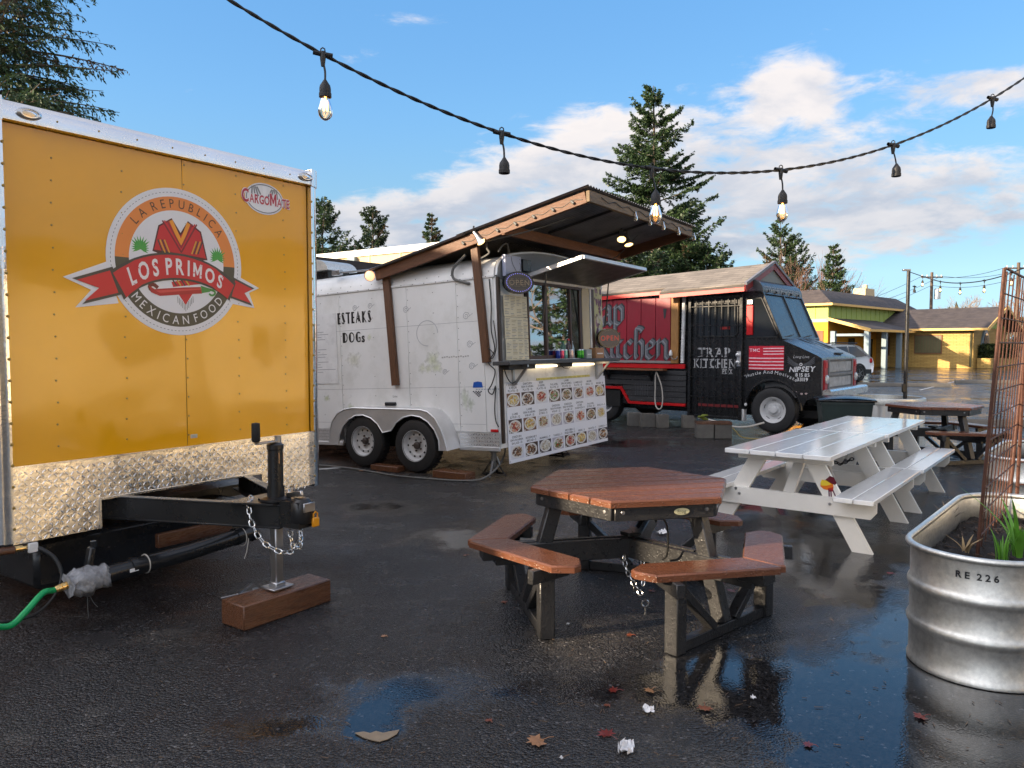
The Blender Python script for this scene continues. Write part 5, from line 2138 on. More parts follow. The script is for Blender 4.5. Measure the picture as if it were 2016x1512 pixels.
for cx_, cz_, rx_, rz_, cc in ((-.98, 1.46, .10, .10, gp), (-.93, 1.36, .09, .06, gp), (-1.16, 1.36, .06, .06, srgb(192, 194, 178)), (-2.05, 1.80, .035, .04, gp), (-1.06, 1.35, .05, .05, srgb(190, 193, 174)),
                               (-.50, .96, .06, .13, srgb(184, 190, 176)), (-2.35, 1.5, .12, .10, srgb(196, 196, 184)), (-2.45, .85, .06, .05, srgb(178, 184, 164)), (-2.9, .98, .05, .04, srgb(172, 178, 150)), (-.42, .9, .05, .08, srgb(176, 182, 170))):
    ph = cx_ * 9 + cz_ * 5
    for q in range(4):
        f_ = 1.15 - q * .26
        cq = tuple(.70 + (cc[i] * 1.12 - .70) * (q + 1) / 4 for i in range(3))
        flat(b, [(cx_ + rx_ * f_ * (1 + .20 * math.sin(3 * t + ph) + .12 * math.sin(7 * t + ph * 2 + q)) * math.cos(t), cz_ + rz_ * f_ * (1 + .18 * math.sin(4 * t + ph) + .12 * math.sin(9 * t + ph + q)) * math.sin(t)) for t in [2 * math.pi * i / 44 for i in range(44)]], MS, .0010 + abs(cx_) * 1e-5 + q * 6e-5, cq)
GH = srgb(158, 160, 164)
for cx_, cz_, s_ in ((-.44, 1.98, .055), (-2.30, 2.20, .045), (-2.02, 2.21, .045), (-1.40, 2.12, .05), (-.38, 1.36, .05), (-.40, 1.63, .05), (-.80, 1.30, .04)):
    pts = [(cx_ + s_ * (1 - i / 16) * math.cos(i * .85), cz_ + s_ * (1 - i / 16) * math.sin(i * .85)) for i in range(14)]
    stroke(b, pts, .007, MS, .0016, GH)
    stroke(b, [(cx_ + s_ * .6, cz_ - s_ * .2), (cx_ + s_ * 1.8, cz_ + s_ * .5)], .006, MS, .0018, GH)
stroke(b, [(-1.06 + .17 * math.cos(t / 9), 1.80 + .16 * math.sin(t / 9)) for t in range(0, 44)], .010, MS, .0016, srgb(176, 178, 182))
for k in range(12):
    rect(b, -.84 + k * .036, 1.475 + (k % 3) * .004, -.815 + k * .036, 1.492 + (k % 3) * .004, MS, .0016, srgb(168, 166, 164))
text(b, 'DAN', -1.64, .985, .024, MS, .0016, srgb(90, 90, 92))
for sy in (1.9, 1.1, .64):
    stroke(b, [(-5, sy), (-.2, sy + .01)], .004, MS, .0010, srgb(150, 152, 156))
b.build('ghost_marks', MT['paint_print'], MTR)['label'] = 'grey ghosts of removed lettering and pale green stains'

# serving side: arched head, trim, window, cream boards
b = MB()
b.prism([(.0, .36), (.0, 2.43), (2.84, 2.43), (2.84, .36)], -.006, .02, T=lambda a, c, d: (a, d, c))
b.build('serving_wall', MT['white_trim'], MTR)
b = MB()
arc_ = [(p[0], p[1] + .012) for p in sec[1:-1]]
b.prism(arc_ + [(2.8, 2.40), (.04, 2.40)], -.014, .02, T=lambda a, c, d: (a, d, c))
b.build('arched_head', mat('grey_head_panel', srgb(128, 130, 134), .5, var=.08, dirt=.3), MTR)
b = MB()
b.tube([(p[0], -.016, p[1]) for p in arc_], .017, 6)
b.build('head_trim', MT['fender'], MTR)
b = MB()
b.box((1.55, -.03, 2.435), (1.9, .03, .05), .004)
b.build('white_rail', MT['white_trim'], MTR)
for x_ in (.93, 1.22):
    b = MB()
    b.box((x_, -.035, 2.50), (.075, .03, .04), .008)
    b.build('clearance_lamp', MT['red_trim'], MTR)
b = MB()
b.box((.02, -.03, 1.42), (.05, .03, 2.0), .004)
b.build('corner_strip', mat('dark_brown_strip', (.035, .022, .016), .5), MTR)
# window: near-black sheet for the unlit inside, two panes, dark opening, brown posts
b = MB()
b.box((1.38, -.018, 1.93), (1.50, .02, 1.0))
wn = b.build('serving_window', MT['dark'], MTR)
MT['brownpost'] = mat('dark_brown_post', srgb(66, 42, 30), .45, var=.25, stretch=(1, 1, .2), vscale=12)
MT['pane'] = pane_mat('window_pane', (.5, .55, .55), .34, .015)
for x0_, x1_ in ((.63, 1.06), (1.12, 1.74)):
    b = MB()
    b.box(((x0_ + x1_) / 2, -.04, 1.92), (x1_ - x0_, .008, .93))
    b.build('pane', MT['pane'], wn)
for x_, w_ in ((1.09, .055), (1.76, .04), (.645, .03)):
    b = MB()
    b.box((x_, -.045, 1.92), (w_, .045, .96), .004)
    b.build('sash_post', MT['brownpost'], wn)
for z_ in (2.405, 1.445):
    b = MB()
    b.box((1.38, -.045, z_), (1.50, .04, .05), .004)
    b.build('sash_rail', MT['brownpost'], wn)
b = MB()
b.box((1.95, -.032, 1.92), (.32, .01, .94))
b.build('dark_screen', MT['glass_dark'], wn)
for x_, w_, m_, nm in ((2.08, .07, 'brownpost', 'trim_post'), (2.24, .22, 'trim_yellow', 'cream_board'), (2.40, .035, 'white_trim', 'trim_post'), (2.46, .10, 'brownpost', 'trim_post')):
    b = MB()
    b.box((x_, -.03, 1.92), (w_, .05, 1.0), .004)
    b.build(nm, MT[m_] if m_ != 'trim_yellow' else mat('cream_board', srgb(190, 178, 150), .6, var=.1), MTR)
b = MB()
b.box((2.67, -.02, 1.98), (.30, .02, .98))
tp_ = b.build('torn_poster', mat('faded_poster', srgb(184, 184, 140), .6, var=.2, vscale=5), MTR)
b = MB()
rr = random.Random(9)
for k in range(70):
    x_, z_ = rr.uniform(2.54, 2.80), rr.uniform(1.55, 2.44)
    s_ = rr.uniform(.015, .045)
    if x_ < 2.60 and rr.random() < .7:
        continue
    pl = [(min(2.815, max(2.525, x_ + s_ * rr.uniform(.5, 1.2) * math.cos(t))), z_ + s_ * 1.4 * rr.uniform(.5, 1.2) * math.sin(t)) for t in [i * 1.05 for i in range(6)]]
    flat(b, pl, MF, .032 + k * 2e-5, rr.choice([srgb(120, 84, 108), srgb(150, 122, 132), srgb(96, 70, 96), srgb(196, 190, 178)]))
b.build('poster_print', MT['paper'], tp_)
# printed menus taped left of the window
b = MB()
for k in range(3):
    z1_, z0_ = 2.21 - k * .265, 2.21 - (k + 1) * .265 + .006
    rect(b, .085 + k * .008, z0_, .625 + k * .008, z1_, MF, .055 + k * .001, srgb(206, 200, 176))
    rr = random.Random(k)
    for c in range(4):
        for r_ in range(13):
            if rr.random() < .85:
                x_ = .105 + c * .135 + k * .008
                z_ = z1_ - .022 - r_ * .0185
                if z_ > z0_ + .01:
                    rect(b, x_, z_, x_ + rr.uniform(.05, .115), z_ + .006, MF, .0565 + k * .001, rr.choice([srgb(120, 124, 126), srgb(110, 118, 134), srgb(150, 140, 110)]))
mn = b.build('paper_menus', MT['paper'], None)
tag(mn, 'tall yellowed paper menus taped beside the serving window', 'menu')
mn.matrix_world = MM
b = MB()
b.box((.30, -.055, 2.565), (.36, .05, .26), .004)
o = b.build('panel_box', mat('pale_blue_box', srgb(176, 182, 206), .4, var=.06), MTR)
b = MB()
for x_, z_ in ((.15, 2.67), (.2, 2.68), (.45, 2.66), (.46, 2.47)):
    screw(b, (x_, -.08, z_), (0, -1, 0), .006, .004)
b.tube(catmull([(.25, -.082, 2.68), (.27, -.085, 2.60), (.34, -.085, 2.52), (.40, -.084, 2.45)], 6), .003, 4)
b.tube(catmull([(.44, -.084, 2.62), (.46, -.085, 2.56), (.43, -.085, 2.52)], 6), .003, 4)
b.build('box_wire', MT['greycord'], o)
b = MB()
b.box((.62, -.05, 2.60), (.20, .06, .15), .006)
b.build('junction_box', MT['black_steel'], MTR)


def led_sign(x_, z_, rx_, rz_, label, opn):
    root = thing('led_sign', label, 'sign')
    root.matrix_world = MM @ Matrix.Translation((x_, -.15, z_)) @ Matrix.Rotation(R(-24), 4, 'Z')
    b = MB()
    e_ = [(rx_ * math.cos(2 * math.pi * i / 40), rz_ * math.sin(2 * math.pi * i / 40)) for i in range(40)]
    b.prism(e_, 0, .05, T=lambda a, c, d: (a, -d, c))
    b.build('case', MT['black_gloss'], root)
    b = MB()
    b.prism([(p[0] * .93, p[1] * .93) for p in e_], .050, .0515, T=lambda a, c, d: (a, -d, c))
    b.build('face', mat('sign_face', (.045, .045, .045) if not opn else (.10, .085, .085), .4), root)
    b = MB()
    for i in range(34):
        t = 2 * math.pi * i / 34
        b.lathe([(.0065, 0), (.004, .004), (0, .005)], 6, (rx_ * .84 * math.cos(t), -.0515, rz_ * .80 * math.sin(t)), (0, -1, 0))
    b.build('border_lights', MT['led_blue'] if not opn else MT['led_amber'], root)
    b = MB()
    if opn:
        text(b, 'OPEN', 0, -.034, .072, lambda x, y, z: (x, -.0515 - z, y), .002, (1, 1, 1), 'n', gap=.3, xs=1.15)
        b.build('sign_letters', MT['led_red'], root)
    else:
        rr = random.Random(1)
        for r_ in range(5):
            for c in range(24):
                if rr.random() < .6:
                    b.lathe([(.004, 0), (0, .003)], 5, (-.15 + c * .013, -.0515, .045 - r_ * .022), (0, -1, 0))
        text(b, 'OPEN', 0, -.032, .064, lambda x, y, z: (x, -.0515 - z, y), .002, (1, 1, 1), 'n', gap=.3, xs=1.1)
        b.build('dot_rows', MT['led_amber'], root)
    return root


led_sign(.25, 2.352, .215, .135, 'dark oval LED sign with blue dots above the paper menus', False)
led_sign(2.72, 1.70, .215, .145, 'round-cornered LED sign reading OPEN right of the serving window', True)

# counter shelf on steel brackets with two light strips beneath
sh = thing('counter_shelf', 'dark plank counter shelf on triangular brackets below the serving window', 'shelf')
sh.matrix_world = MM
b = MB()
b.box((1.38, -.14, 1.385), (3.06, .24, .05), .006)
b.build('plank', mat('dark_shelf_board', (.055, .055, .058), .45, var=.25, stretch=(.5, 4, 4), vscale=8, bump=.2), sh)
b = MB()
b.box((1.25, -.06, 1.416), (1.35, .09, .010), .002)
b.build('top_strip', MT['fender'], sh)
for x_ in (.30, 2.58):
    b = MB()
    b.bar((x_, -.015, 1.36), (x_, -.015, 1.10), .035, .03)
    b.bar((x_, -.02, 1.345), (x_, -.24, 1.345), .035, .03)
    b.bar((x_, -.03, 1.115), (x_, -.225, 1.335), .03, .025)
    b.build('bracket', MT['steel'], sh)
b = MB()
b.box((.30, -.10, 1.335), (.62, .12, .06), .004)
b.build('dark_block', MT['siding'], sh)
b = MB()
b.box((1.55, -.06, 1.335), (.36, .05, .05), .006)
b.tube(catmull([(1.42, -.08, 1.32), (1.5, -.085, 1.29), (1.62, -.085, 1.29), (1.68, -.08, 1.32)], 6), .005, 5)
b.build('wire_box', MT['cord'], sh)
for x0_, x1_, lab in ((.66, 1.34, 'lit under-shelf light strip over the first menu columns'), (1.76, 2.44, 'lit under-shelf light strip over the last menu columns')):
    b = MB()
    b.box(((x0_ + x1_) / 2, -.05, 1.328), (x1_ - x0_, .035, .03), .008)
    o = b.build('light_strip', MT['strip_on'])
    tag(o, lab, 'lamp', 'under-shelf light strips')
    o.matrix_world = MM
b = MB()
b.box((1.62, -.012, 1.162), (1.50, .008, .028))
b.build('yellow_strip', mat('worn_yellow_strip', srgb(206, 196, 110), .5, var=.4, vscale=20), MTR)

# menu board with printed dishes
bd = thing('menu_board', 'large white menu board of twenty-four food photos hung below the counter shelf', 'menu board')
bd.matrix_world = MM @ Matrix.Translation((0, -.030, 0)) @ Matrix.Rotation(R(-1.2), 4, 'X')
b = MB()
b.box((1.505, 0, .65), (2.74, .012, .985), .002)
b.build('panel', mat('white_vinyl_board', srgb(232, 233, 240), .35, var=.03), bd)
BF = lambda x, y, z: (x, -.0062 - z, y)
CAP = [[('CHICKEN', 'KABOB', 'PLATE - 13'), ('CHICKEN', 'SHAWARMA', 'PLATE - 13'), ('BEEF', 'KABOB', 'PLATE - 13'), ('FALAFEL', 'PLATE - 11'), ('LAMB', 'SHAWARMA', 'PLATE - 13'), ('LAMB KUZI', 'PLATE - 15'), ('MIXED', 'GRILL - 15'), ('BURGER - 10',)],
       [('LAMB', 'GYRO - 12'), ('LAMB', 'SHAWARMA', 'WRAP - 12'), ('CHICKEN', 'GYRO - 11'), ('CHICKEN', 'SHAWARMA', 'WRAP - 12'), ('CHICKEN', 'SHAWARMA', 'ARABI - 13'), ('CHICKEN', 'LIVER', 'SANDWICH - 9'), ('FALAFEL', 'GYRO - 10'), ('BAKLAVA - 5',)],
       [('CHICKEN', 'SHAWARMA', 'SALAD - 13'), ('ROSEMARY', 'BREAD - 3'), ('HUMMUS - 7',), ('TABOULI - 7',), ('HOT KIBBA - 3', 'FRIED KIBBA - 3'), ('FRIES - 5',), ('MANTU - 7',), ('SAMOSA - 7',)]]
PAL = {'y': [(226, 190, 60), (236, 210, 120), (200, 140, 60), (240, 230, 190)], 'b': [(150, 96, 50), (110, 66, 36), (190, 140, 84), (80, 48, 30)], 'r': [(190, 50, 30), (220, 90, 50), (150, 40, 30), (230, 190, 150)],
       'g': [(80, 130, 50), (50, 96, 36), (140, 170, 80), (190, 60, 40)], 'w': [(236, 230, 214), (214, 200, 170), (180, 150, 110), (240, 238, 230)], 'm': [(190, 150, 90), (90, 110, 60), (210, 190, 150), (140, 60, 40)]}
KEY = ['ybrgmbry', 'rymwbrmy', 'bbwgrywb']
BG = ['dark', 'dark', 'dark', 'dark', 'pale', 'pale', 'none', 'wood']
rr = random.Random(21)
for r_ in range(3):
    for c in range(8):
        cx_ = .135 + (c + .5) * 2.74 / 8 + .015 * (r_ - 1)
        cz_ = (.930, .605, .285)[r_]
        w_, h_ = .152, .083
        b = MB()
        bgc = rr.choice([srgb(70, 48, 38), srgb(120, 84, 62), srgb(180, 176, 190), srgb(214, 214, 224), srgb(96, 70, 60), srgb(60, 44, 52)])
        rect(b, cx_ - w_, cz_ - h_, cx_ + w_, cz_ + h_, BF, .0004, bgc)
        fx, fz = rr.uniform(-.015, .015), rr.uniform(-.006, .006)
        disc(b, cx_ + fx, cz_ + fz, w_ * .94, h_ * .95, BF, .0006, srgb(226, 224, 222), 22)
        disc(b, cx_ + fx, cz_ + fz, w_ * .82, h_ * .82, BF, .0008, srgb(206, 202, 196), 22)
        pal = PAL[KEY[r_][c]]
        for k in range(80):
            t, q = rr.uniform(0, 6.28), rr.random() ** .5
            x_, z_ = cx_ + fx + w_ * .70 * q * math.cos(t), cz_ + fz + h_ * .70 * q * math.sin(t)
            s_ = rr.uniform(.014, .034)
            el = rr.uniform(.35, .8)
            tt = rr.uniform(0, 3.14)
            cc = rr.choice(pal)
            f_ = rr.uniform(.45, 1.05)
            pts = []
            for i in range(6):
                a_ = i * 1.047
                u, v = s_ * math.cos(a_) * rr.uniform(.8, 1.2), s_ * el * math.sin(a_) * rr.uniform(.8, 1.2) * .62
                pts.append((x_ + u * math.cos(tt) - v * math.sin(tt), z_ + (u * math.sin(tt) + v * math.cos(tt)) * .62))
            flat(b, pts, BF, .0010 + k * 1.5e-5, tuple(min(1, q_ * f_) for q_ in srgb(*cc)))
        rect(b, cx_ - w_ + .004, cz_ - h_ + .003, cx_ - w_ + .034, cz_ - h_ + .021, BF, .0020, srgb(220, 220, 224))
        b.build('food_photo', MT['print'], bd)
        b = MB()
        lines = CAP[r_][c]
        for k, ln in enumerate(lines):
            text(b, ln, cx_, cz_ + h_ + .016 + (len(lines) - 1 - k) * .0385, .0255, BF, .0006, srgb(24, 24, 36), 'b', gap=.30, xs=1.10 if len(ln) < 11 else .92)
        b.build('caption', MT['print'], bd)
b = MB()
for x_, z_ in ((.15, 1.12), (2.85, 1.12), (.15, .18), (2.85, .18)):
    screw(b, (x_, -.006, z_), (0, -1, 0), .008, .004)
b.build('screw', MT['steel'], bd)

# flip-up hatch propped over the window
ht = thing('serving_hatch', 'flip-up serving hatch propped open over the window, dark underside', 'hatch')
ht.matrix_world = MM @ Matrix.Translation((.60, -.03, 2.455)) @ Matrix.Rotation(R(-11.5), 4, 'X')
b = MB()
b.box((.95, -.43, 0), (1.90, .86, .03), .003)
b.build('leaf', mat('dull_hatch_underside', (.085, .075, .065), .4, var=.35, vscale=3, bump=.1), ht)
b = MB()
for p0, p1 in (((0, 0, 0), (0, -.86, 0)), ((1.9, 0, 0), (1.9, -.86, 0)), ((0, -.87, 0), (1.9, -.87, 0))):
    b.bar(p0, p1, .035, .05, b=.004)
b.box((.95, -.43, .022), (1.92, .88, .012))
b.build('edge_frame', MT['fender'], ht)
b = MB()
b.box((.95, -.015, -.02), (1.92, .04, .05), .004)
b.build('hinge_rail', MT['white_trim'], ht)
for x_ in (.06, 1.84):
    b = MB()
    A_, B_ = Vector((x_, -.30, -.03)), Vector((x_ + .0, -.10, -.62))
    b.tube([A_, A_.lerp(B_, .55)], .010, 8)
    b.tube([A_.lerp(B_, .5), B_], .014, 8)
    b.build('gas_strut', MT['cord'], ht)

# wooden awning over the whole trailer
aw = thing('wooden_awning', 'sloping wooden awning frame with corrugated metal sheets over the white food trailer', 'awning')
aw.matrix_world = MM


def RZ(y):
    return 2.922 - .184 * (y - 0)


for x_ in (-.10, 3.10):
    for (ya, yb_) in ((1.80, .68), (.70, -1.31)):
        b = MB()
        o_ = .0 if ya > 1 else .006
        b.bar((x_ - o_, ya, RZ(ya)), (x_ - o_, yb_, RZ(yb_)), .045, .135, b=.004)
        b.build('rafter', MT['timber_y'], aw)
for x_, ya, za, yb_, zb in ((-.042, 1.680, 2.56, 1.592, 1.145), (-.042, .250, 2.84, .134, 1.40)):
    b = MB()
    b.bar((x_, ya, za), (x_, yb_, zb), .055, .102, up=(0, 1, 0), b=.004)
    b.build('post', MT['timber'], aw)
for x_ in (2.90, 2.90):
    pass
b = MB()
b.bar((2.89, .2, 2.95), (2.89, .13, .6), .06, .115, up=(0, 1, 0), b=.004)
b.build('post', MT['timber'], aw)
for y_, m_, nm in ((-1.335, 'siding', 'front_beam'), (-.22, 'timber_x', 'cross_beam'), (1.73, 'timber_x', 'rear_beam')):
    b = MB()
    b.bar((-.125, y_, RZ(y_) + (.0 if nm != 'cross_beam' else -.02)), (3.125, y_, RZ(y_) + (.0 if nm != 'cross_beam' else -.02)), .045, .125, b=.004)
    b.build(nm, MT[m_] if nm != 'front_beam' else mat('grey_weathered_beam', srgb(112, 92, 66), .6, var=.35, stretch=(.8, 8, 8), vscale=9, bump=.3, dirt=.5, dirt_col=srgb(52, 46, 40), dscale=3), aw)
MT['corr'] = mat('dark_corrugated_sheet', (.22, .22, .23), .36, .35, var=.25, vscale=2.5, dirt=.5, dirt_col=(.03, .026, .022), dscale=2)
for ya, yb_, dz in ((-1.375, .42, .012), (.30, 1.86, .0)):
    b = MB()
    nx = 300
    vs = []
    for i in range(nx + 1):
        x_ = -.20 + 3.42 * i / nx
        w_ = .010 * math.sin(2 * math.pi * x_ / .068)
        for y_ in (ya, yb_):
            vs.append((x_, y_, RZ(y_) + .082 + w_ + dz))
    b.add(vs, [(2 * i, 2 * i + 2, 2 * i + 3, 2 * i + 1) for i in range(nx)])
    b.build('roof_sheet', MT['corr'], aw, angle=60)
b = MB()
for x_, y_ in ((.9, -.7), (2.0, -.75)):
    b.bar((x_, -1.3, RZ(-1.3) + .055), (x_, -.25, RZ(-.25) + .055), .03, .03)
b.build('batten', MT['siding'], aw)
# sockets and wire along the rafter, bulbs along the front beam
b = MB()
wire = []
for k in range(7):
    y_ = .35 - k * .25
    wire += [(-.128, y_, RZ(y_) + .01), (-.130, y_ - .12, RZ(y_ - .12) - .02)]
    b.lathe([(.014, -.03), (.017, .0), (.014, .03), (0, .03)], 8, (-.135, y_, RZ(y_) - .01), (-.3, -.7, -.6))
b.tube(catmull(wire, 4), .004, 4)
b.build('socket_wire', MT['greycord'], aw)
b = MB()
wire = []
for k in range(9):
    x_ = .15 + k * .36
    wire += [(x_, -1.364, RZ(-1.36) + .02), (x_ + .18, -1.366, RZ(-1.36) - .015)]
b.tube(catmull(wire, 4), .004, 4)
b.build('beam_wire', MT['cord'], aw)
for k, x_ in enumerate((1.05, 1.5, 1.95, 2.5, 3.13)):
    b = MB()
    b.lathe([(.012, .02), (.015, -.01), (.024, -.03), (.03, -.055), (.022, -.085), (0, -.095)], 10, (x_, -1.375, RZ(-1.36) - .03))
    b.build('clear_bulb', MT['bulb_glass'], aw)
b = MB()
b.tube(catmull([(.30, -.9, RZ(-.9) - .03), (.05, -.6, RZ(-.6) - .10), (-.05, -.3, RZ(-.3) - .10), (-.06, .1, RZ(.1) - .06)], 8), .008, 6)
b.build('loose_cable', MT['greycord'], aw)
b = MB()
b.tube(catmull([(2.2, -.9, RZ(-.9) - .02), (2.6, -.4, RZ(-.4) - .12), (2.3, -.2, RZ(-.2) - .22), (1.9, -.05, 2.80)], 8), .007, 6)
b.build('loose_cable', MT['greycord'], aw)
b = MB()
b.tube(catmull([(.05, .15, 2.98), (.0, .1, 2.78), (-.03, .06, 2.70), (-.02, .3, 2.62)], 8), .012, 6)
b.build('loose_cable', MT['greycord'], aw)
b = MB()
b.tube(catmull([(.3, -.02, 2.74), (.22, -.05, 2.83), (.1, -.06, 2.80), (.02, -.05, 2.72)], 8), .010, 6)
b.build('loose_cable', MT['greycord'], aw)


def bell_lamp(loc, aim, label, m_, size=1.0):
    root = thing('spot_lamp', label, 'lamp', (0, 0, 0), 0, 'lit lamps on the wooden awning')
    q = Vector(aim).to_track_quat('Z', 'Y').to_matrix().to_4x4()
    root.matrix_world = MM @ Matrix.Translation(loc) @ q @ Matrix.Scale(size, 4)
    b = MB()
    b.lathe([(.0, -.11), (.022, -.11), (.026, -.05), (.03, -.03), (.048, .012), (.055, .035), (.051, .035), (.044, .014), (0, .0)], 18)
    b.build('shade', MT['steel'], root)
    b = MB()
    b.lathe([(.050, .030), (.03, .042), (0, .047)], 18)
    b.build('bulb_face', m_, root)
    b = MB()
    b.tube([(0, 0, -.10), (0, .01, -.14), (.01, .03, -.17)], .010, 6)
    b.build('stalk', MT['cord'], root)
    return root


bell_lamp((1.90, -.80, 3.02), (-.55, -.25, -.8), 'lit bell-shaped lamp under the awning, nearer of the pair', MT['lamp_on'], 1.15)
bell_lamp((2.12, -.80, 2.98), (-.2, -.25, -.95), 'lit bell-shaped lamp under the awning, farther of the pair', MT['lamp_on'], 1.15)
bell_lamp((-.14, .10, 2.86), (.05, -.55, -.75), 'lit spot lamp clamped to the near awning post', MT['lamp_on'], 1.1)
bell_lamp((-.10, 1.90, 2.605), (-.80, -.42, -.22), 'glowing flood lamp at the low end of the awning rafter', MT['flood_on'], 1.35)
# roof: ventilator hood, conduit
vt = thing('roof_ventilator', 'silver barrel-shaped roof ventilator on the white food trailer', 'ventilator')
vt.matrix_world = MM @ Matrix.Translation((.55, 3.35, 2.72))
b = MB()
h_ = [(.30 * math.cos(math.pi * i / 12), .10 + .17 * math.sin(math.pi * i / 12)) for i in range(13)]
b.prism(h_, -.30, .30, T=lambda a, c, d: (d, a, c))
b.build('hood', MT['galv'], vt)
b = MB()
b.box((0, 0, .05), (.44, .44, .12), .01)
b.build('curb', MT['black_steel'], vt)
b = MB()
b.tube([(.05, 1.9, 2.70), (.05, 2.7, 2.72)], .012, 6)
b.box((.05, 2.66, 2.72), (.07, .16, .07), .006)
b.build('roof_conduit', MT['steel'], MTR)
b = MB()
b.tube(catmull([(-.03, .40, 2.72), (-.04, .58, 2.58), (-.045, .58, 2.45), (-.04, .42, 2.39), (-.02, .36, 2.37)], 8), .017, 8)
b.build('side_conduit', MT['greycord'], MTR)
# cables hanging at the corner
b = MB()
b.tube(catmull([(-.02, .07, 2.4), (-.025, .05, 2.1), (-.03, .06, 1.8), (-.03, .02, 1.55), (-.05, .10, 1.40), (-.04, .02, 1.30), (-.05, .06, 1.15), (-.05, .12, 1.06), (-.05, .06, 1.02), (-.04, .02, 1.12)], 8), .007, 6)
b.tube(catmull([(-.03, .02, 1.9), (-.035, -.01, 1.6), (-.04, .05, 1.45), (-.05, .13, 1.50), (-.05, .10, 1.57), (-.04, .02, 1.5)], 8), .006, 6)
b.tube(catmull([(-.02, .03, 1.1), (-.03, .05, .85), (-.03, .04, .70), (-.02, .01, .62)], 8), .007, 6)
b.tube(catmull([(.02, -.06, 1.36), (.08, -.07, 1.22), (.2, -.06, 1.14), (.36, -.05, 1.18)], 8), .007, 6)
o = b.build('corner_cable', MT['cord'])
o.matrix_world = MM
tag(o, 'tangled black cables hanging down the near corner of the food trailer', 'cable')

# drinks and boxes on the shelf
MT['can_top'] = MT['chrome']


def can(x_, col, label, r_=.033, h_=.122, y_=-.10):
    root = thing('soda_can', label, 'can', (0, 0, 0), 0, 'drink cans on the counter shelf')
    root.matrix_world = MM @ Matrix.Translation((x_, y_, 1.4215))
    b = MB()
    b.lathe([(0, 0), (r_ * .8, 0), (r_, .012), (r_, h_ - .016)], 18)
    b.lathe([(r_ * 1.003, h_ * .38), (r_ * 1.004, h_ * .62)], 18)
    b.build('can_body', mat('can_paint', col, .25, .4, var=.15, vscale=20), root)
    b = MB()
    b.lathe([(r_, h_ - .016), (r_ * .8, h_), (r_ * .74, h_), (r_ * .7, h_ - .005), (0, h_ - .005)], 18)
    b.build('can_lid', MT['chrome'], root)


can(1.30, srgb(30, 60, 150), 'deep blue drink can, first of the row on the shelf')
can(1.405, srgb(214, 84, 120), 'pink drink can beside the deep blue one')
can(1.50, srgb(126, 186, 180), 'pale teal drink can in front of the green bottle')
can(1.67, srgb(214, 190, 186), 'pinkish white drink can in front of the clear bottle')
can(1.90, srgb(60, 160, 60), 'bright green drink can nearer the window post', r_=.033)
can(1.98, srgb(70, 176, 60), 'bright green drink can next to the grey box', r_=.033)


def bottle(x_, col, cap, label, h_=.24, y_=-.05):
    root = thing('drink_bottle', label, 'bottle', (0, 0, 0), 0, 'drink bottles behind the cans')
    root.matrix_world = MM @ Matrix.Translation((x_, y_, 1.4215))
    b = MB()
    b.lathe([(0, 0), (.032, .0), (.034, .02), (.034, h_ * .55), (.028, h_ * .68), (.013, h_ * .86), (.013, h_ * .93)], 14)
    b.build('bottle_body', mat('bottle_plastic', col, .12, var=.1, coat=.5), root)
    b = MB()
    b.lathe([(.015, h_ * .92), (.015, h_), (0, h_)], 12)
    b.build('bottle_cap', mat('bottle_cap', cap, .4), root)


bottle(1.545, srgb(20, 84, 56), srgb(40, 120, 60), 'green glass-like drink bottle behind the teal can')
bottle(1.70, srgb(60, 24, 20), srgb(190, 30, 36), 'dark cola bottle with a red cap behind the cans', .27)
bottle(1.79, srgb(140, 164, 178), srgb(200, 210, 220), 'clear drink bottle with a pale cap behind the cans', .24)
for x_, s_, c_, nm, lab in ((2.14, (.16, .10, .13), srgb(150, 158, 158), 'napkin_box', 'grey box on the shelf between the green cans and the cardboard box'),
                            (2.44, (.26, .14, .15), srgb(158, 118, 84), 'cardboard_box', 'open cardboard box on the shelf under the OPEN sign')):
    root = thing(nm, lab, 'box')
    root.matrix_world = MM @ Matrix.Translation((x_, -.09, 1.411))
    b = MB()
    b.box((0, 0, s_[2] / 2), s_, .004)
    b.build('box_body', mat(nm + '_skin', c_, .6, var=.1), root)
    b = MB()
    b.box((0, -s_[1] / 2 - .001, s_[2] * .45), (s_[0] * .7, .003, s_[2] * .12))
    b.build('box_band', MT['white_trim'], root)

# jack stands, blocking, cord on the ground


def jack_stand(x, y, h, label, rz):
    root = thing('jack_stand', label, 'jack stand', (x, y, 0), rz, 'steel jack stands under the food trailer')
    b = MB()
    b.box((0, 0, h * .62), (.05, .05, h * .62), .004)
    b.box((0, 0, h * .96), (.09, .06, .03), .004)
    b.build('ratchet_post', MT['greycord'], root)
    for a_ in range(4):
        t = R(45 + a_ * 90)
        b = MB()
        b.bar((.03 * math.cos(t), .03 * math.sin(t), h * .62), (.155 * math.cos(t), .155 * math.sin(t), .01), .03, .012, b=.002)
        b.build('leg', MT['black_steel'], root)
    b = MB()
    for a_ in range(4):
        t, u = R(45 + a_ * 90), R(135 + a_ * 90)
        b.bar((.15 * math.cos(t), .15 * math.sin(t), .03), (.15 * math.cos(u), .15 * math.sin(u), .03), .008, .025)
    b.build('foot_frame', MT['black_steel'], root)
    b = MB()
    b.bar((.03, -.03, h * .78), (.06, -.05, h * .45), .012, .012)
    b.build('ratchet_handle', MT['steel'], root)


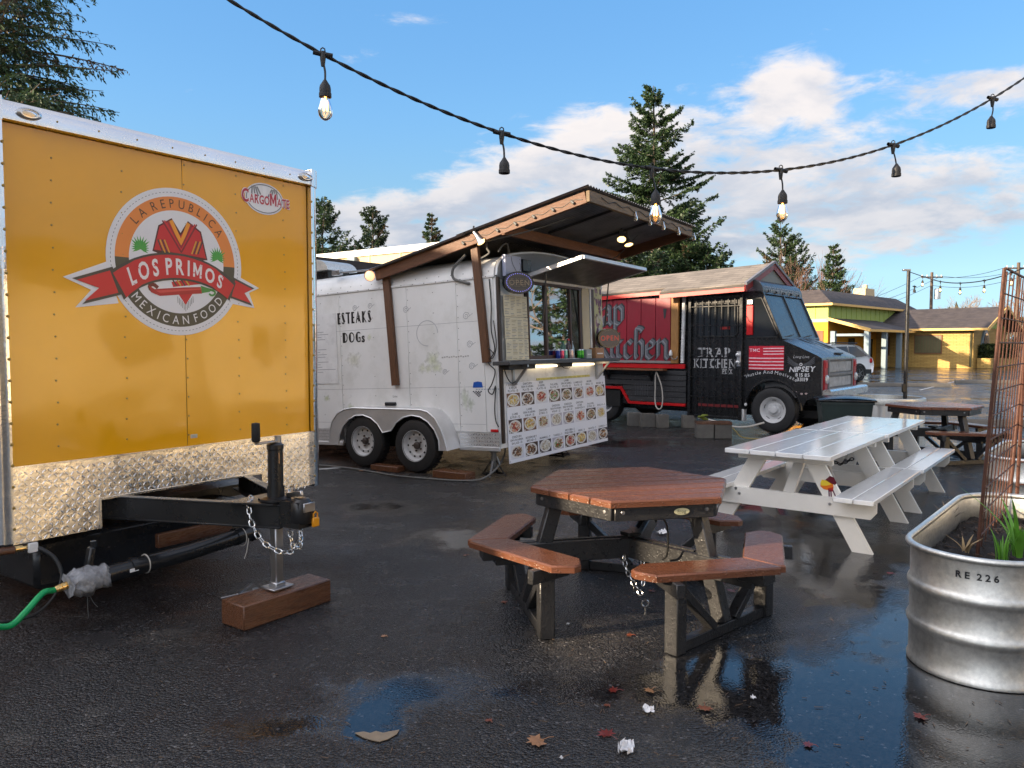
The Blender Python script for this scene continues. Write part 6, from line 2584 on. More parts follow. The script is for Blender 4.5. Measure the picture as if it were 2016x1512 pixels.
P = MM @ Vector((.06, .16, 0))
jack_stand(P.x, P.y, .32, 'steel jack stand under the near corner of the food trailer', .5)
P = MM @ Vector((1.95, .30, 0))
jack_stand(P.x, P.y, .30, 'black jack stand under the middle of the menu board', 1.1)
for (x_, y_, z_, s_, lab) in ((-.30, .50, .045, (.20, .50, .09), 'short wooden board lying behind the rear trailer wheel'), (-.30, 1.56, .035, (.16, .45, .07), 'flat wooden chock lying between the two trailer wheels')):
    b = MB()
    b.box((0, 0, s_[2] / 2), s_, .006)
    o = b.build('wood_chock', MT['wetblock'])
    p_ = MM @ Vector((x_, y_, 0))
    o.matrix_world = Matrix.Translation((p_.x, p_.y, 0)) @ Matrix.Rotation(R(57.3), 4, 'Z')
    tag(o, lab, 'wood block', 'wooden blocking at the trailer wheels')
b = MB()
pts = [(-2.9, 10.3, .012), (-2.1, 9.9, .012), (-1.45, 9.35, .012), (-.85, 9.05, .012), (-.55, 8.98, .012), (-.36, 9.05, .02), (-.20, 9.25, .10), (-.10, 9.42, .24), (-.08, 9.5, .36)]
b.tube(catmull(pts, 8), .011, 8)
o = b.build('ground_cord', MT['greycord'])
tag(o, 'grey cord along the asphalt beside the trailer wheels, rising to the corner', 'cord')

# ------------------------------------------------------------------ red and black kitchen truck
TK = thing('kitchen_truck', 'black step van kitchen truck with red board side, shingled gable roof and barred door', 'truck', (4.75, 14.0, 0), R(-38.7))
TM = Matrix.Translation((4.75, 14.0, 0)) @ Matrix.Rotation(R(-38.7), 4, 'Z')
WD = 2.15
TS = lambda x, y, z: (x, -z, y)

b = MB()
b.box((-2.62, WD / 2 + .02, 1.50), (4.1, WD - .06, 2.24), .02)
b.box((-2.62, WD / 2, .42), (3.9, 1.7, .2))
b.build('body', MT['truck_black'], TK)
# cab side skins with the wheel arch cut out, nose, front
arc = [(.52 * math.cos(R(a_)), .42 + .55 * math.sin(R(a_))) for a_ in range(2, 180, 12)]
side = [(-.60, .30), (-.60, 2.60), (-.24, 2.60), (.13, 1.715), (.79, 1.415), (.86, 1.36), (.86, .72), (.60, .62)] + [p for p in arc] + [(-.53, .30)]
tri = tessellate_polygon([[Vector((p[0], p[1], 0)) for p in side]])
b = MB()
for y_ in (0, WD):
    o_ = len(b.v)
    b.add([(p[0], y_, p[1]) for p in side], [tuple(t) for t in tri])
    b.add([(p[0], y_ + (.05 if y_ == 0 else -.05), p[1]) for p in side], [tuple(t) for t in tri])
b.build('cab_side', MT['truck_black'], TK)
b = MB()
b.tube([(p[0], -.005, p[1]) for p in arc], .022, 6)
b.tube([(p[0], WD + .005, p[1]) for p in arc], .022, 6)
b.build('arch_lip', MT['truck_black'], TK)
b = MB()
b.box((.86 - .02, WD / 2, 1.04), (.04, WD - .01, .66), .01)
b.box((.30, WD / 2, .9), (1.0, WD - .3, .5))
b.build('nose_front', MT['grille_grey'], TK)
# hood: sloping, with lengthwise ribs
b = MB()
ny = 24
vs = []
for i in range(ny + 1):
    y_ = .0 + WD * i / ny
    crown = .045 * math.sin(math.pi * i / ny)
    for (x_, z_) in ((.10, 1.722), (.45, 1.575), (.78, 1.422), (.855, 1.375), (.865, 1.33)):
        rib = .012 if i in (7, 10, 14, 17) and x_ < .7 else 0
        vs.append((x_, y_, z_ + crown * (1 if x_ < .8 else .5) + rib))
b.add(vs, [(5 * i + k, 5 * i + k + 1, 5 * (i + 1) + k + 1, 5 * (i + 1) + k) for i in range(ny) for k in range(4)])
b.build('hood', MT['hood_grey'], TK, angle=25)
b = MB()
for y0_, y1_ in ((.75, .95), (.95, 1.25), (1.15, 1.42), (1.3, 1.6)):
    b.bar((.20, y0_, 1.728), (.62, y1_, 1.545), .028, .006)
b.build('hood_streaks', MT['black_steel'], TK)
b = MB()
b.bar((.80, .95, 1.455), (.82, 1.35, 1.455), .05, .03, b=.01)
b.build('hood_latch', MT['black_steel'], TK)
# windscreen: frame, two panes, silver-blue sunshade behind the glass
A0, A1 = Vector((.125, 0, 1.725)), Vector((-.235, 0, 2.555))
up = (A1 - A0).normalized()
b = MB()
for y_ in (.03, WD / 2, WD - .03):
    b.bar(A0 + Vector((0, y_, 0)), A1 + Vector((0, y_, 0)), .06, .07, up=(0.9, 0, .4), b=.006)
b.bar(A0 + Vector((.0, .0, 0)), A0 + Vector((0, WD, 0)), .07, .05, up=up, b=.006)
b.bar(A1 + Vector((.0, .0, 0)), A1 + Vector((0, WD, 0)), .07, .05, up=up, b=.006)
ws = b.build('windscreen_frame', MT['truck_black'], TK)
nrm = Vector((up.z, 0, -up.x))
for y0_, y1_ in ((.06, WD / 2 - .03), (WD / 2 + .03, WD - .06)):
    b = MB()
    q = [A0 + up * .03 + Vector((0, y0_, 0)), A0 + up * .03 + Vector((0, y1_, 0)), A1 - up * .03 + Vector((0, y1_, 0)), A1 - up * .03 + Vector((0, y0_, 0))]
    b.add([p + nrm * .008 for p in q], [(0, 1, 2, 3)])
    b.build('windscreen_pane', MT['shield'], ws)
    b = MB()
    y_ = y0_ + .1
    b.bar(A0 + Vector((0, y_, 0)) + nrm * .03 + up * .02, A0 + Vector((0, y_ + .55, 0)) + nrm * .03 + up * .07, .016, .012)
    b.build('wiper', MT['cord'], ws)
# rounded cap over the windscreen with streaked paint
b = MB()
pf = [(-.215, 2.555), (-.205, 2.60), (-.22, 2.68), (-.27, 2.76), (-.36, 2.81), (-.52, 2.84), (-.60, 2.84), (-.60, 2.555)]
b.prism(pf, .0, WD, T=lambda a, c, d: (a, d, c))
b.build('cab_cap', MT['cap_grey'], TK, angle=40)
b = MB()
rr = random.Random(4)
for k in range(22):
    y_ = .12 + k * .09
    z0_, z1_ = 2.575 + rr.uniform(0, .01), 2.635 + rr.uniform(0, .02)
    for q in range(4):
        t0, t1 = q / 4, (q + .8) / 4
        rr_ = lambda t: (-.212 - .10 * t - .10 * t * t, 2.665 + .125 * t - .01 * t * t)
        (xa, za), (xb, zb) = rr_(t0), rr_(t1)
        yo = .02 * math.sin(k * 2.1)
        b.col = srgb(*[int(170 - 110 * (q / 4) * rr.uniform(.6, 1.2))] * 3)
        b.add([(xa + .008, y_ - .02, za + .006), (xa + .008, y_ + .012, za + .006), (xb + .008, y_ + .012 + yo, zb + .006), (xb + .008, y_ - .02 + yo, zb + .006)], [(0, 1, 2, 3)])
    stroke(b, [(y_, z0_), (y_ + rr.uniform(-.02, .02), z1_)], .018, lambda u, v, z: (-.20 - (v - 2.60) * .15 + z, u, v), .004, srgb(170, 170, 172))
    if rr.random() < .7:
        stroke(b, [(y_, z1_), (y_ + .05, z1_ - .01 * rr.random())], .014, lambda u, v, z: (-.20 - (v - 2.60) * .15 + z, u, v), .005, srgb(170, 170, 172))
b.build('cap_scrawl', MT['paint_print'], TK)
b = MB()
for k in range(5):
    b.lathe([(.022, 0), (.02, .03), (0, .04)], 10, (-.212, .25 + k * .41, 2.60), (1, 0, .2))
b.build('cap_lamp', MT['black_gloss'], TK)
# side window of the cab, red door edge
b = MB()
w = [(-.50, 1.75), (.07, 1.75), (.075, 1.80), (-.23, 2.47), (-.50, 2.47)]
b.prism(w, .004, .012, T=TS)
b.build('cab_window', MT['glass_dark'], TK)
b = MB()
b.tube([(p[0], -.010, p[1]) for p in w], .014, 6, closed=True)
b.build('window_rubber', MT['rubber'], TK)
b = MB()
b.box((-.435, -.03, 2.065), (.125, .03, .55), .008)
o = b.build('red_panel', MT['red_trim'], TK)
b = MB()
b.tube(catmull([(-.49, -.048, 2.14), (-.44, -.05, 2.05), (-.39, -.048, 2.02)], 6), .006, 5)
b.build('panel_wire', MT['cord'], o)
b = MB()
b.box((-.435, -.03, 2.40), (.11, .03, .09), .008)
b.build('grey_cap', MT['steel'], TK)
# painted flag and lettering
RED, PNK = srgb(196, 16, 46), srgb(232, 196, 204)
b = MB()
rect(b, -.455, 1.152, .195, 1.590, TS, .002, RED)
z_ = .0025
for k in range(4):
    y_ = 1.200 + k * .062
    stroke(b, [(-.445, y_ - .02), (-.2, y_ - .022), (.185, y_ - .018)], .020, TS, z_, PNK)
for k in range(3):
    y_ = 1.44 + k * .052
    stroke(b, [(-.18, y_), (.185, y_ + .006)], .018, TS, z_, PNK)
text(b, 'TMC', -.345, 1.485, .055, TS, .003, PNK, 'b', xs=1.1)
b.build('painted_flag', MT['paint_print'], TK)['label'] = 'red and white striped flag painted with the letters TMC'
b = MB()
INKW = srgb(206, 206, 208)
arc_text(b, "'Hustle And Motivate'", -.08, .10, .985, R(87), .062, TS, .002, INKW, 'n', gap=.26, xs=1.05)
text(b, 'Long Live', .50, 1.375, .05, TS, .002, srgb(170, 170, 172), 'n', gap=.10, slant=.25)
for k, (h_, g_) in enumerate(((.085, .12),)):
    text(b, 'NIPSEY', .52, 1.125, .088, TS, .002, INKW, 'b', gap=.12, slant=.15, xs=1.05, rise=.05)
text(b, '8 15 85', .53, 1.045, .058, TS, .002, INKW, 'b', gap=.2, xs=.95)
text(b, '33119', .53, .965, .060, TS, .002, INKW, 'b', gap=.22, xs=1.0)
GRY = srgb(74, 76, 80)
for sg in (-1, 1):
    for k in range(4):
        stroke(b, [(.50 + sg * .045, 1.245 + k * .006), (.50 + sg * .13, 1.235 + k * .022), (.50 + sg * .235, 1.30 + k * .032)], .014, TS, .002 + k * 1e-4, GRY)
ring(b, .50, 1.262, .014, .028, TS, .0028, INKW, n=18)
rect(b, .40, .80, .56, .88, TS, .0015, (.002, .002, .002))
for x_, z_, s_ in ((.38, .785, .03), (.52, .74, .024), (.60, .745, .024), (.42, .77, .02)):
    disc(b, x_, z_, s_, s_ * .75, TS, .0022 + x_ * 1e-4, srgb(170, 150, 148), 9)
b.build('cab_lettering', MT['paint_print'], TK)['label'] = 'white hand-painted lettering on the black cab side'
# front: head-lamp bezels, grille plates, bumper
for y_ in (.165, 1.985):
    b = MB()
    b.box((.868, y_, 1.07), (.05, .17, .54), .012)
    o = b.build('lamp_bezel', MT['red_trim'] if False else mat('red_lamp_bezel', srgb(150, 22, 28), .4, var=.2), TK)
    b = MB()
    b.lathe([(.075, 0), (.078, .02), (.06, .035), (0, .045)], 20, (.892, y_, 1.00), (1, 0, 0))
    b.build('headlight', mat('lamp_glass', (.5, .5, .5), .1, var=.1, coat=1.0) if y_ < 1 else bpy.data.materials['lamp_glass'], o)
    b = MB()
    b.box((.895, y_, 1.25), (.015, .11, .10), .004)
    b.build('indicator', MT['red_trim'], o)
b = MB()
for z_, h_ in ((1.345, .03), (1.075, .05), (.80, .06)):
    b.box((.872, WD / 2, z_), (.045, 1.52, h_), .006)
for y_ in (.33, 1.82):
    b.box((.872, y_, 1.07), (.045, .05, .56), .006)
gr = b.build('grille', MT['grille_grey'], TK)
for z_, h_ in ((1.21, .18), (.94, .17)):
    b = MB()
    b.box((.866, WD / 2, z_), (.02, 1.36, h_), .004)
    b.build('grille_panel', mat('dented_grille_plate', srgb(158, 160, 162), .5, var=.35, vscale=9, bump=.4, bscale=9, dirt=.4, dirt_col=(.08, .08, .08)) if z_ > 1 else bpy.data.materials['dented_grille_plate'], gr)
b = MB()
b.prism([(.90, .69), (.90, .80), (.93, .83), (1.02, .83), (1.05, .80), (1.05, .69)], -.06, 2.32, T=lambda a, c, d: (a, d, c))
b.build('bumper', MT['chrome'], TK, angle=25)
# red board side, sill, ledge, black siding, red stripes
n_b = 8
for i in range(n_b):
    x1_ = -2.045 - i * .332
    b = MB()
    b.box((x1_ - .166, -.012, 1.895), (.322, .03, 1.29), .005)
    b.build('red_board', MT['red_paint'], TK)
b = MB()
b.box((-3.3, -.035, 1.268), (2.62, .09, .05), .005)
b.build('grey_sill', mat('grey_weathered_sill', srgb(128, 122, 120), .6, var=.25, stretch=(.6, 4, 4), vscale=8), TK)
b = MB()
b.box((-3.17, -.028, 1.188), (2.9, .05, .09), .004)
b.build('red_stripe', MT['red_trim'], TK)
b = MB()
rr = random.Random(8)
pl = [(-3.7, -.30 + .03)] + [(-3.7 + .1 * i, -.26 - rr.uniform(-.03, .04)) for i in range(17)] + [(-2.1, -.05), (-3.7, -.03)]
b.prism(pl, 1.10, 1.135, T=lambda a, c, d: (a, c, d))
b.build('broken_ledge', MT['timber_x'], TK)
for x_ in (-3.45, -2.45):
    b = MB()
    b.bar((x_, -.03, .90), (x_, -.20, 1.10), .04, .03)
    b.bar((x_, -.03, .88), (x_, -.03, 1.1), .04, .03)
    b.build('ledge_bracket', MT['black_steel'], TK)
zs = [(1.06, .085), (.955, .10), (.845, .10), (.735, .10), (.625, .105), (.515, .10)]
for k, (z_, h_) in enumerate(zs):
    x0_ = -4.6 if z_ > .76 else (-3.12 if z_ > .68 else -3.06 if z_ > .58 else -2.99)
    b = MB()
    b.box(((x0_ - 1.70) / 2, -.012 - .003 * (k % 2), z_), (-1.70 - x0_, .03, h_), .004)
    b.build('black_board', MT['siding'], TK)
b = MB()
for k in range(6):
    rect(b, -2.83 + k * .055, .58, -2.808 + k * .055, .83, TS, .031, srgb(62, 62, 66))
rr = random.Random(6)
for k in range(70):
    x_, z_ = rr.uniform(-3.0, -1.75), rr.uniform(.50, 1.0)
    s_ = rr.uniform(.004, .010)
    disc(b, x_, z_, s_, s_, TS, .0315 + k * 1e-5, srgb(90, 90, 94), 6)
b.build('faded_splatter', MT['paint_print'], TK, kind='stuff')
b = MB()
b.box((-2.33, -.030, .43), (1.26, .05, .055), .004)
b.bar((-2.955, -.030, .425), (-3.145, -.030, .715), .05, .055, up=(1, 0, 0))
b.box((-3.75, -.030, .725), (1.25, .05, .055), .004)
b.build('red_stripe', MT['red_trim'], TK)
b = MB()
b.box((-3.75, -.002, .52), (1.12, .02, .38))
b.build('rear_wheel_shade', MT['dark'], TK)  # near-black sheet stands for the shade behind the rear wheel
# gothic lettering on the red boards
GLY = {
    'T': [[(0, .9), (.25, 1), (.6, .92), (.72, 1.0)], [(.36, .95), (.30, .15), (.42, 0), (.6, .1)]],
    'r': [[(0, .62), (.06, .66), (.06, .08), (.14, 0)], [(.06, .55), (.22, .68), (.34, .58)]],
    'a': [[(.05, .58), (.22, .68), (.34, .58), (.34, .1), (.44, 0)], [(.34, .4), (.10, .32), (.06, .1), (.16, 0), (.34, .12)]],
    'p': [[(0, .62), (.08, .68), (.08, -.42)], [(.08, .58), (.26, .68), (.38, .56), (.38, .12), (.24, 0), (.08, .06)]],
    'K': [[(.08, 1.02), (.12, .1), (.0, -.04)], [(.12, .5), (.42, .95), (.54, .85)], [(.14, .5), (.5, .0), (.62, .08)], [(-.1, .82), (.08, 1.02)]],
    'i': [[(0, .6), (.08, .68), (.08, .1), (.18, 0)], [(.06, .86), (.12, .92)]],
    't': [[(.08, .92), (.08, .1), (.20, 0), (.30, .08)], [(-.06, .60), (.28, .64)]],
    'c': [[(.36, .56), (.22, .68), (.06, .54), (.06, .12), (.20, 0), (.36, .10)]],
    'h': [[(.30, 1.12), (.10, 1.16), (.08, .1), (.14, .0)], [(.08, .52), (.26, .68), (.38, .56), (.38, .12), (.30, -.12)], [(.30, 1.12), (.38, 1.04), (.28, .98)]],
    'e': [[(.08, .34), (.36, .46), (.34, .60), (.22, .68), (.06, .54), (.06, .12), (.20, 0), (.36, .10)]],
    'n': [[(0, .62), (.08, .68), (.08, .06), (.0, 0)], [(.08, .55), (.28, .68), (.40, .56), (.40, .1), (.50, 0)]],
}
ADV = {'T': .8, 'r': .42, 'a': .52, 'p': .52, 'K': .62, 'i': .28, 't': .36, 'c': .46, 'h': .52, 'e': .48, 'n': .54}
b = MB()
for wd, x_, z_, k_ in (('Trap', -4.30, 2.03, .57), ('Kitchen', -3.75, 1.335, .54)):
    lay = [(srgb(34, 34, 38), .165, .030), (srgb(92, 94, 100), .105, .036), (srgb(128, 130, 136), .028, .044)]
    for col_, wid, z0_ in lay:
        pen = Pen(b, TS, z0_, col_, wid, 48)
        xx = x_
        for c in wd:
            for st in GLY[c]:
                off = .0 if wid > .05 else -.012
                pen.line(st, xx + off, z_ + off * .6, k_ * 1.0)
            xx += ADV[c] * k_ * .95
b.build('gothic_lettering', MT['paint_print'], TK)['label'] = 'grey gothic lettering reading Trap Kitchen'
b = MB()
flat(b, [(-2.21, 2.33), (-2.13, 2.33), (-2.155, 2.16), (-2.18, 2.12), (-2.195, 2.16)], TS, .032, srgb(40, 38, 42))
b.build('painted_drip', MT['paint_print'], TK)
# timber post, silver insulated strip, jar lamp
b = MB()
b.box((-1.935, -.05, 1.925), (.155, .06, 1.36), .005)
b.build('timber_post', mat('raw_timber', srgb(146, 104, 54), .6, var=.35, stretch=(8, 8, .7), vscale=8, dirt=.5, dirt_col=srgb(90, 60, 30)), TK)
b = MB()
for k in range(46):
    b.lathe([(.0, -.018), (.035, -.012), (.04, 0), (.035, .012), (0, .018)], 8, (-1.775 + (2.57 - 1.25 - k * .0287) * -.02 + .02, -.03, 1.265 + k * .0287))
b.build('silver_duct', MT['white_trim'], TK)
b = MB()
b.lathe([(0, -.02), (.03, -.02), (.036, .0), (.03, .05), (.014, .09), (0, .095)], 12, (-1.99, -.12, 1.42))
o = b.build('jar_lamp', MT['white_trim'], TK)
b = MB()
b.tube(catmull([(-1.99, -.10, 1.38), (-1.95, -.11, 1.33), (-1.88, -.10, 1.34), (-1.86, -.09, 1.39)], 5), .010, 6)
b.build('lamp_bracket', MT['steel'], o)
# barred security door
b = MB()
b.box((-1.10, .012, 1.38), (1.02, .05, 2.28), .006)
dr = b.build('door', MT['truck_black'], TK)
b = MB()
w = []
for cx_, cz_, a0_ in ((-.76, 2.30, 0), (-1.42, 2.30, 90), (-1.42, 1.86, 180), (-.76, 1.86, 270)):
    for k in range(5):
        a_ = R(a0_ + k * 22.5)
        w.append((cx_ + .09 * math.cos(a_), cz_ + .09 * math.sin(a_)))
b.prism(w, .014, .020, T=TS)
b.build('door_window', MT['glass_dark'], dr)
b = MB()
b.tube([(p[0], -.020, p[1]) for p in w], .016, 6, closed=True)
b.build('window_rubber', MT['rubber'], dr)
b = MB()
GRL = srgb(176, 176, 178)
for t_, x_, z_, h_ in (('TRAP', -1.13, 1.385, .165), ('KITCHEN', -1.125, 1.175, .165), ('PDX', -.86, 1.065, .085)):
    text(b, t_, x_, z_, h_, TS, .016, GRL, 'b', gap=.22, xs=.72 if t_ != 'TRAP' else .92)
    w_ = text_width(t_, h_, 'b', .22, .72 if t_ != 'TRAP' else .92)
    # serif ticks of the painted letters
    x0_ = x_ - w_ / 2
    for c in t_:
        gw = GL['b', c][2] * h_ * (.72 if t_ != 'TRAP' else .92)
        stroke(b, [(x0_ - .012, z_ + h_ - .012), (x0_ + .05, z_ + h_ - .002)], h_ * .075, TS, .0165, GRL)
        stroke(b, [(x0_ - .012, z_ - .004), (x0_ + .04, z_ + .006)], h_ * .075, TS, .0168, GRL)
        x0_ += gw + .22 * h_ * (.72 if t_ != 'TRAP' else .92)
b.build('door_lettering', MT['paint_print'], dr)['label'] = 'grey painted TRAP KITCHEN PDX lettering'
b = MB()
rect(b, -1.01, 1.90, -.82, 1.955, TS, .024, srgb(120, 16, 18))
text(b, 'OPEN', -.915, 1.912, .03, TS, .0245, srgb(190, 60, 50), 'b')
b.build('red_sticker', MT['print'], dr)
b = MB()
b.box((-1.02, -.018, .455), (.84, .012, .05))
b.build('faded_red_stripe', MT['maroon'], dr)
gt = MB()
for x_ in (-1.615, -.585):
    gt.box((x_, -.06, 1.37), (.055, .045, 2.34), .004)
for z_ in (.235, 2.515):
    gt.box((-1.10, -.06, z_), (1.06, .045, .055), .004)
gate = gt.build('gate_frame', MT['truck_black'], TK)
for i in range(7):
    b = MB()
    b.box((-1.615 + (i + 1) * 1.03 / 8, -.06, 1.37), (.014, .014, 2.28))
    b.build('gate_bar', MT['truck_black'], gate)
for z_ in (.62, 1.0, 1.42, 1.98, 2.34):
    b = MB()
    b.box((-1.10, -.062, z_), (1.02, .010, .014))
    b.build('gate_rail', MT['truck_black'], gate)
b = MB()
b.box((-.615, -.085, 1.35), (.075, .012, .28), .004)
for z_ in (1.42, 1.28):
    b.lathe([(.012, 0), (.012, .03), (.034, .035), (.036, .06), (0, .072)], 14, (-.615, -.09, z_), (0, -1, 0))
b.build('lock_knobs', MT['chrome'], gate)
# shingled gable roof: tilted a little back, deeper eave in front
MT['shingle_truck'] = shingle_mat('tan_grey_shingles', srgb(130, 122, 114), srgb(112, 105, 98), .052, .33)
RG = lambda x: 3.205 + .040 * (x + .5)
rf = MB()


def slope(b, xa, xb_, y_e, drop, y_r=1.07, th=.05, sgn=1):
    p = [(xa, y_e, RG(xa) - drop), (xb_, y_e, RG(xb_) - drop), (xb_, y_r, RG(xb_)), (xa, y_r, RG(xa))]
    lo = [(q[0], q[1], q[2] - th) for q in p]
    b.solid(p + lo, [(0, 1, 2, 3), (4, 5, 6, 7), (0, 1, 5, 4), (1, 2, 6, 5), (2, 3, 7, 6), (3, 0, 4, 7)])


slope(rf, -4.85, -.42, -.06, .40)
slope(rf, -4.85, -.42, 2.42, .49)
roof = rf.build('shingle_roof', MT['shingle_truck'], TK)
b = MB()
slope(b, -2.12, -.42, -.32, .50, y_r=-.05, th=.05)
p_ = b.v
b.v = [(x_, y_, z_ - (.0 if y_ < -.1 else .40) + .012) for x_, y_, z_ in b.v]
b.build('eave_extension', MT['shingle_truck'], roof)
b = MB()
for k in range(30):                            # butt edges of the lowest courses
    pass
b.bar((-4.85, -.08, RG(-4.85) - .49), (-2.12, -.08, RG(-2.12) - .49), .03, .085)
b.bar((-2.12, -.34, RG(-2.12) - .585), (-.42, -.34, RG(-.42) - .585), .03, .085)
b.build('red_fascia', mat('red_fascia', srgb(206, 44, 40), .35, var=.1), roof)
b = MB()
b.bar((-4.85, -.075, RG(-4.85) - .435), (-2.12, -.075, RG(-2.12) - .435), .05, .045)
b.bar((-2.12, -.335, RG(-2.12) - .53), (-.42, -.335, RG(-.42) - .53), .05, .045)
b.build('drip_edge', MT['darkroof'], roof)
b = MB()
b.bar((-.41, -.34, RG(-.42) - .575), (-.41, 1.07, RG(-.42) - .065), .03, .12, up=(0, -.34, .94))
b.bar((-.41, 2.44, RG(-.42) - .555), (-.41, 1.07, RG(-.42) - .065), .03, .12, up=(0, .34, .94))
b.build('gable_fascia', MT['maroon'], roof)
b = MB()
b.bar((-.40, -.34, RG(-.42) - .49), (-.40, 1.07, RG(-.42) + .015), .05, .05, up=(0, -.34, .94))
b.bar((-.40, 2.44, RG(-.42) - .47), (-.40, 1.07, RG(-.42) + .015), .05, .05, up=(0, .34, .94))
b.build('rake_edge', mat('grey_rake', srgb(112, 112, 120), .5, var=.1), roof)
b = MB()
b.prism([(-.02, 2.72), (2.17, 2.72), (1.07, 3.12)], -.46, -.43, T=lambda a, c, d: (d, a, c))
b.build('gable_panel', mat('grey_gable', srgb(120, 124, 122), .6, var=.08), roof)
b = MB()
for k in range(14):
    b.lathe([(.010, -.01), (.012, 0), (0, .012)], 6, (-.44 - .012 * (k % 2), -.25 + k * .042, 2.655 + k * .006), (.6, -.7, -.2))
for k in range(12):
    b.lathe([(.009, -.01), (.011, 0), (0, .012)], 6, (-.50, -.28 + k * .042, 2.615 + k * .006), (.6, -.7, -.2))
b.build('pink_lights', MT['led_pink'], roof)
# wheels
for x_, y_, lab in ((.0, .13, 1), (-3.62, .13, 1), (.0, WD - .13, 0), (-3.62, WD - .13, 0)):
    sg = -1 if y_ < 1 else 1
    b = MB()
    b.lathe([(.235, -.11), (.33, -.125), (.40, -.105), (.42, -.06), (.42, .06), (.40, .105), (.33, .125), (.235, .11)], 44, (x_, y_, .42), (0, sg, 0), closed=True)
    for k in range(56):
        a_ = 2 * math.pi * k / 56
        b.box((x_ + .421 * math.cos(a_), y_, .42 + .421 * math.sin(a_)), (.012, .17, .020), rot=Matrix.Rotation(-a_, 3, 'Y'))
    w_ = b.build('wheel', MT['rubber'], TK)
    b = MB()
    b.lathe([(0, .105), (.055, .10), (.07, .085), (.075, .05), (.115, .048), (.135, .02), (.175, .025), (.19, .07), (.205, .085), (.225, .105), (.238, .115), (.242, .105), (.235, .05), (.22, -.08)], 40, (x_, y_, .42), (0, sg, 0))
    rm = b.build('rim', MT['wheel_white'], w_)
    b = MB()
    for k in range(8):
        a_ = 2 * math.pi * (k + .5) / 8
        b.lathe([(.011, .048), (.010, .066), (0, .068)], 6, (x_ + .095 * math.cos(a_), y_, .42 + .095 * math.sin(a_)), (0, sg, 0))
    b.build('lug_nuts', MT['wheel_white'], rm)
    b = MB()
    for k in range(5):
        a_ = 2 * math.pi * k / 5 + .3
        pts = [(x_ + .183 * math.cos(a_ + t), y_ + sg * .05, .42 + .183 * math.sin(a_ + t)) for t in (-.2, -.1, 0, .1, .2)]
        b.tube(pts, .008, 5)
    b.build('hand_holes', MT['dark'], rm)
# underside bits: axle, jack stand, silver step, hanging rope
b = MB()
b.tube([(.0, .3, .42), (.0, WD - .3, .42)], .05, 8)
b.tube([(-3.62, .3, .42), (-3.62, WD - .3, .42)], .06, 8)
b.box((-1.5, .5, .34), (4.4, .1, .14))
b.box((-1.5, WD - .5, .34), (4.4, .1, .14))
b.build('chassis', MT['black_steel'], TK)
b = MB()
b.box((-.58, .05, .30), (.10, .16, .22), .01)
b.box((-.50, -.01, .50), (.05, .05, .06), .015)
b.build('silver_step', MT['white_trim'], TK)
b = MB()
loop = catmull([(-2.25, -.20, 1.08), (-2.30, -.16, .98), (-2.31, -.14, .75), (-2.32, -.13, .55), (-2.30, -.13, .40), (-2.24, -.13, .33), (-2.17, -.13, .38), (-2.15, -.13, .55), (-2.17, -.14, .78), (-2.21, -.16, .92), (-2.245, -.2, 1.05)], 6)
b.tube(loop, .013, 8)
o = b.build('hanging_rope', MT['whitecord'])
o.matrix_world = TM
tag(o, 'pale looped rope hanging from the broken ledge of the black truck', 'rope')

# blocks, step, cords around the truck


def cinder(x, y, z, rz, label=None, s=(.39, .19, .19), grp='concrete blocks by the black truck'):
    b = MB()
    w, d, h = s
    b.box((0, -d / 2 + .016, h / 2), (w, .032, h), .004)
    b.box((0, d / 2 - .016, h / 2), (w, .032, h), .004)
    for q in (-1, 0, 1):
        b.box((q * (w / 2 - .016), 0, h / 2), (.032, d - .06, h - .002), .003)
    o = b.build('concrete_block', MT['block_grey'])
    p = TM @ Vector((x, y, z))
    o.matrix_world = Matrix.Translation(p) @ Matrix.Rotation(R(rz), 4, 'Z')
    tag(o, label, 'concrete block', grp)
    return o


cinder(-2.62, -.42, 0, 0, 'damp concrete block under the truck, nearest the rear wheel', (.26, .2, .26))
cinder(-2.33, -.42, 0, 0, 'damp concrete block under the truck, second from the rear wheel', (.28, .2, .26))
cinder(-2.04, -.36, 0, 6, 'damp concrete block under the truck, third from the rear wheel', (.22, .2, .25))
cinder(-1.62, -.05, 0, 0, 'small concrete block under the truck left of the barred door', (.26, .2, .24))
p1 = TM.inverted() @ Vector((3.33, 13.28, 0))
cinder(p1.x, p1.y, 0, -3, 'left concrete block of the step before the barred door', (.29, .2, .24), 'blocks of the step')
p2 = TM.inverted() @ Vector((3.64, 13.27, 0))
cinder(p2.x, p2.y, 0, -3, 'concrete block of the step nearer the front wheel', (.29, .2, .24), 'blocks of the step')
b = MB()
b.box((0, 0, .02), (.60, .26, .045), .004)
o = b.build('step_board', MT['wetblock'])
o.matrix_world = Matrix.Translation((3.49, 13.30, .241)) @ Matrix.Rotation(R(-4), 4, 'Z')
tag(o, 'damp wooden board on the two step blocks', 'board')
b = MB()
b.tube(catmull([(3.35, 13.75, .30), (3.55, 13.55, .27), (3.85, 13.45, .18), (4.15, 13.5, .17), (4.5, 13.7, .22)], 8), .018, 8)
o = b.build('pale_hose', MT['whitecord'])
tag(o, 'pale hose running from the step to the front wheel of the truck', 'hose')
b = MB()
b.tube(catmull([(3.72, 13.30, .26), (3.84, 13.2, .14), (3.92, 13.1, .04), (4.1, 13.05, .012), (4.3, 13.05, .012), (4.5, 13.2, .012)], 8), .010, 6)
o = b.build('extension_lead', mat('dull_yellow_cord', srgb(150, 130, 70), .5))
tag(o, 'thin yellowish cord curling on the asphalt by the step', 'cord')
b = MB()
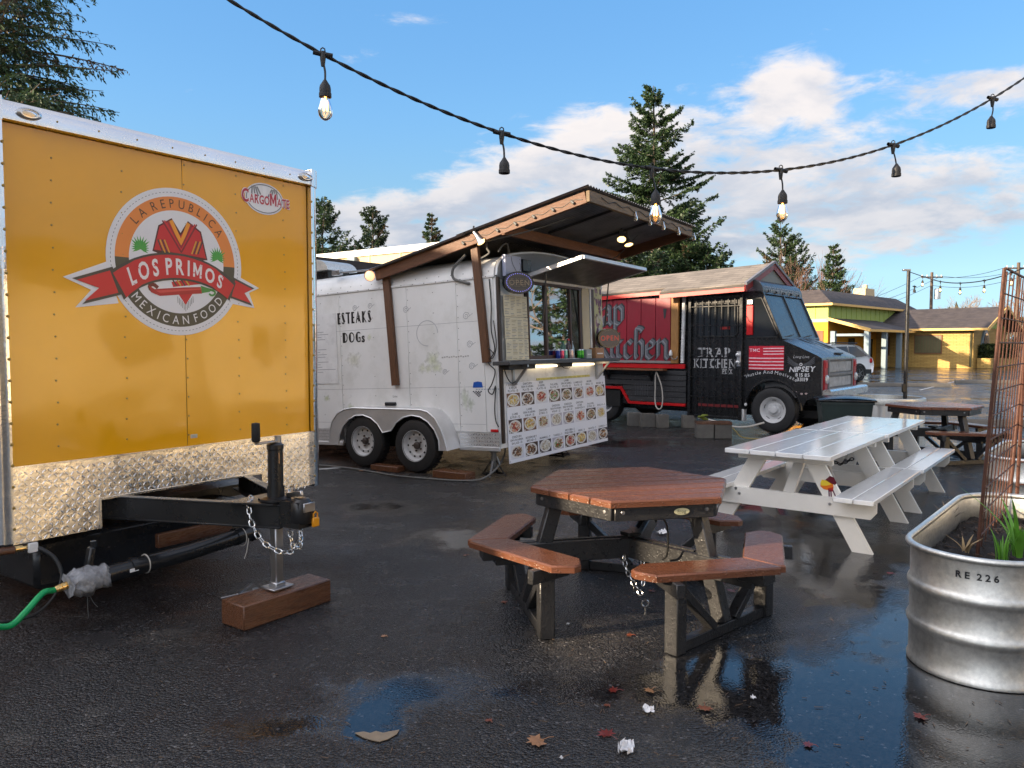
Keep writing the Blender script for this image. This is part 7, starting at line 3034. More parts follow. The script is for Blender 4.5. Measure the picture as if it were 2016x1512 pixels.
for k in range(7):
    a_ = k * .9
    b.box((3.34 + .04 * math.cos(a_), 13.42 + .03 * math.sin(a_), .31 + .012 * k), (.10, .06, .03), .008, rot=Matrix.Rotation(a_, 3, 'Z'))
o = b.build('green_rag', mat('green_rag', srgb(110, 120, 40), .8, var=.3))
tag(o, 'crumpled green rag on the step of the truck', 'rag')
P = TM @ Vector((.85, -.15, 0))
jack_stand(P.x + .2, P.y - .1, .42, 'tall jack stand under the nose of the black truck', .3)
b = MB()
b.box((0, 0, .05), (.5, .16, .10), .005)
o = b.build('wood_chock', MT['wetblock'])
o.matrix_world = Matrix.Translation((5.35, 13.0, 0)) @ Matrix.Rotation(R(-20), 4, 'Z')
tag(o, 'reddish wooden chock beside the green bin by the truck nose', 'wood block')

# ------------------------------------------------------------------ brown hexagonal picnic tables
HX = [(math.cos(R(12 + 60 * k)), math.sin(R(12 + 60 * k))) for k in range(6)]


def clip_half(poly, n, d):
    out = []
    for i in range(len(poly)):
        a, b = poly[i - 1], poly[i]
        da, db = a[0] * n[0] + a[1] * n[1] - d, b[0] * n[0] + b[1] * n[1] - d
        if (da <= 0) != (db <= 0):
            t = da / (da - db)
            out.append((a[0] + (b[0] - a[0]) * t, a[1] + (b[1] - a[1]) * t))
        if db <= 0:
            out.append(b)
    return out


def plank_slab(poly, z0, z1, m_, name, parent, bev=.006):
    """plank with eased top edges"""
    n = len(poly)
    ar = sum(poly[i - 1][0] * poly[i][1] - poly[i][0] * poly[i - 1][1] for i in range(n))
    p = poly if ar > 0 else poly[::-1]
    ins = []
    for i in range(n):
        a, c, d = Vector(p[i - 1]), Vector(p[i]), Vector(p[(i + 1) % n])
        e1, e2 = (c - a).normalized(), (d - c).normalized()
        n1, n2 = Vector((-e1.y, e1.x)), Vector((-e2.y, e2.x))
        q = n1 + n2
        l = q.length_squared
        ins.append(tuple(c + q * (2 * bev / l if l > 1e-6 else bev)))
    vs = [(x, y, z0) for x, y in p] + [(x, y, z1 - bev) for x, y in p] + [(x, y, z1) for x, y in ins]
    fs = [tuple(reversed(range(n))), tuple(range(2 * n, 3 * n))]
    for i in range(n):
        j = (i + 1) % n
        fs += [(i, j, n + j, n + i), (n + i, n + j, 2 * n + j, 2 * n + i)]
    b = MB()
    b.add(vs, fs)
    return b.build(name, m_, parent)


def hex_table(name, label, loc, rot, group):
    root = thing(name, label, 'picnic table', loc, rot, group)
    Rt = .640
    hexp = [(x * Rt, y * Rt) for x, y in HX]
    # planks parallel to the side between vertices at -108 and -48 degrees
    u = Vector((math.cos(R(12)), math.sin(R(12))))
    v = Vector((-u.y, u.x))
    apo = Rt * math.cos(R(30))
    npl = 8
    w = 2 * apo / npl
    for i in range(npl):
        d0, d1 = -apo + i * w + .006, -apo + (i + 1) * w - .006
        p = clip_half(hexp, (v.x, v.y), d1)
        p = clip_half(p, (-v.x, -v.y), -d0)
        plank_slab(p, .722, .76 - .0012 * (i % 2), MT['plank_brown'], 'top_plank', root, .009)
    b = MB()
    Ra = .585
    for k in range(6):
        a, c = HX[k], HX[(k + 1) % 6]
        b.bar((a[0] * Ra, a[1] * Ra, .682), (c[0] * Ra, c[1] * Ra, .682), .042, .078, b=.004)
    ap = b.build('apron', MT['frame_black'], root)
    b = MB()
    for k in range(6):
        a, c = HX[k], HX[(k + 1) % 6]
        for t in (.08, .92):
            q = (a[0] + (c[0] - a[0]) * t, a[1] + (c[1] - a[1]) * t)
            n_ = ((a[0] + c[0]) / 2, (a[1] + c[1]) / 2)
            b.lathe([(.012, 0), (.010, .004), (0, .005)], 8, (q[0] * (Ra + .0) + n_[0] * .024, q[1] * Ra + n_[1] * .024, .69), (n_[0], n_[1], 0))
    b.build('apron_bolts', MT['steel'], ap)
    for k in (2.5, 4.5, 0.5):                    # arms towards -168 (k=3), -48 (k=5), 72 (k=1)
        pass
    for kv in (3, 5, 1):
        ax = Vector((HX[kv][0], HX[kv][1], 0))
        tx = Vector((-ax.y, ax.x, 0))
        # two planks meeting in a mitre under the corner of the outer hexagon
        Ro, Ri = 1.03, .775
        for sg in (-1, 1):
            nb = HX[(kv + sg) % 6]
            e = Vector((nb[0] - HX[kv][0], nb[1] - HX[kv][1], 0)).normalized()
            nrm = Vector((-e.y, e.x, 0)) if Vector((-e.y, e.x, 0)).dot(ax) > 0 else Vector((e.y, -e.x, 0))
            O, I = ax * Ro, ax * Ri
            L_ = .80
            li = L_ - (O - I).dot(-e) * -1 if False else L_
            end_o, end_i = O + e * L_, O + e * L_ - nrm * ((O - I).dot(nrm))
            c_ = .085
            wv = (end_i - end_o).normalized()
            gap = e * .002
            O2 = O + e * .03
            poly = [O + gap - ax * .03, O2, end_o - e * c_, end_o + wv * c_, end_i - wv * c_, end_i - e * c_, I + gap]
            plank_slab([(q.x, q.y) for q in poly], .412, .45, MT['plank_brown'], 'seat_plank', root, .008)
        # vertical legs near the plank ends, foot rail across, braces, sloping table leg, beam to the middle
        b = MB()
        foot = ax * .655
        b.bar(foot - tx * .47 + Z * .03, foot + tx * .47 + Z * .03, .055, .06, b=.004)
        b.build('foot_rail', MT['frame_black'], root)
        for sg in (-1, 1):
            pl = foot + tx * sg * .435
            b = MB()
            b.box(pl + Z * .195, (.085, .085, .39), .006, ax=(ax, tx, Z))
            b.build('leg', MT['frame_black'], root)
            b = MB()
            nb = HX[(kv + sg) % 6]
            e = Vector((nb[0] - HX[kv][0], nb[1] - HX[kv][1], 0)).normalized()
            nr = Vector((-e.y, e.x, 0)) if Vector((-e.y, e.x, 0)).dot(ax) > 0 else Vector((e.y, -e.x, 0))
            b.bar(pl - nr * .12 + Z * .374 + e * .045, pl + nr * .16 + Z * .374 + e * .045, .045, .076, b=.004)
            b.build('seat_support', MT['frame_black'], root)
            b = MB()
            b.bar(pl - tx * sg * .03 + Z * .33, foot + tx * sg * .10 + Z * .06, .045, .065, up=ax, b=.004)
            b.build('brace', MT['frame_black'], root)
        b = MB()
        b.box(ax * .86 + Z * .372, (.16, .12, .075), .005, ax=(ax, tx, Z))
        b.build('corner_support', MT['frame_black'], root)
        b = MB()
        b.bar(ax * .47 + Z * .70, ax * .655 + Z * .06, .085, .075, up=tx, b=.006)
        b.build('table_leg', MT['frame_black'], root)
        b = MB()
        for q in (-.033, .033):
            b.bar(tx * q + ax * .02 + Z * .36, ax * .86 + tx * q + Z * .36, .035, .12, b=.004)
        b.build('spoke_beam', MT['frame_black'], root)
    b = MB()
    b.box((0, 0, .44), (.10, .09, .025), .004, rot=Matrix.Rotation(R(30), 3, 'Z'))
    b.box((.03, .02, .452), (.05, .16, .01), .003)
    b.build('hub_bracket', MT['black_steel'], root)
    return root


T1 = hex_table('hexagonal_table', 'wet brown six-sided picnic table with three attached bent benches, nearest the camera', (.735, 4.71, 0), 0, 'brown hexagonal picnic tables')
T2 = hex_table('hexagonal_table', 'brown six-sided picnic table standing beyond the white picnic tables', (6.02, 10.95, 0), R(93), 'brown hexagonal picnic tables')
# maker's oval on the near apron, lamp cord, chain with eye bolt
u12 = Vector((math.cos(R(12)), math.sin(R(12)), 0))
n12 = Vector((u12.y, -u12.x, 0))
apm = .585 * math.cos(R(30)) + .0215
PB = lambda x, y, z: tuple(n12 * (apm + z) + u12 * x + Z * y)
b = MB()
disc(b, .095, .684, .050, .022, PB, .0025, srgb(40, 38, 30), 28)
disc(b, .095, .684, .046, .019, PB, .0030, srgb(196, 190, 150), 28)
text(b, 'Frog', .095, .676, .019, PB, .0035, srgb(40, 44, 36), 'n', gap=.12, xs=.95)
stroke(b, [(.07, .673), (.12, .673)], .0015, PB, .0036, srgb(90, 90, 70))
b.build('maker_oval', MT['print'], T1)['label'] = 'small oval maker badge reading Frog'
b = MB()
b.tube(catmull([(.09, -.46, .66), (.13, -.44, .60), (.15, -.40, .50), (.15, -.36, .40), (.14, -.30, .36)], 6), .006, 6)
o = b.build('table_cord', MT['cord'])
o.matrix_world = Matrix.Translation(T1.location)
tag(o, 'thin dark cord hanging under the near six-sided table', 'cord')
TMx = Matrix.Translation((.735, 4.71, 0))
chain('lock_chain', 'silver chain with an eye bolt hanging from the middle of the near six-sided table', catmull([(-.055, -.10, .33), (-.05, -.12, .27), (-.02, -.17, .20), (.03, -.22, .13), (.045, -.235, .10)], 6), .044, .0038, MT['zinc'], TMx)
chain('lock_chain', 'second strand of silver chain dropping behind the eye bolt', catmull([(.055, -.08, .33), (.055, -.13, .26), (.045, -.20, .16)], 6), .044, .0038, MT['zinc'], TMx)
b = MB()
b.tube([(.05 + .020 * math.cos(t), -.245, .082 + .020 * math.sin(t)) for t in [i * .524 for i in range(12)]], .0045, 6, closed=True)
b.tube([(.05, -.245, .062), (.052, -.246, .03), (.048, -.247, .012)], .004, 6)
o = b.build('eye_bolt', MT['zinc'])
o.matrix_world = TMx
tag(o, 'silver eye bolt at the loose end of the table chain', 'bolt')
b = MB()
b.box((.0, -.20, .155), (.030, .020, .035), .004)
b.tube([(-.010, -.20, .17), (-.010, -.20, .185), (0, -.20, .194), (.010, -.20, .185), (.010, -.20, .17)], .004, 6)
o = b.build('padlock', MT['pvc'])
o.matrix_world = TMx
tag(o, 'small black padlock on the table chain', 'padlock')

# ------------------------------------------------------------------ white picnic tables, end to end
WX = Vector((.79, -.613, 0)).normalized()        # across the table, to the right
WY = Vector((.613, .79, 0)).normalized()         # along the table, away from the camera


def white_table(label, loc, sticker):
    root = thing('white_picnic_table', label, 'picnic table', loc, math.atan2(WX.y, WX.x), 'white wooden picnic tables set end to end')
    L_, W_ = 1.83, .84
    for i in range(4):
        w = W_ / 4
        b = MB()
        b.box((-W_ / 2 + w * (i + .5), L_ / 2, .741), (w - .007, L_ - .004, .038), .005)
        pk_ = b.build('top_plank', MT['plank_white'], root)
        b = MB()
        for y_ in (.225, L_ - .225):
            for q in (-.05, .05):
                b.lathe([(.007, 0), (.006, .0012), (0, .0012)], 8, (-W_ / 2 + w * (i + .5) + q, y_, .760))
        b.build('screw_heads', MT['steel'], pk_, kind='stuff')
    for sg in (-1, 1):
        for k in range(2):
            b = MB()
            b.box((sg * (.50 + .0 + k * .148), L_ / 2 + .03, .431), (.140, L_ - .004, .038), .005)
            b.build('seat_plank', MT['plank_white'], root)
    for y_ in (.26, L_ - .26):
        s_ = 1 if y_ < 1 else -1
        for sg in (-1, 1):
            b = MB()
            # flat leg board, cut level at top and floor
            tx_, bx_ = sg * .20, sg * .60
            hw = .075
            q = [(tx_ - hw, .722), (tx_ + hw, .722), (bx_ + hw, 0), (bx_ - hw, 0)]
            b.prism(q, y_ - .019, y_ + .019, T=lambda a, c, d: (a, d, c))
            lg_ = b.build('leg', MT['frame_white'], root)
            b = MB()
            for px_, pz_ in ((sg * .395, .40), (sg * .365, .36)):
                b.lathe([(.013, 0), (.011, .006), (0, .007)], 8, (px_, y_ - s_ * .058, pz_), (0, -s_, 0))
            b.build('bolt', MT['steel'], lg_)
        b = MB()
        yy = y_ - s_ * .038
        b.prism([(-.70, .412), (.70, .412), (.70, .325), (.66, .275), (-.66, .275), (-.70, .325)], yy - .019, yy + .019, T=lambda a, c, d: (a, d, c))
        b.build('seat_bearer', MT['frame_white'], root)
        b = MB()
        b.box((0, yy, .692), (.76, .036, .06), .004)
        b.build('top_cleat', MT['frame_white'], root)
        b = MB()
        b.bar((.0, y_ + s_ * .03, .34), (.0, y_ + s_ * .50, .715), .088, .036, b=.003)
        b.build('brace', MT['frame_white'], root)
    if sticker:
        b = MB()
        F_ = lambda x, y, z: (x, .26 - .0192 - z, y)
        cx_, cz_ = .335, .505
        flat(b, [(cx_ - .055, cz_ + .01), (cx_ - .045, cz_ + .035), (cx_ + .0, cz_ + .03), (cx_ + .04, cz_ + .015), (cx_ + .045, cz_ - .02), (cx_ + .01, cz_ - .045), (cx_ - .03, cz_ - .04), (cx_ - .055, cz_ - .02)], F_, .0006, srgb(224, 120, 30), True)
        flat(b, [(cx_ - .055, cz_ + .01), (cx_ - .045, cz_ + .035), (cx_ - .01, cz_ + .032), (cx_ + .03, cz_ + .005), (cx_ - .01, cz_ - .01), (cx_ - .05, cz_ - .012)], F_, .0009, srgb(236, 206, 60), True)
        flat(b, [(cx_ - .02, cz_ + .035), (cx_ + .015, cz_ + .07), (cx_ + .045, cz_ + .062), (cx_ + .068, cz_ + .02), (cx_ + .055, cz_ + .002), (cx_ + .02, cz_ + .015)], F_, .0012, srgb(98, 24, 40), True)
        flat(b, [(cx_ + .0, cz_ - .03), (cx_ + .045, cz_ - .015), (cx_ + .04, cz_ - .05), (cx_ + .01, cz_ - .055)], F_, .0013, srgb(190, 50, 30), True)
        for dx_, l_ in ((.015, .05), (.03, .055), (.045, .045)):
            stroke(b, [(cx_ + dx_ - .005, cz_ - .04), (cx_ + dx_ + (.02 if dx_ > .03 else 0), cz_ - .05 - l_)], .010, F_, .0016 + dx_ * 1e-3, srgb(90, 40, 66))
        b.build('hat_sticker', MT['print'], root)['label'] = 'yellow and maroon hat-shaped sticker'
    return root


W0 = Vector((2.075, 6.03, 0))
white_table('nearer white wooden picnic table with a colourful hat sticker on its leg', W0, True)
white_table('farther white wooden picnic table abutting the stickered one', W0 + WY * 1.845 + WX * .015 + Vector((0, 0, 0)), False)
chain('white_table_chain', 'dark chain and lock slung under the white picnic tables', [W0 + WY * 1.30 + WX * .05 + Z * .55, W0 + WY * 1.42 + WX * .12 + Z * .50, W0 + WY * 1.55 + WX * .22 + Z * .56], .05, .006, MT['black_steel'])

# ------------------------------------------------------------------ galvanised stock tanks
AX, AY = Vector((.64, .768, 0)).normalized(), Vector((-.768, .64, 0)).normalized()


def oval(r, s, n=18):
    """outline of a tank: two half circles of radius r joined by straight sides of length s"""
    pts = [(-s / 2 + r * math.cos(t), r * math.sin(t)) for t in [math.pi / 2 + math.pi * i / n for i in range(n + 1)]]
    pts += [(s / 2 + r * math.cos(t), r * math.sin(t)) for t in [-math.pi / 2 + math.pi * i / n for i in range(n + 1)]]
    return pts


def wall_sheet(b, prof, r, s, n=18, flip=False):
    """prof = [(offset from r, height)] swept round the oval"""
    rings = []
    vs = []
    for off, z in prof:
        o = oval(r + off, s, n)
        rings.append(len(vs))
        vs += [(x, y, z) for x, y in o]
        m = len(o)
    fs = []
    for a, c in zip(rings, rings[1:]):
        for i in range(m):
            j = (i + 1) % m
            f = (a + i, a + j, c + j, c + i)
            fs.append(f[::-1] if flip else f)
    b.add(vs, fs)


def stock_tank(name, label, loc, rz, r, s, soil=True, h=.615):
    root = thing(name, label, 'stock tank', loc, rz, 'galvanised stock tank planters')
    b = MB()
    prof = [(-.018, .004), (-.010, .0)]
    prof = [(-.02, .0), (.002, .004), (.004, .02), (-.004, .03)]

    def rib(z):
        return [(-.004, z - .035), (.003, z - .02), (.009, z - .006), (.009, z + .006), (.003, z + .022), (-.004, z + .035)]
    prof += rib(.215) + rib(.405) + [(-.003, h - .05), (.0, h - .03)]
    wall_sheet(b, prof, r, s, 24)
    bd_ = b.build('tank_wall', MT['galv'], root, angle=60)
    b = MB()
    wall_sheet(b, [(p[0] - .006, p[1]) for p in prof], r, s, 24, True)
    b.build('tank_inside', MT['galv'], root, angle=60)
    b = MB()
    o = [(x, y, h - .012) for x, y in oval(r + .004, s, 24)]
    b.tube(o, .0165, 10, closed=True)
    b.build('rolled_rim', MT['galv'], root)
    b = MB()
    b.add([(x, y, .01) for x, y in oval(r - .03, s, 12)], [tuple(range(26))])
    b.build('tank_floor', MT['galv'], root)
    if soil:
        rr = np.random.default_rng(5)
        b = MB()
        nx, ny = 56, 26
        vs = []
        for i in range(nx + 1):
            for k in range(ny + 1):
                u = -1 + 2 * i / nx
                v = -1 + 2 * k / ny
                x = u * (s / 2 + r - .012)
                lim = r - .012 if abs(x) < s / 2 else math.sqrt(max(0, (r - .012) ** 2 - (abs(x) - s / 2) ** 2))
                vs.append((x, v * lim, .455 + rr.normal() * .010 + .03 * math.sin(x * 5) * math.cos(v * 2) - .02 * abs(v)))
        b.add(vs, [(i * (ny + 1) + k, (i + 1) * (ny + 1) + k, (i + 1) * (ny + 1) + k + 1, i * (ny + 1) + k + 1) for i in range(nx) for k in range(ny)])
        b.build('soil', MT['soil'], root, angle=180)
    return root


TR, TSL = .325, 1.28
TC = Vector((2.345, 3.785, 0)) + AX * TSL / 2
TKM = Matrix.Translation(TC) @ Matrix.Rotation(math.atan2(AX.y, AX.x), 4, 'Z')
tk = stock_tank('stock_tank', 'large ribbed galvanised stock tank planter stencilled RE 226, filled with soil', TC, math.atan2(AX.y, AX.x), TR, TSL)
# stencil bent round the near end
b = MB()
b.col = srgb(40, 40, 42)
s_ = 0.0
hh = .030
word = 'RE 226'
a_c = math.atan2(-.87, -.30)
# facing direction of the stencil in tank space
fd = (TKM.inverted().to_3x3() @ Vector((-.585, -.81, 0)))
a_c = math.atan2(fd.y, fd.x)
tw_ = text_width(word, hh, 'b', .42, 1.0)
x_ = -tw_ / 2
for c in word:
    gw = .42 if c == ' ' else GL['b', c][2]
    if c != ' ':
        vs, fs, _ = GL['b', c]
        P = []
        for p, q in vs:
            a_ = a_c + (x_ + p * hh) / TR
            P.append((-TSL / 2 + (TR + .0012) * math.cos(a_), (TR + .0012) * math.sin(a_), .512 + q * hh))
        b.add(P, fs)
    x_ += (gw + (.42 if c != ' ' else .1)) * hh
b.build('stencil', MT['print'], tk)['label'] = 'black stencil RE 226'
rr = random.Random(31)
b = MB()
for k in range(150):
    u, v = rr.uniform(-.72, .72), rr.uniform(-.24, .24)
    a_ = rr.uniform(0, 3.14)
    l_ = rr.uniform(.008, .035)
    c_ = Vector((u, v, .462 + .03 * math.sin(u * 5)))
    d_ = Vector((math.cos(a_), math.sin(a_), rr.uniform(-.1, .5))) * l_
    b.bar(c_ - d_, c_ + d_, rr.uniform(.003, .010), .004)
b.build('bark_chips', mat('bark_chips', (.06, .038, .024), .8, var=.6, vscale=20), tk, kind='stuff')
# rusty wire trellis in the soil
def soilp(px_, d):
    return Vector((at(px_, d), d, 0))


t0 = Vector((2.60, 4.25, .44))
tr_ = thing('wire_trellis', 'tall leaning rusty wire trellis panel standing in the stock tank', 'trellis', t0, math.atan2(AX.y, AX.x))
lean = Vector((.025, -.085, 1.58))
b = MB()
wd = 1.16
b.tube([(0, 0, -.05), lean], .010, 8)
b.build('end_post', MT['rust'], tr_)
b = MB()
b.tube([(wd, 0, -.05), Vector((wd, 0, 0)) + lean], .0115, 8)
b.build('end_post', MT['rust'], tr_)
for k in range(1, 9):
    b = MB()
    x_ = wd * k / 9
    b.tube([(x_, 0, -.03), Vector((x_, .004 * math.sin(k), 0)) + lean * .995], .0042, 6)
    b.build('upright_wire', MT['rust'], tr_)
for k in range(12):
    b = MB()
    f_ = .06 + .94 * k / 11
    p_ = lean * f_
    b.tube([p_ + Vector((0, -.006, 0)), p_ + Vector((wd, -.006, 0))], .0045 if k < 11 else .008, 6)
    b.build('cross_wire', MT['rust'], tr_)
t1 = t0 + AX * (wd + .03) + Vector((.02, -.05, 0))
tr2 = thing('wire_trellis', 'second rusty wire trellis panel turned across the tank at the picture edge', 'trellis', t1, math.atan2(AX.y, AX.x) - R(62))
for k in range(0, 8):
    b = MB()
    x_ = .11 * k
    b.tube([(x_, 0, -.03), Vector((x_ + .03, 0, 1.62))], .0042 if k else .012, 6)
    b.build('upright_wire', MT['rust'], tr2)
for k in range(11):
    b = MB()
    z_ = .08 + k * .152
    b.tube([(z_ * .02, -.006, z_), (.8 + z_ * .02, -.006, z_)], .0045, 6)
    b.build('cross_wire', MT['rust'], tr2)
# green blades and dry stalks


def blades(name, label, base, n, h, spread, m_, seed, width=.010):
    rr = random.Random(seed)
    root = thing(name, label, 'plant', base)
    for i in range(n):
        a_ = rr.uniform(0, 6.28)
        l_ = h * rr.uniform(.5, 1.1)
        o = Vector((math.cos(a_), math.sin(a_), 0)) * rr.uniform(0, .03)
        dv = Vector((math.cos(a_), math.sin(a_), 0)) * spread * rr.uniform(.3, 1.1)
        side = Vector((-math.sin(a_), math.cos(a_), 0))
        vs = []
        k = 6
        for j in range(k + 1):
            t = j / k
            p = o + Z * l_ * t + dv * l_ * t * t
            w = width * (1 - t) ** .6 * (.6 + .8 * min(1, t * 3))
            vs += [p - side * w, p + Vector((math.cos(a_), math.sin(a_), 0)) * w * .5, p + side * w]
        b = MB()
        b.add(vs, [(3 * j + q, 3 * j + q + 1, 3 * j + q + 4, 3 * j + q + 3) for j in range(k) for q in (0, 1)])
        b.build('blade', m_, root, angle=180)
    return root


blades('leafy_clump', 'tall green onion-like blades sprouting at the tank edge by the picture border', Vector((2.73, 4.10, .46)), 10, .36, .75, MT['leafgreen'], 3, .012)
blades('leafy_clump', 'short clump of thin green blades at the foot of the trellis', Vector((2.62, 4.06, .455)), 14, .19, .35, MT['leafgreen'], 4, .006)
blades('dry_stalks', 'dry curled leaves and stalks lying on the dark soil', Vector((2.50, 4.20, .46)), 9, .09, 1.3, MT['drygrass'], 6, .007)
blades('dry_stalks', 'dark dead stalks at the far end of the planter soil', Vector((2.78, 4.85, .455)), 14, .13, .9, MT['bark'], 8, .005)

st2 = stock_tank('stock_tank', 'second galvanised stock tank planter half hidden behind the trellis at the picture edge', Vector((4.95, 7.25, 0)), R(50), .32, 1.0)
# corrugated round tank that carries the light pole
rt = thing('corrugated_tank', 'round corrugated galvanised tank holding the black light pole behind the six-sided table', 'stock tank', (6.98, 14.45, 0), 0)
b = MB()
n = 150
vs = []
for k, z_ in enumerate((.0, .52)):
    for i in range(n):
        t = 2 * math.pi * i / n
        r_ = .70 + .011 * math.sin(i * 2 * math.pi / 5)
        vs.append((r_ * math.cos(t), r_ * math.sin(t), z_))
b.add(vs, [(i, (i + 1) % n, n + (i + 1) % n, n + i) for i in range(n)])
b.build('corrugated_wall', mat('corrugated_galv', (.66, .66, .64), .4, .8, var=.12), rt, angle=70)
b = MB()
b.lathe([(.70, .52), (.72, .53), (.725, .58), (.72, .63), (.70, .64), (.68, .635), (.68, .52)], 48)
b.build('rim_band', MT['galv'], rt)
b = MB()
b.lathe([(.69, .50), (0, .52)], 40)
b.build('gravel_fill', MT['soil'], rt)
lp = thing('light_pole', 'slim black pole carrying the far string of bulbs above the corrugated tank', 'light pole', (7.42, 14.5, 0))
b = MB()
b.tube([(0, 0, .1), (.01, 0, 3.0)], [.036, .032], 10)
b.build('pole', MT['black_steel'], lp)
b = MB()
b.box((-.03, 0, 3.01), (.14, .06, .035), .006)
b.build('top_bracket', MT['steel'], lp)
for z_ in (.72, 1.0, 1.35, 2.2):
    b = MB()
    b.lathe([(.042, -.02), (.042, .02)], 10, (.003, 0, z_))
    b.build('clamp', MT['black_steel'], lp)
b = MB()
b.box((-.04, -.02, .80), (.06, .05, .16), .006)
b.build('switch_box', MT['black_steel'], lp)

# wheeled bin
bn = thing('green_bin', 'dark green wheeled bin with a black lid beside the truck nose', 'bin', (5.17, 11.95, 0), R(-14))
bn.scale = (.88, .9, 1.0)
b = MB()
lo = [(-.34, -.26), (.34, -.26), (.34, .26), (-.34, .26)]
vs = [(x_, y_, .06) for x_, y_ in lo] + [(x_ * 1.22, y_ * 1.25, .70) for x_, y_ in lo] + [(x_ * 1.28, y_ * 1.3, .70) for x_, y_ in lo] + [(x_ * 1.28, y_ * 1.3, .745) for x_, y_ in lo]
b.add(vs, [(3, 2, 1, 0)] + [(k * 4 + i, k * 4 + (i + 1) % 4, k * 4 + 4 + (i + 1) % 4, k * 4 + 4 + i) for k in range(3) for i in range(4)])
b.build('bin_body', mat('dark_green_plastic', srgb(34, 48, 46), .45, var=.15, dirt=.3), bn)
b = MB()
vs, fs = [], []
for i in range(9):
    t = i / 8
    for k in range(5):
        u = k / 4
        vs.append((-.46 + .92 * t, -.36 + .72 * u, .75 + .075 * math.sin(math.pi * (.15 + .7 * t)) * (.6 + .4 * math.sin(math.pi * u)) + .01 * (k % 2)))
fs = [(i * 5 + k, (i + 1) * 5 + k, (i + 1) * 5 + k + 1, i * 5 + k + 1) for i in range(8) for k in range(4)]
b.add(vs, fs)
b.add([(-.46, -.36, .74), (.46, -.36, .74), (.46, .36, .74), (-.46, .36, .74)], [(3, 2, 1, 0)])
b.tube([(-.46, -.36, .755), (.46, -.36, .755), (.46, .36, .755), (-.46, .36, .755)], .015, 6, closed=True)
b.build('bin_lid', MT['pvc'], bn, angle=60)
b = MB()
for sg in (-1, 1):
    b.lathe([(0, -.03), (.11, -.03), (.12, 0), (.11, .03), (0, .03)], 16, (sg * .36, .26, .12), (1, 0, 0))
b.build('bin_wheels', MT['rubber'], bn)

# ------------------------------------------------------------------ strings of bulbs
def bulb_lamp(string, p, lit, has_bulb=True, drop=.11, sway=0.0, label=None, k_size=1.0):
    """one moulded socket of a light string, with its hanger, cord and bulb as sub-parts"""
    z0 = -drop
    b = MB()
    b.lathe([(.0, .012), (.006, .010), (.012, .0), (.0215, -.014), (.024, -.026), (.024, -.044), (.026, -.046), (.026, -.062), (.023, -.064), (.020, -.060), (0, -.058)], 18, (sway, 0, z0))
    root = b.build('bulb_socket', MT['rubber'], string)
    root.location = p - string.location
    root.scale = (k_size, k_size, k_size)
    if label:
        root['label'] = label
    b = MB()
    b.lathe([(.010, -.040), (.0105, -.028), (.012, .040)], 8, (0, 0, 0), (.93, .37, -.08))
    b.lathe([(.008, -.05), (.012, -.02), (.013, .0), (.009, .012), (0, .014)], 10)
    b.tube([(-.010, 0, .010), (-.008, 0, .022), (0, 0, .027), (.008, 0, .022), (.010, 0, .010)], .003, 5)
    b.build('hanger', MT['cord'], root)
    b = MB()
    b.tube(catmull([(0, 0, -.03), (.006 + sway * .3, 0, -.07), (sway, 0, -drop)], 5), .0045, 6)
    b.build('drop_cord', MT['cord'], root)
    if has_bulb:
        b = MB()
        b.lathe([(.015, -.058), (.018, -.070), (.025, -.092), (.0305, -.112), (.031, -.124), (.0265, -.140), (.017, -.152), (.006, -.158), (0, -.159)], 22, (sway, 0, z0))
        b.build('bulb', MT['bulb_glass'], root, angle=60)
        b = MB()
        for k in range(4):
            a_ = k * math.pi / 2 + .4
            b.tube([(sway + .0075 * math.cos(a_), .0075 * math.sin(a_), z0 - .074), (sway + .010 * math.cos(a_ + .5), .010 * math.sin(a_ + .5), z0 - .118)], .0035, 5)
        b.tube([(sway, 0, z0 - .06), (sway, 0, z0 - .082)], .004, 6)
        b.build('filament', MT['filament'] if lit else MT['steel'], root)


S0, SA, SB = Vector((-.6025, 2.5, 0)), .5665, .2265
KZ = {0: 2.524, 1: 2.347, 2: 2.263, 3: 2.314, 4: 2.477, 5: 2.743}


def string_pt(k):
    # a sagging cord through the six sockets
    c = np.polyfit(list(KZ.keys()), list(KZ.values()), 3)
    return Vector((S0.x + SA * k, S0.y + SB * k, float(np.polyval(c, k))))


near = thing('string_light', 'near light string: twisted black cord with clear bulbs sagging across the whole sky', 'light string', string_pt(2))
for k in range(6):
    bulb_lamp(near, string_pt(k), True, k in (0, 2, 3), .115 if k != 1 else .12, (.008, .012, .02, .012, .022, -.004)[k], 'lit clear bulb socket' if k in (0, 2, 3) else 'empty black socket', .76)
pts = [string_pt(-1.6 + i * .1) - near.location for i in range(91)]
n = len(pts)
b = MB()
for q in (0, math.pi):
    tw_pts = []
    for i, p in enumerate(pts):
        for j in range(4):
            t = i + j / 4
            if i == n - 1 and j:
                break
            pp = p.lerp(pts[min(n - 1, i + 1)], j / 4)
            a_ = t * 3.4 + q
            tw_pts.append(pp + Vector((-.37 * .0030 * math.cos(a_), .93 * .0030 * math.cos(a_), .0030 * math.sin(a_))))
    b.tube(tw_pts, .0036, 6)
b.build('twisted_cord', MT['cord'], near)
PT = Vector((7.42, 14.5, 2.985))
far = [PT] + [Vector((at(x_, d_), d_, 1.6 + (680 - y_) / 1515 * d_)) for x_, d_, y_ in ((1812, 13.6, 545), (1847, 12.9, 555), (1886, 12.2, 558), (1933, 11.5, 553), (1986, 10.8, 538), (2060, 10.0, 505))]
fs_ = thing('string_light', 'far light string running from the black pole out of the picture', 'light string', PT)
b = MB()
b.tube(catmull([p - PT for p in far], 8), .008, 6)
b.build('cord', MT['cord'], fs_)
for p in far[1:6]:
    bulb_lamp(fs_, p, True, True, .10, 0.0, None, .72)
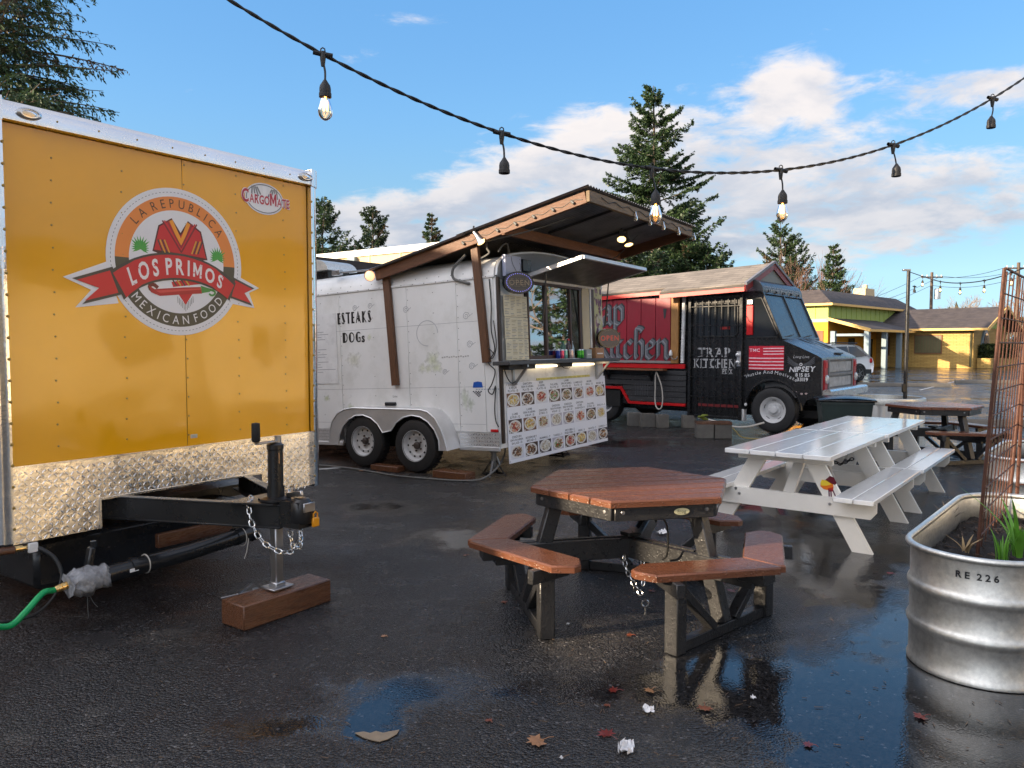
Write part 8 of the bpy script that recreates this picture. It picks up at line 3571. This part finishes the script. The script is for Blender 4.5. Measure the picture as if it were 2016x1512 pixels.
bulb_lamp(fs_, Vector((7.52, 14.45, 2.70)), False, False, .05, 0, 'empty socket hooked on the pole')

# ------------------------------------------------------------------ leaves, paper scraps and twigs on the wet asphalt
LEAF = [mat('dead_leaf', srgb(112, 58, 36), .4, var=.35, vscale=30), mat('dead_leaf_tan', srgb(146, 104, 70), .45, var=.3, vscale=30), mat('dead_leaf_red', srgb(104, 34, 26), .35, var=.3, vscale=30)]


def maple_leaf(px_, py_, s, rz, m_, label, flatness=.3):
    p = ground(px_, py_)
    rr = random.Random(px_ * 7 + py_)
    out = []
    tips = [(0, 1.0), (.5, .62), (.95, .55), (.62, .15), (.8, -.28), (.25, -.22), (.05, -.35)]
    pts = [(0, 1.0), (.16, .62), (.52, .74), (.46, .42), (.98, .42), (.60, .10), (.74, -.30), (.28, -.18), (.03, -.34)]
    poly = pts + [(-x_ * rr.uniform(.85, 1.05), y_) for x_, y_ in reversed(pts[1:])]
    b = MB()
    vs = [(0, 0, .006)]
    for x_, y_ in poly:
        r_ = math.hypot(x_, y_)
        vs.append((x_ * s, y_ * s, .004 + flatness * s * rr.uniform(0, .5) * r_))
    n = len(poly)
    b.add(vs, [(0, 1 + i, 1 + (i + 1) % n) for i in range(n)])
    o = b.build('fallen_leaf', m_)
    b = MB()
    b.tube([(0, -.1 * s, .006), (.03 * s, -.7 * s, .012), (.12 * s, -1.1 * s, .006)], .0016, 4)
    b.build('leaf_stalk', m_, o)
    o.location = p
    o.rotation_euler = (0, 0, rz)
    tag(o, label, 'leaf', 'dead leaves on the wet asphalt')


def ground(px_, py_):
    f_, cy_ = 1515.0, 756.0
    c_, s_ = math.cos(R(2.87)), math.sin(R(2.87))
    d = Vector(((px_ - 1008) / f_, c_ - (py_ - cy_) / f_ * s_, -s_ - (py_ - cy_) / f_ * c_))
    return Vector((0, 0, 1.6)) + d * (1.6 / -d.z) + Vector((0, 0, .003))


for a in [(1210, 1362, .036, 1.3, 2, 'small dark red leaf left of the smaller white scrap'), (1281, 1362, .034, 2.2, 1, 'small curled tan leaf behind the smaller white scrap'),
          (1196, 1450, .048, .6, 2, 'large reddish maple leaf left of the larger white scrap'), (1388, 1396, .04, 2.9, 0, 'brown maple leaf right of the small white scrap'),
          (1062, 1462, .06, 1.9, 1, 'flat dull tan leaf at the lower edge of the puddle'), (1196, 1392, .02, .3, 0, 'tiny brown leaf above the reddish maple leaf'),
          (1241, 1253, .028, 1.1, 0, 'brown leaf between the two near bench ends'), (963, 1422, .022, .5, 0, 'small lone brown leaf left of the paper scraps'),
          (1815, 1414, .04, 1.7, 2, 'purplish leaf at the foot of the big stock tank'), (1594, 1470, .03, .9, 2, 'curled reddish leaf in the blue puddle'),
          (1098, 1131, .04, 1.5, 0, 'brown leaf behind the left bench post'), (1425, 1150, .045, .7, 0, 'brown leaf under the right bench'), (1442, 1165, .04, 2.0, 2, 'dark leaf against the right bench post'),
          (1284, 1165, .03, 2.5, 0, 'brown leaf beside the hanging eye bolt'), (992, 1188, .03, .2, 0, 'brown leaf left of the left bench post'), (757, 1255, .024, .8, 1, 'pale small leaf on the open asphalt'),
          (917, 1095, .025, 1.3, 0, 'brown leaf left of the left bench'), (1754, 1131, .035, .4, 2, 'reddish leaf near the white table foot'), (712, 928, .05, .3, 1, 'tan leaves beside the trailer cord, farther pair'),
          (742, 931, .05, 1.2, 1, 'tan leaves beside the trailer cord, nearer pair'), (915, 948, .05, .8, 1, 'tan leaf at the bend of the ground cord'), (1500, 1145, .02, 1.9, 0, 'tiny leaf by the right bench brace')]:
    maple_leaf(a[0], a[1], a[2], a[3], LEAF[a[4]], a[5])
MT['tissue'] = mat('wet_paper', (.72, .71, .71), .6, var=.08, vscale=25, bump=.5, bscale=60)


def scrap(px_, py_, w, d, h, seed, label):
    rr = np.random.default_rng(seed)
    b = MB()
    n = 7
    vs = []
    for i in range(n):
        for k in range(n):
            u, v = i / (n - 1) - .5, k / (n - 1) - .5
            e = 1 - .45 * abs(v) * (1 + math.sin(seed + u * 5))
            vs.append((u * w * e + rr.normal() * w * .05, v * d + rr.normal() * d * .05, .004 + abs(rr.normal()) * h * .5 + h * max(0, .4 - abs(u)) * rr.uniform(.3, 1)))
    b.add(vs, [(i * n + k, (i + 1) * n + k, (i + 1) * n + k + 1, i * n + k + 1) for i in range(n - 1) for k in range(n - 1)])
    o = b.build('paper_scrap', MT['tissue'], angle=20)
    o.location = ground(px_, py_)
    o.rotation_euler = (0, 0, seed * .7)
    tag(o, label, 'paper scrap', 'paper scraps on the asphalt')


scrap(1233, 1478, .06, .10, .024, 4, 'larger crumpled white paper scrap at the lower picture edge')
scrap(1277, 1402, .05, .045, .02, 2, 'smaller white paper scrap behind the larger one')
scrap(1305, 1052, .10, .09, .03, 3, 'pale paper scrap under the near six-sided table')
scrap(1483, 1378, .03, .02, .012, 5, 'tiny white scrap at the puddle edge')
scrap(1118, 1232, .022, .016, .01, 6, 'tiny pale scrap right of the left bench post')
scrap(1105, 1497, .014, .012, .01, 8, 'tiny white crumb at the bottom edge left of the large scrap')
b = MB()
c_ = ground(742, 1450)
pl = [(-.095, .02), (-.06, .03), (-.03, .018), (-.01, .035), (.02, .02), (.06, .036), (.085, .045), (.08, .01), (.05, -.03), (.02, -.05), (-.01, -.04), (-.05, -.02)]
b.prism(pl, 0, .003)
o = b.build('flat_cardboard', mat('sodden_cardboard', srgb(132, 116, 96), .7, var=.2, vscale=25))
o.location = c_
tag(o, 'flat torn piece of sodden tan cardboard on the asphalt', 'cardboard')
rr = random.Random(12)
b = MB()
for k in range(230):
    px_, py_ = rr.uniform(300, 1990), rr.uniform(1120, 1508)
    if px_ > 1800 and py_ < 1380:
        continue
    p = ground(px_, py_)
    a_ = rr.uniform(0, 3.14)
    l_ = rr.uniform(.004, .022)
    b.bar(p + Z * .002 - Vector((math.cos(a_), math.sin(a_), 0)) * l_, p + Z * .002 + Vector((math.cos(a_), math.sin(a_), 0)) * l_, rr.uniform(.001, .003), .002)
b.build('twig_litter', mat('twig_litter', srgb(96, 76, 58), .6, var=.7, vscale=9), kind='stuff')
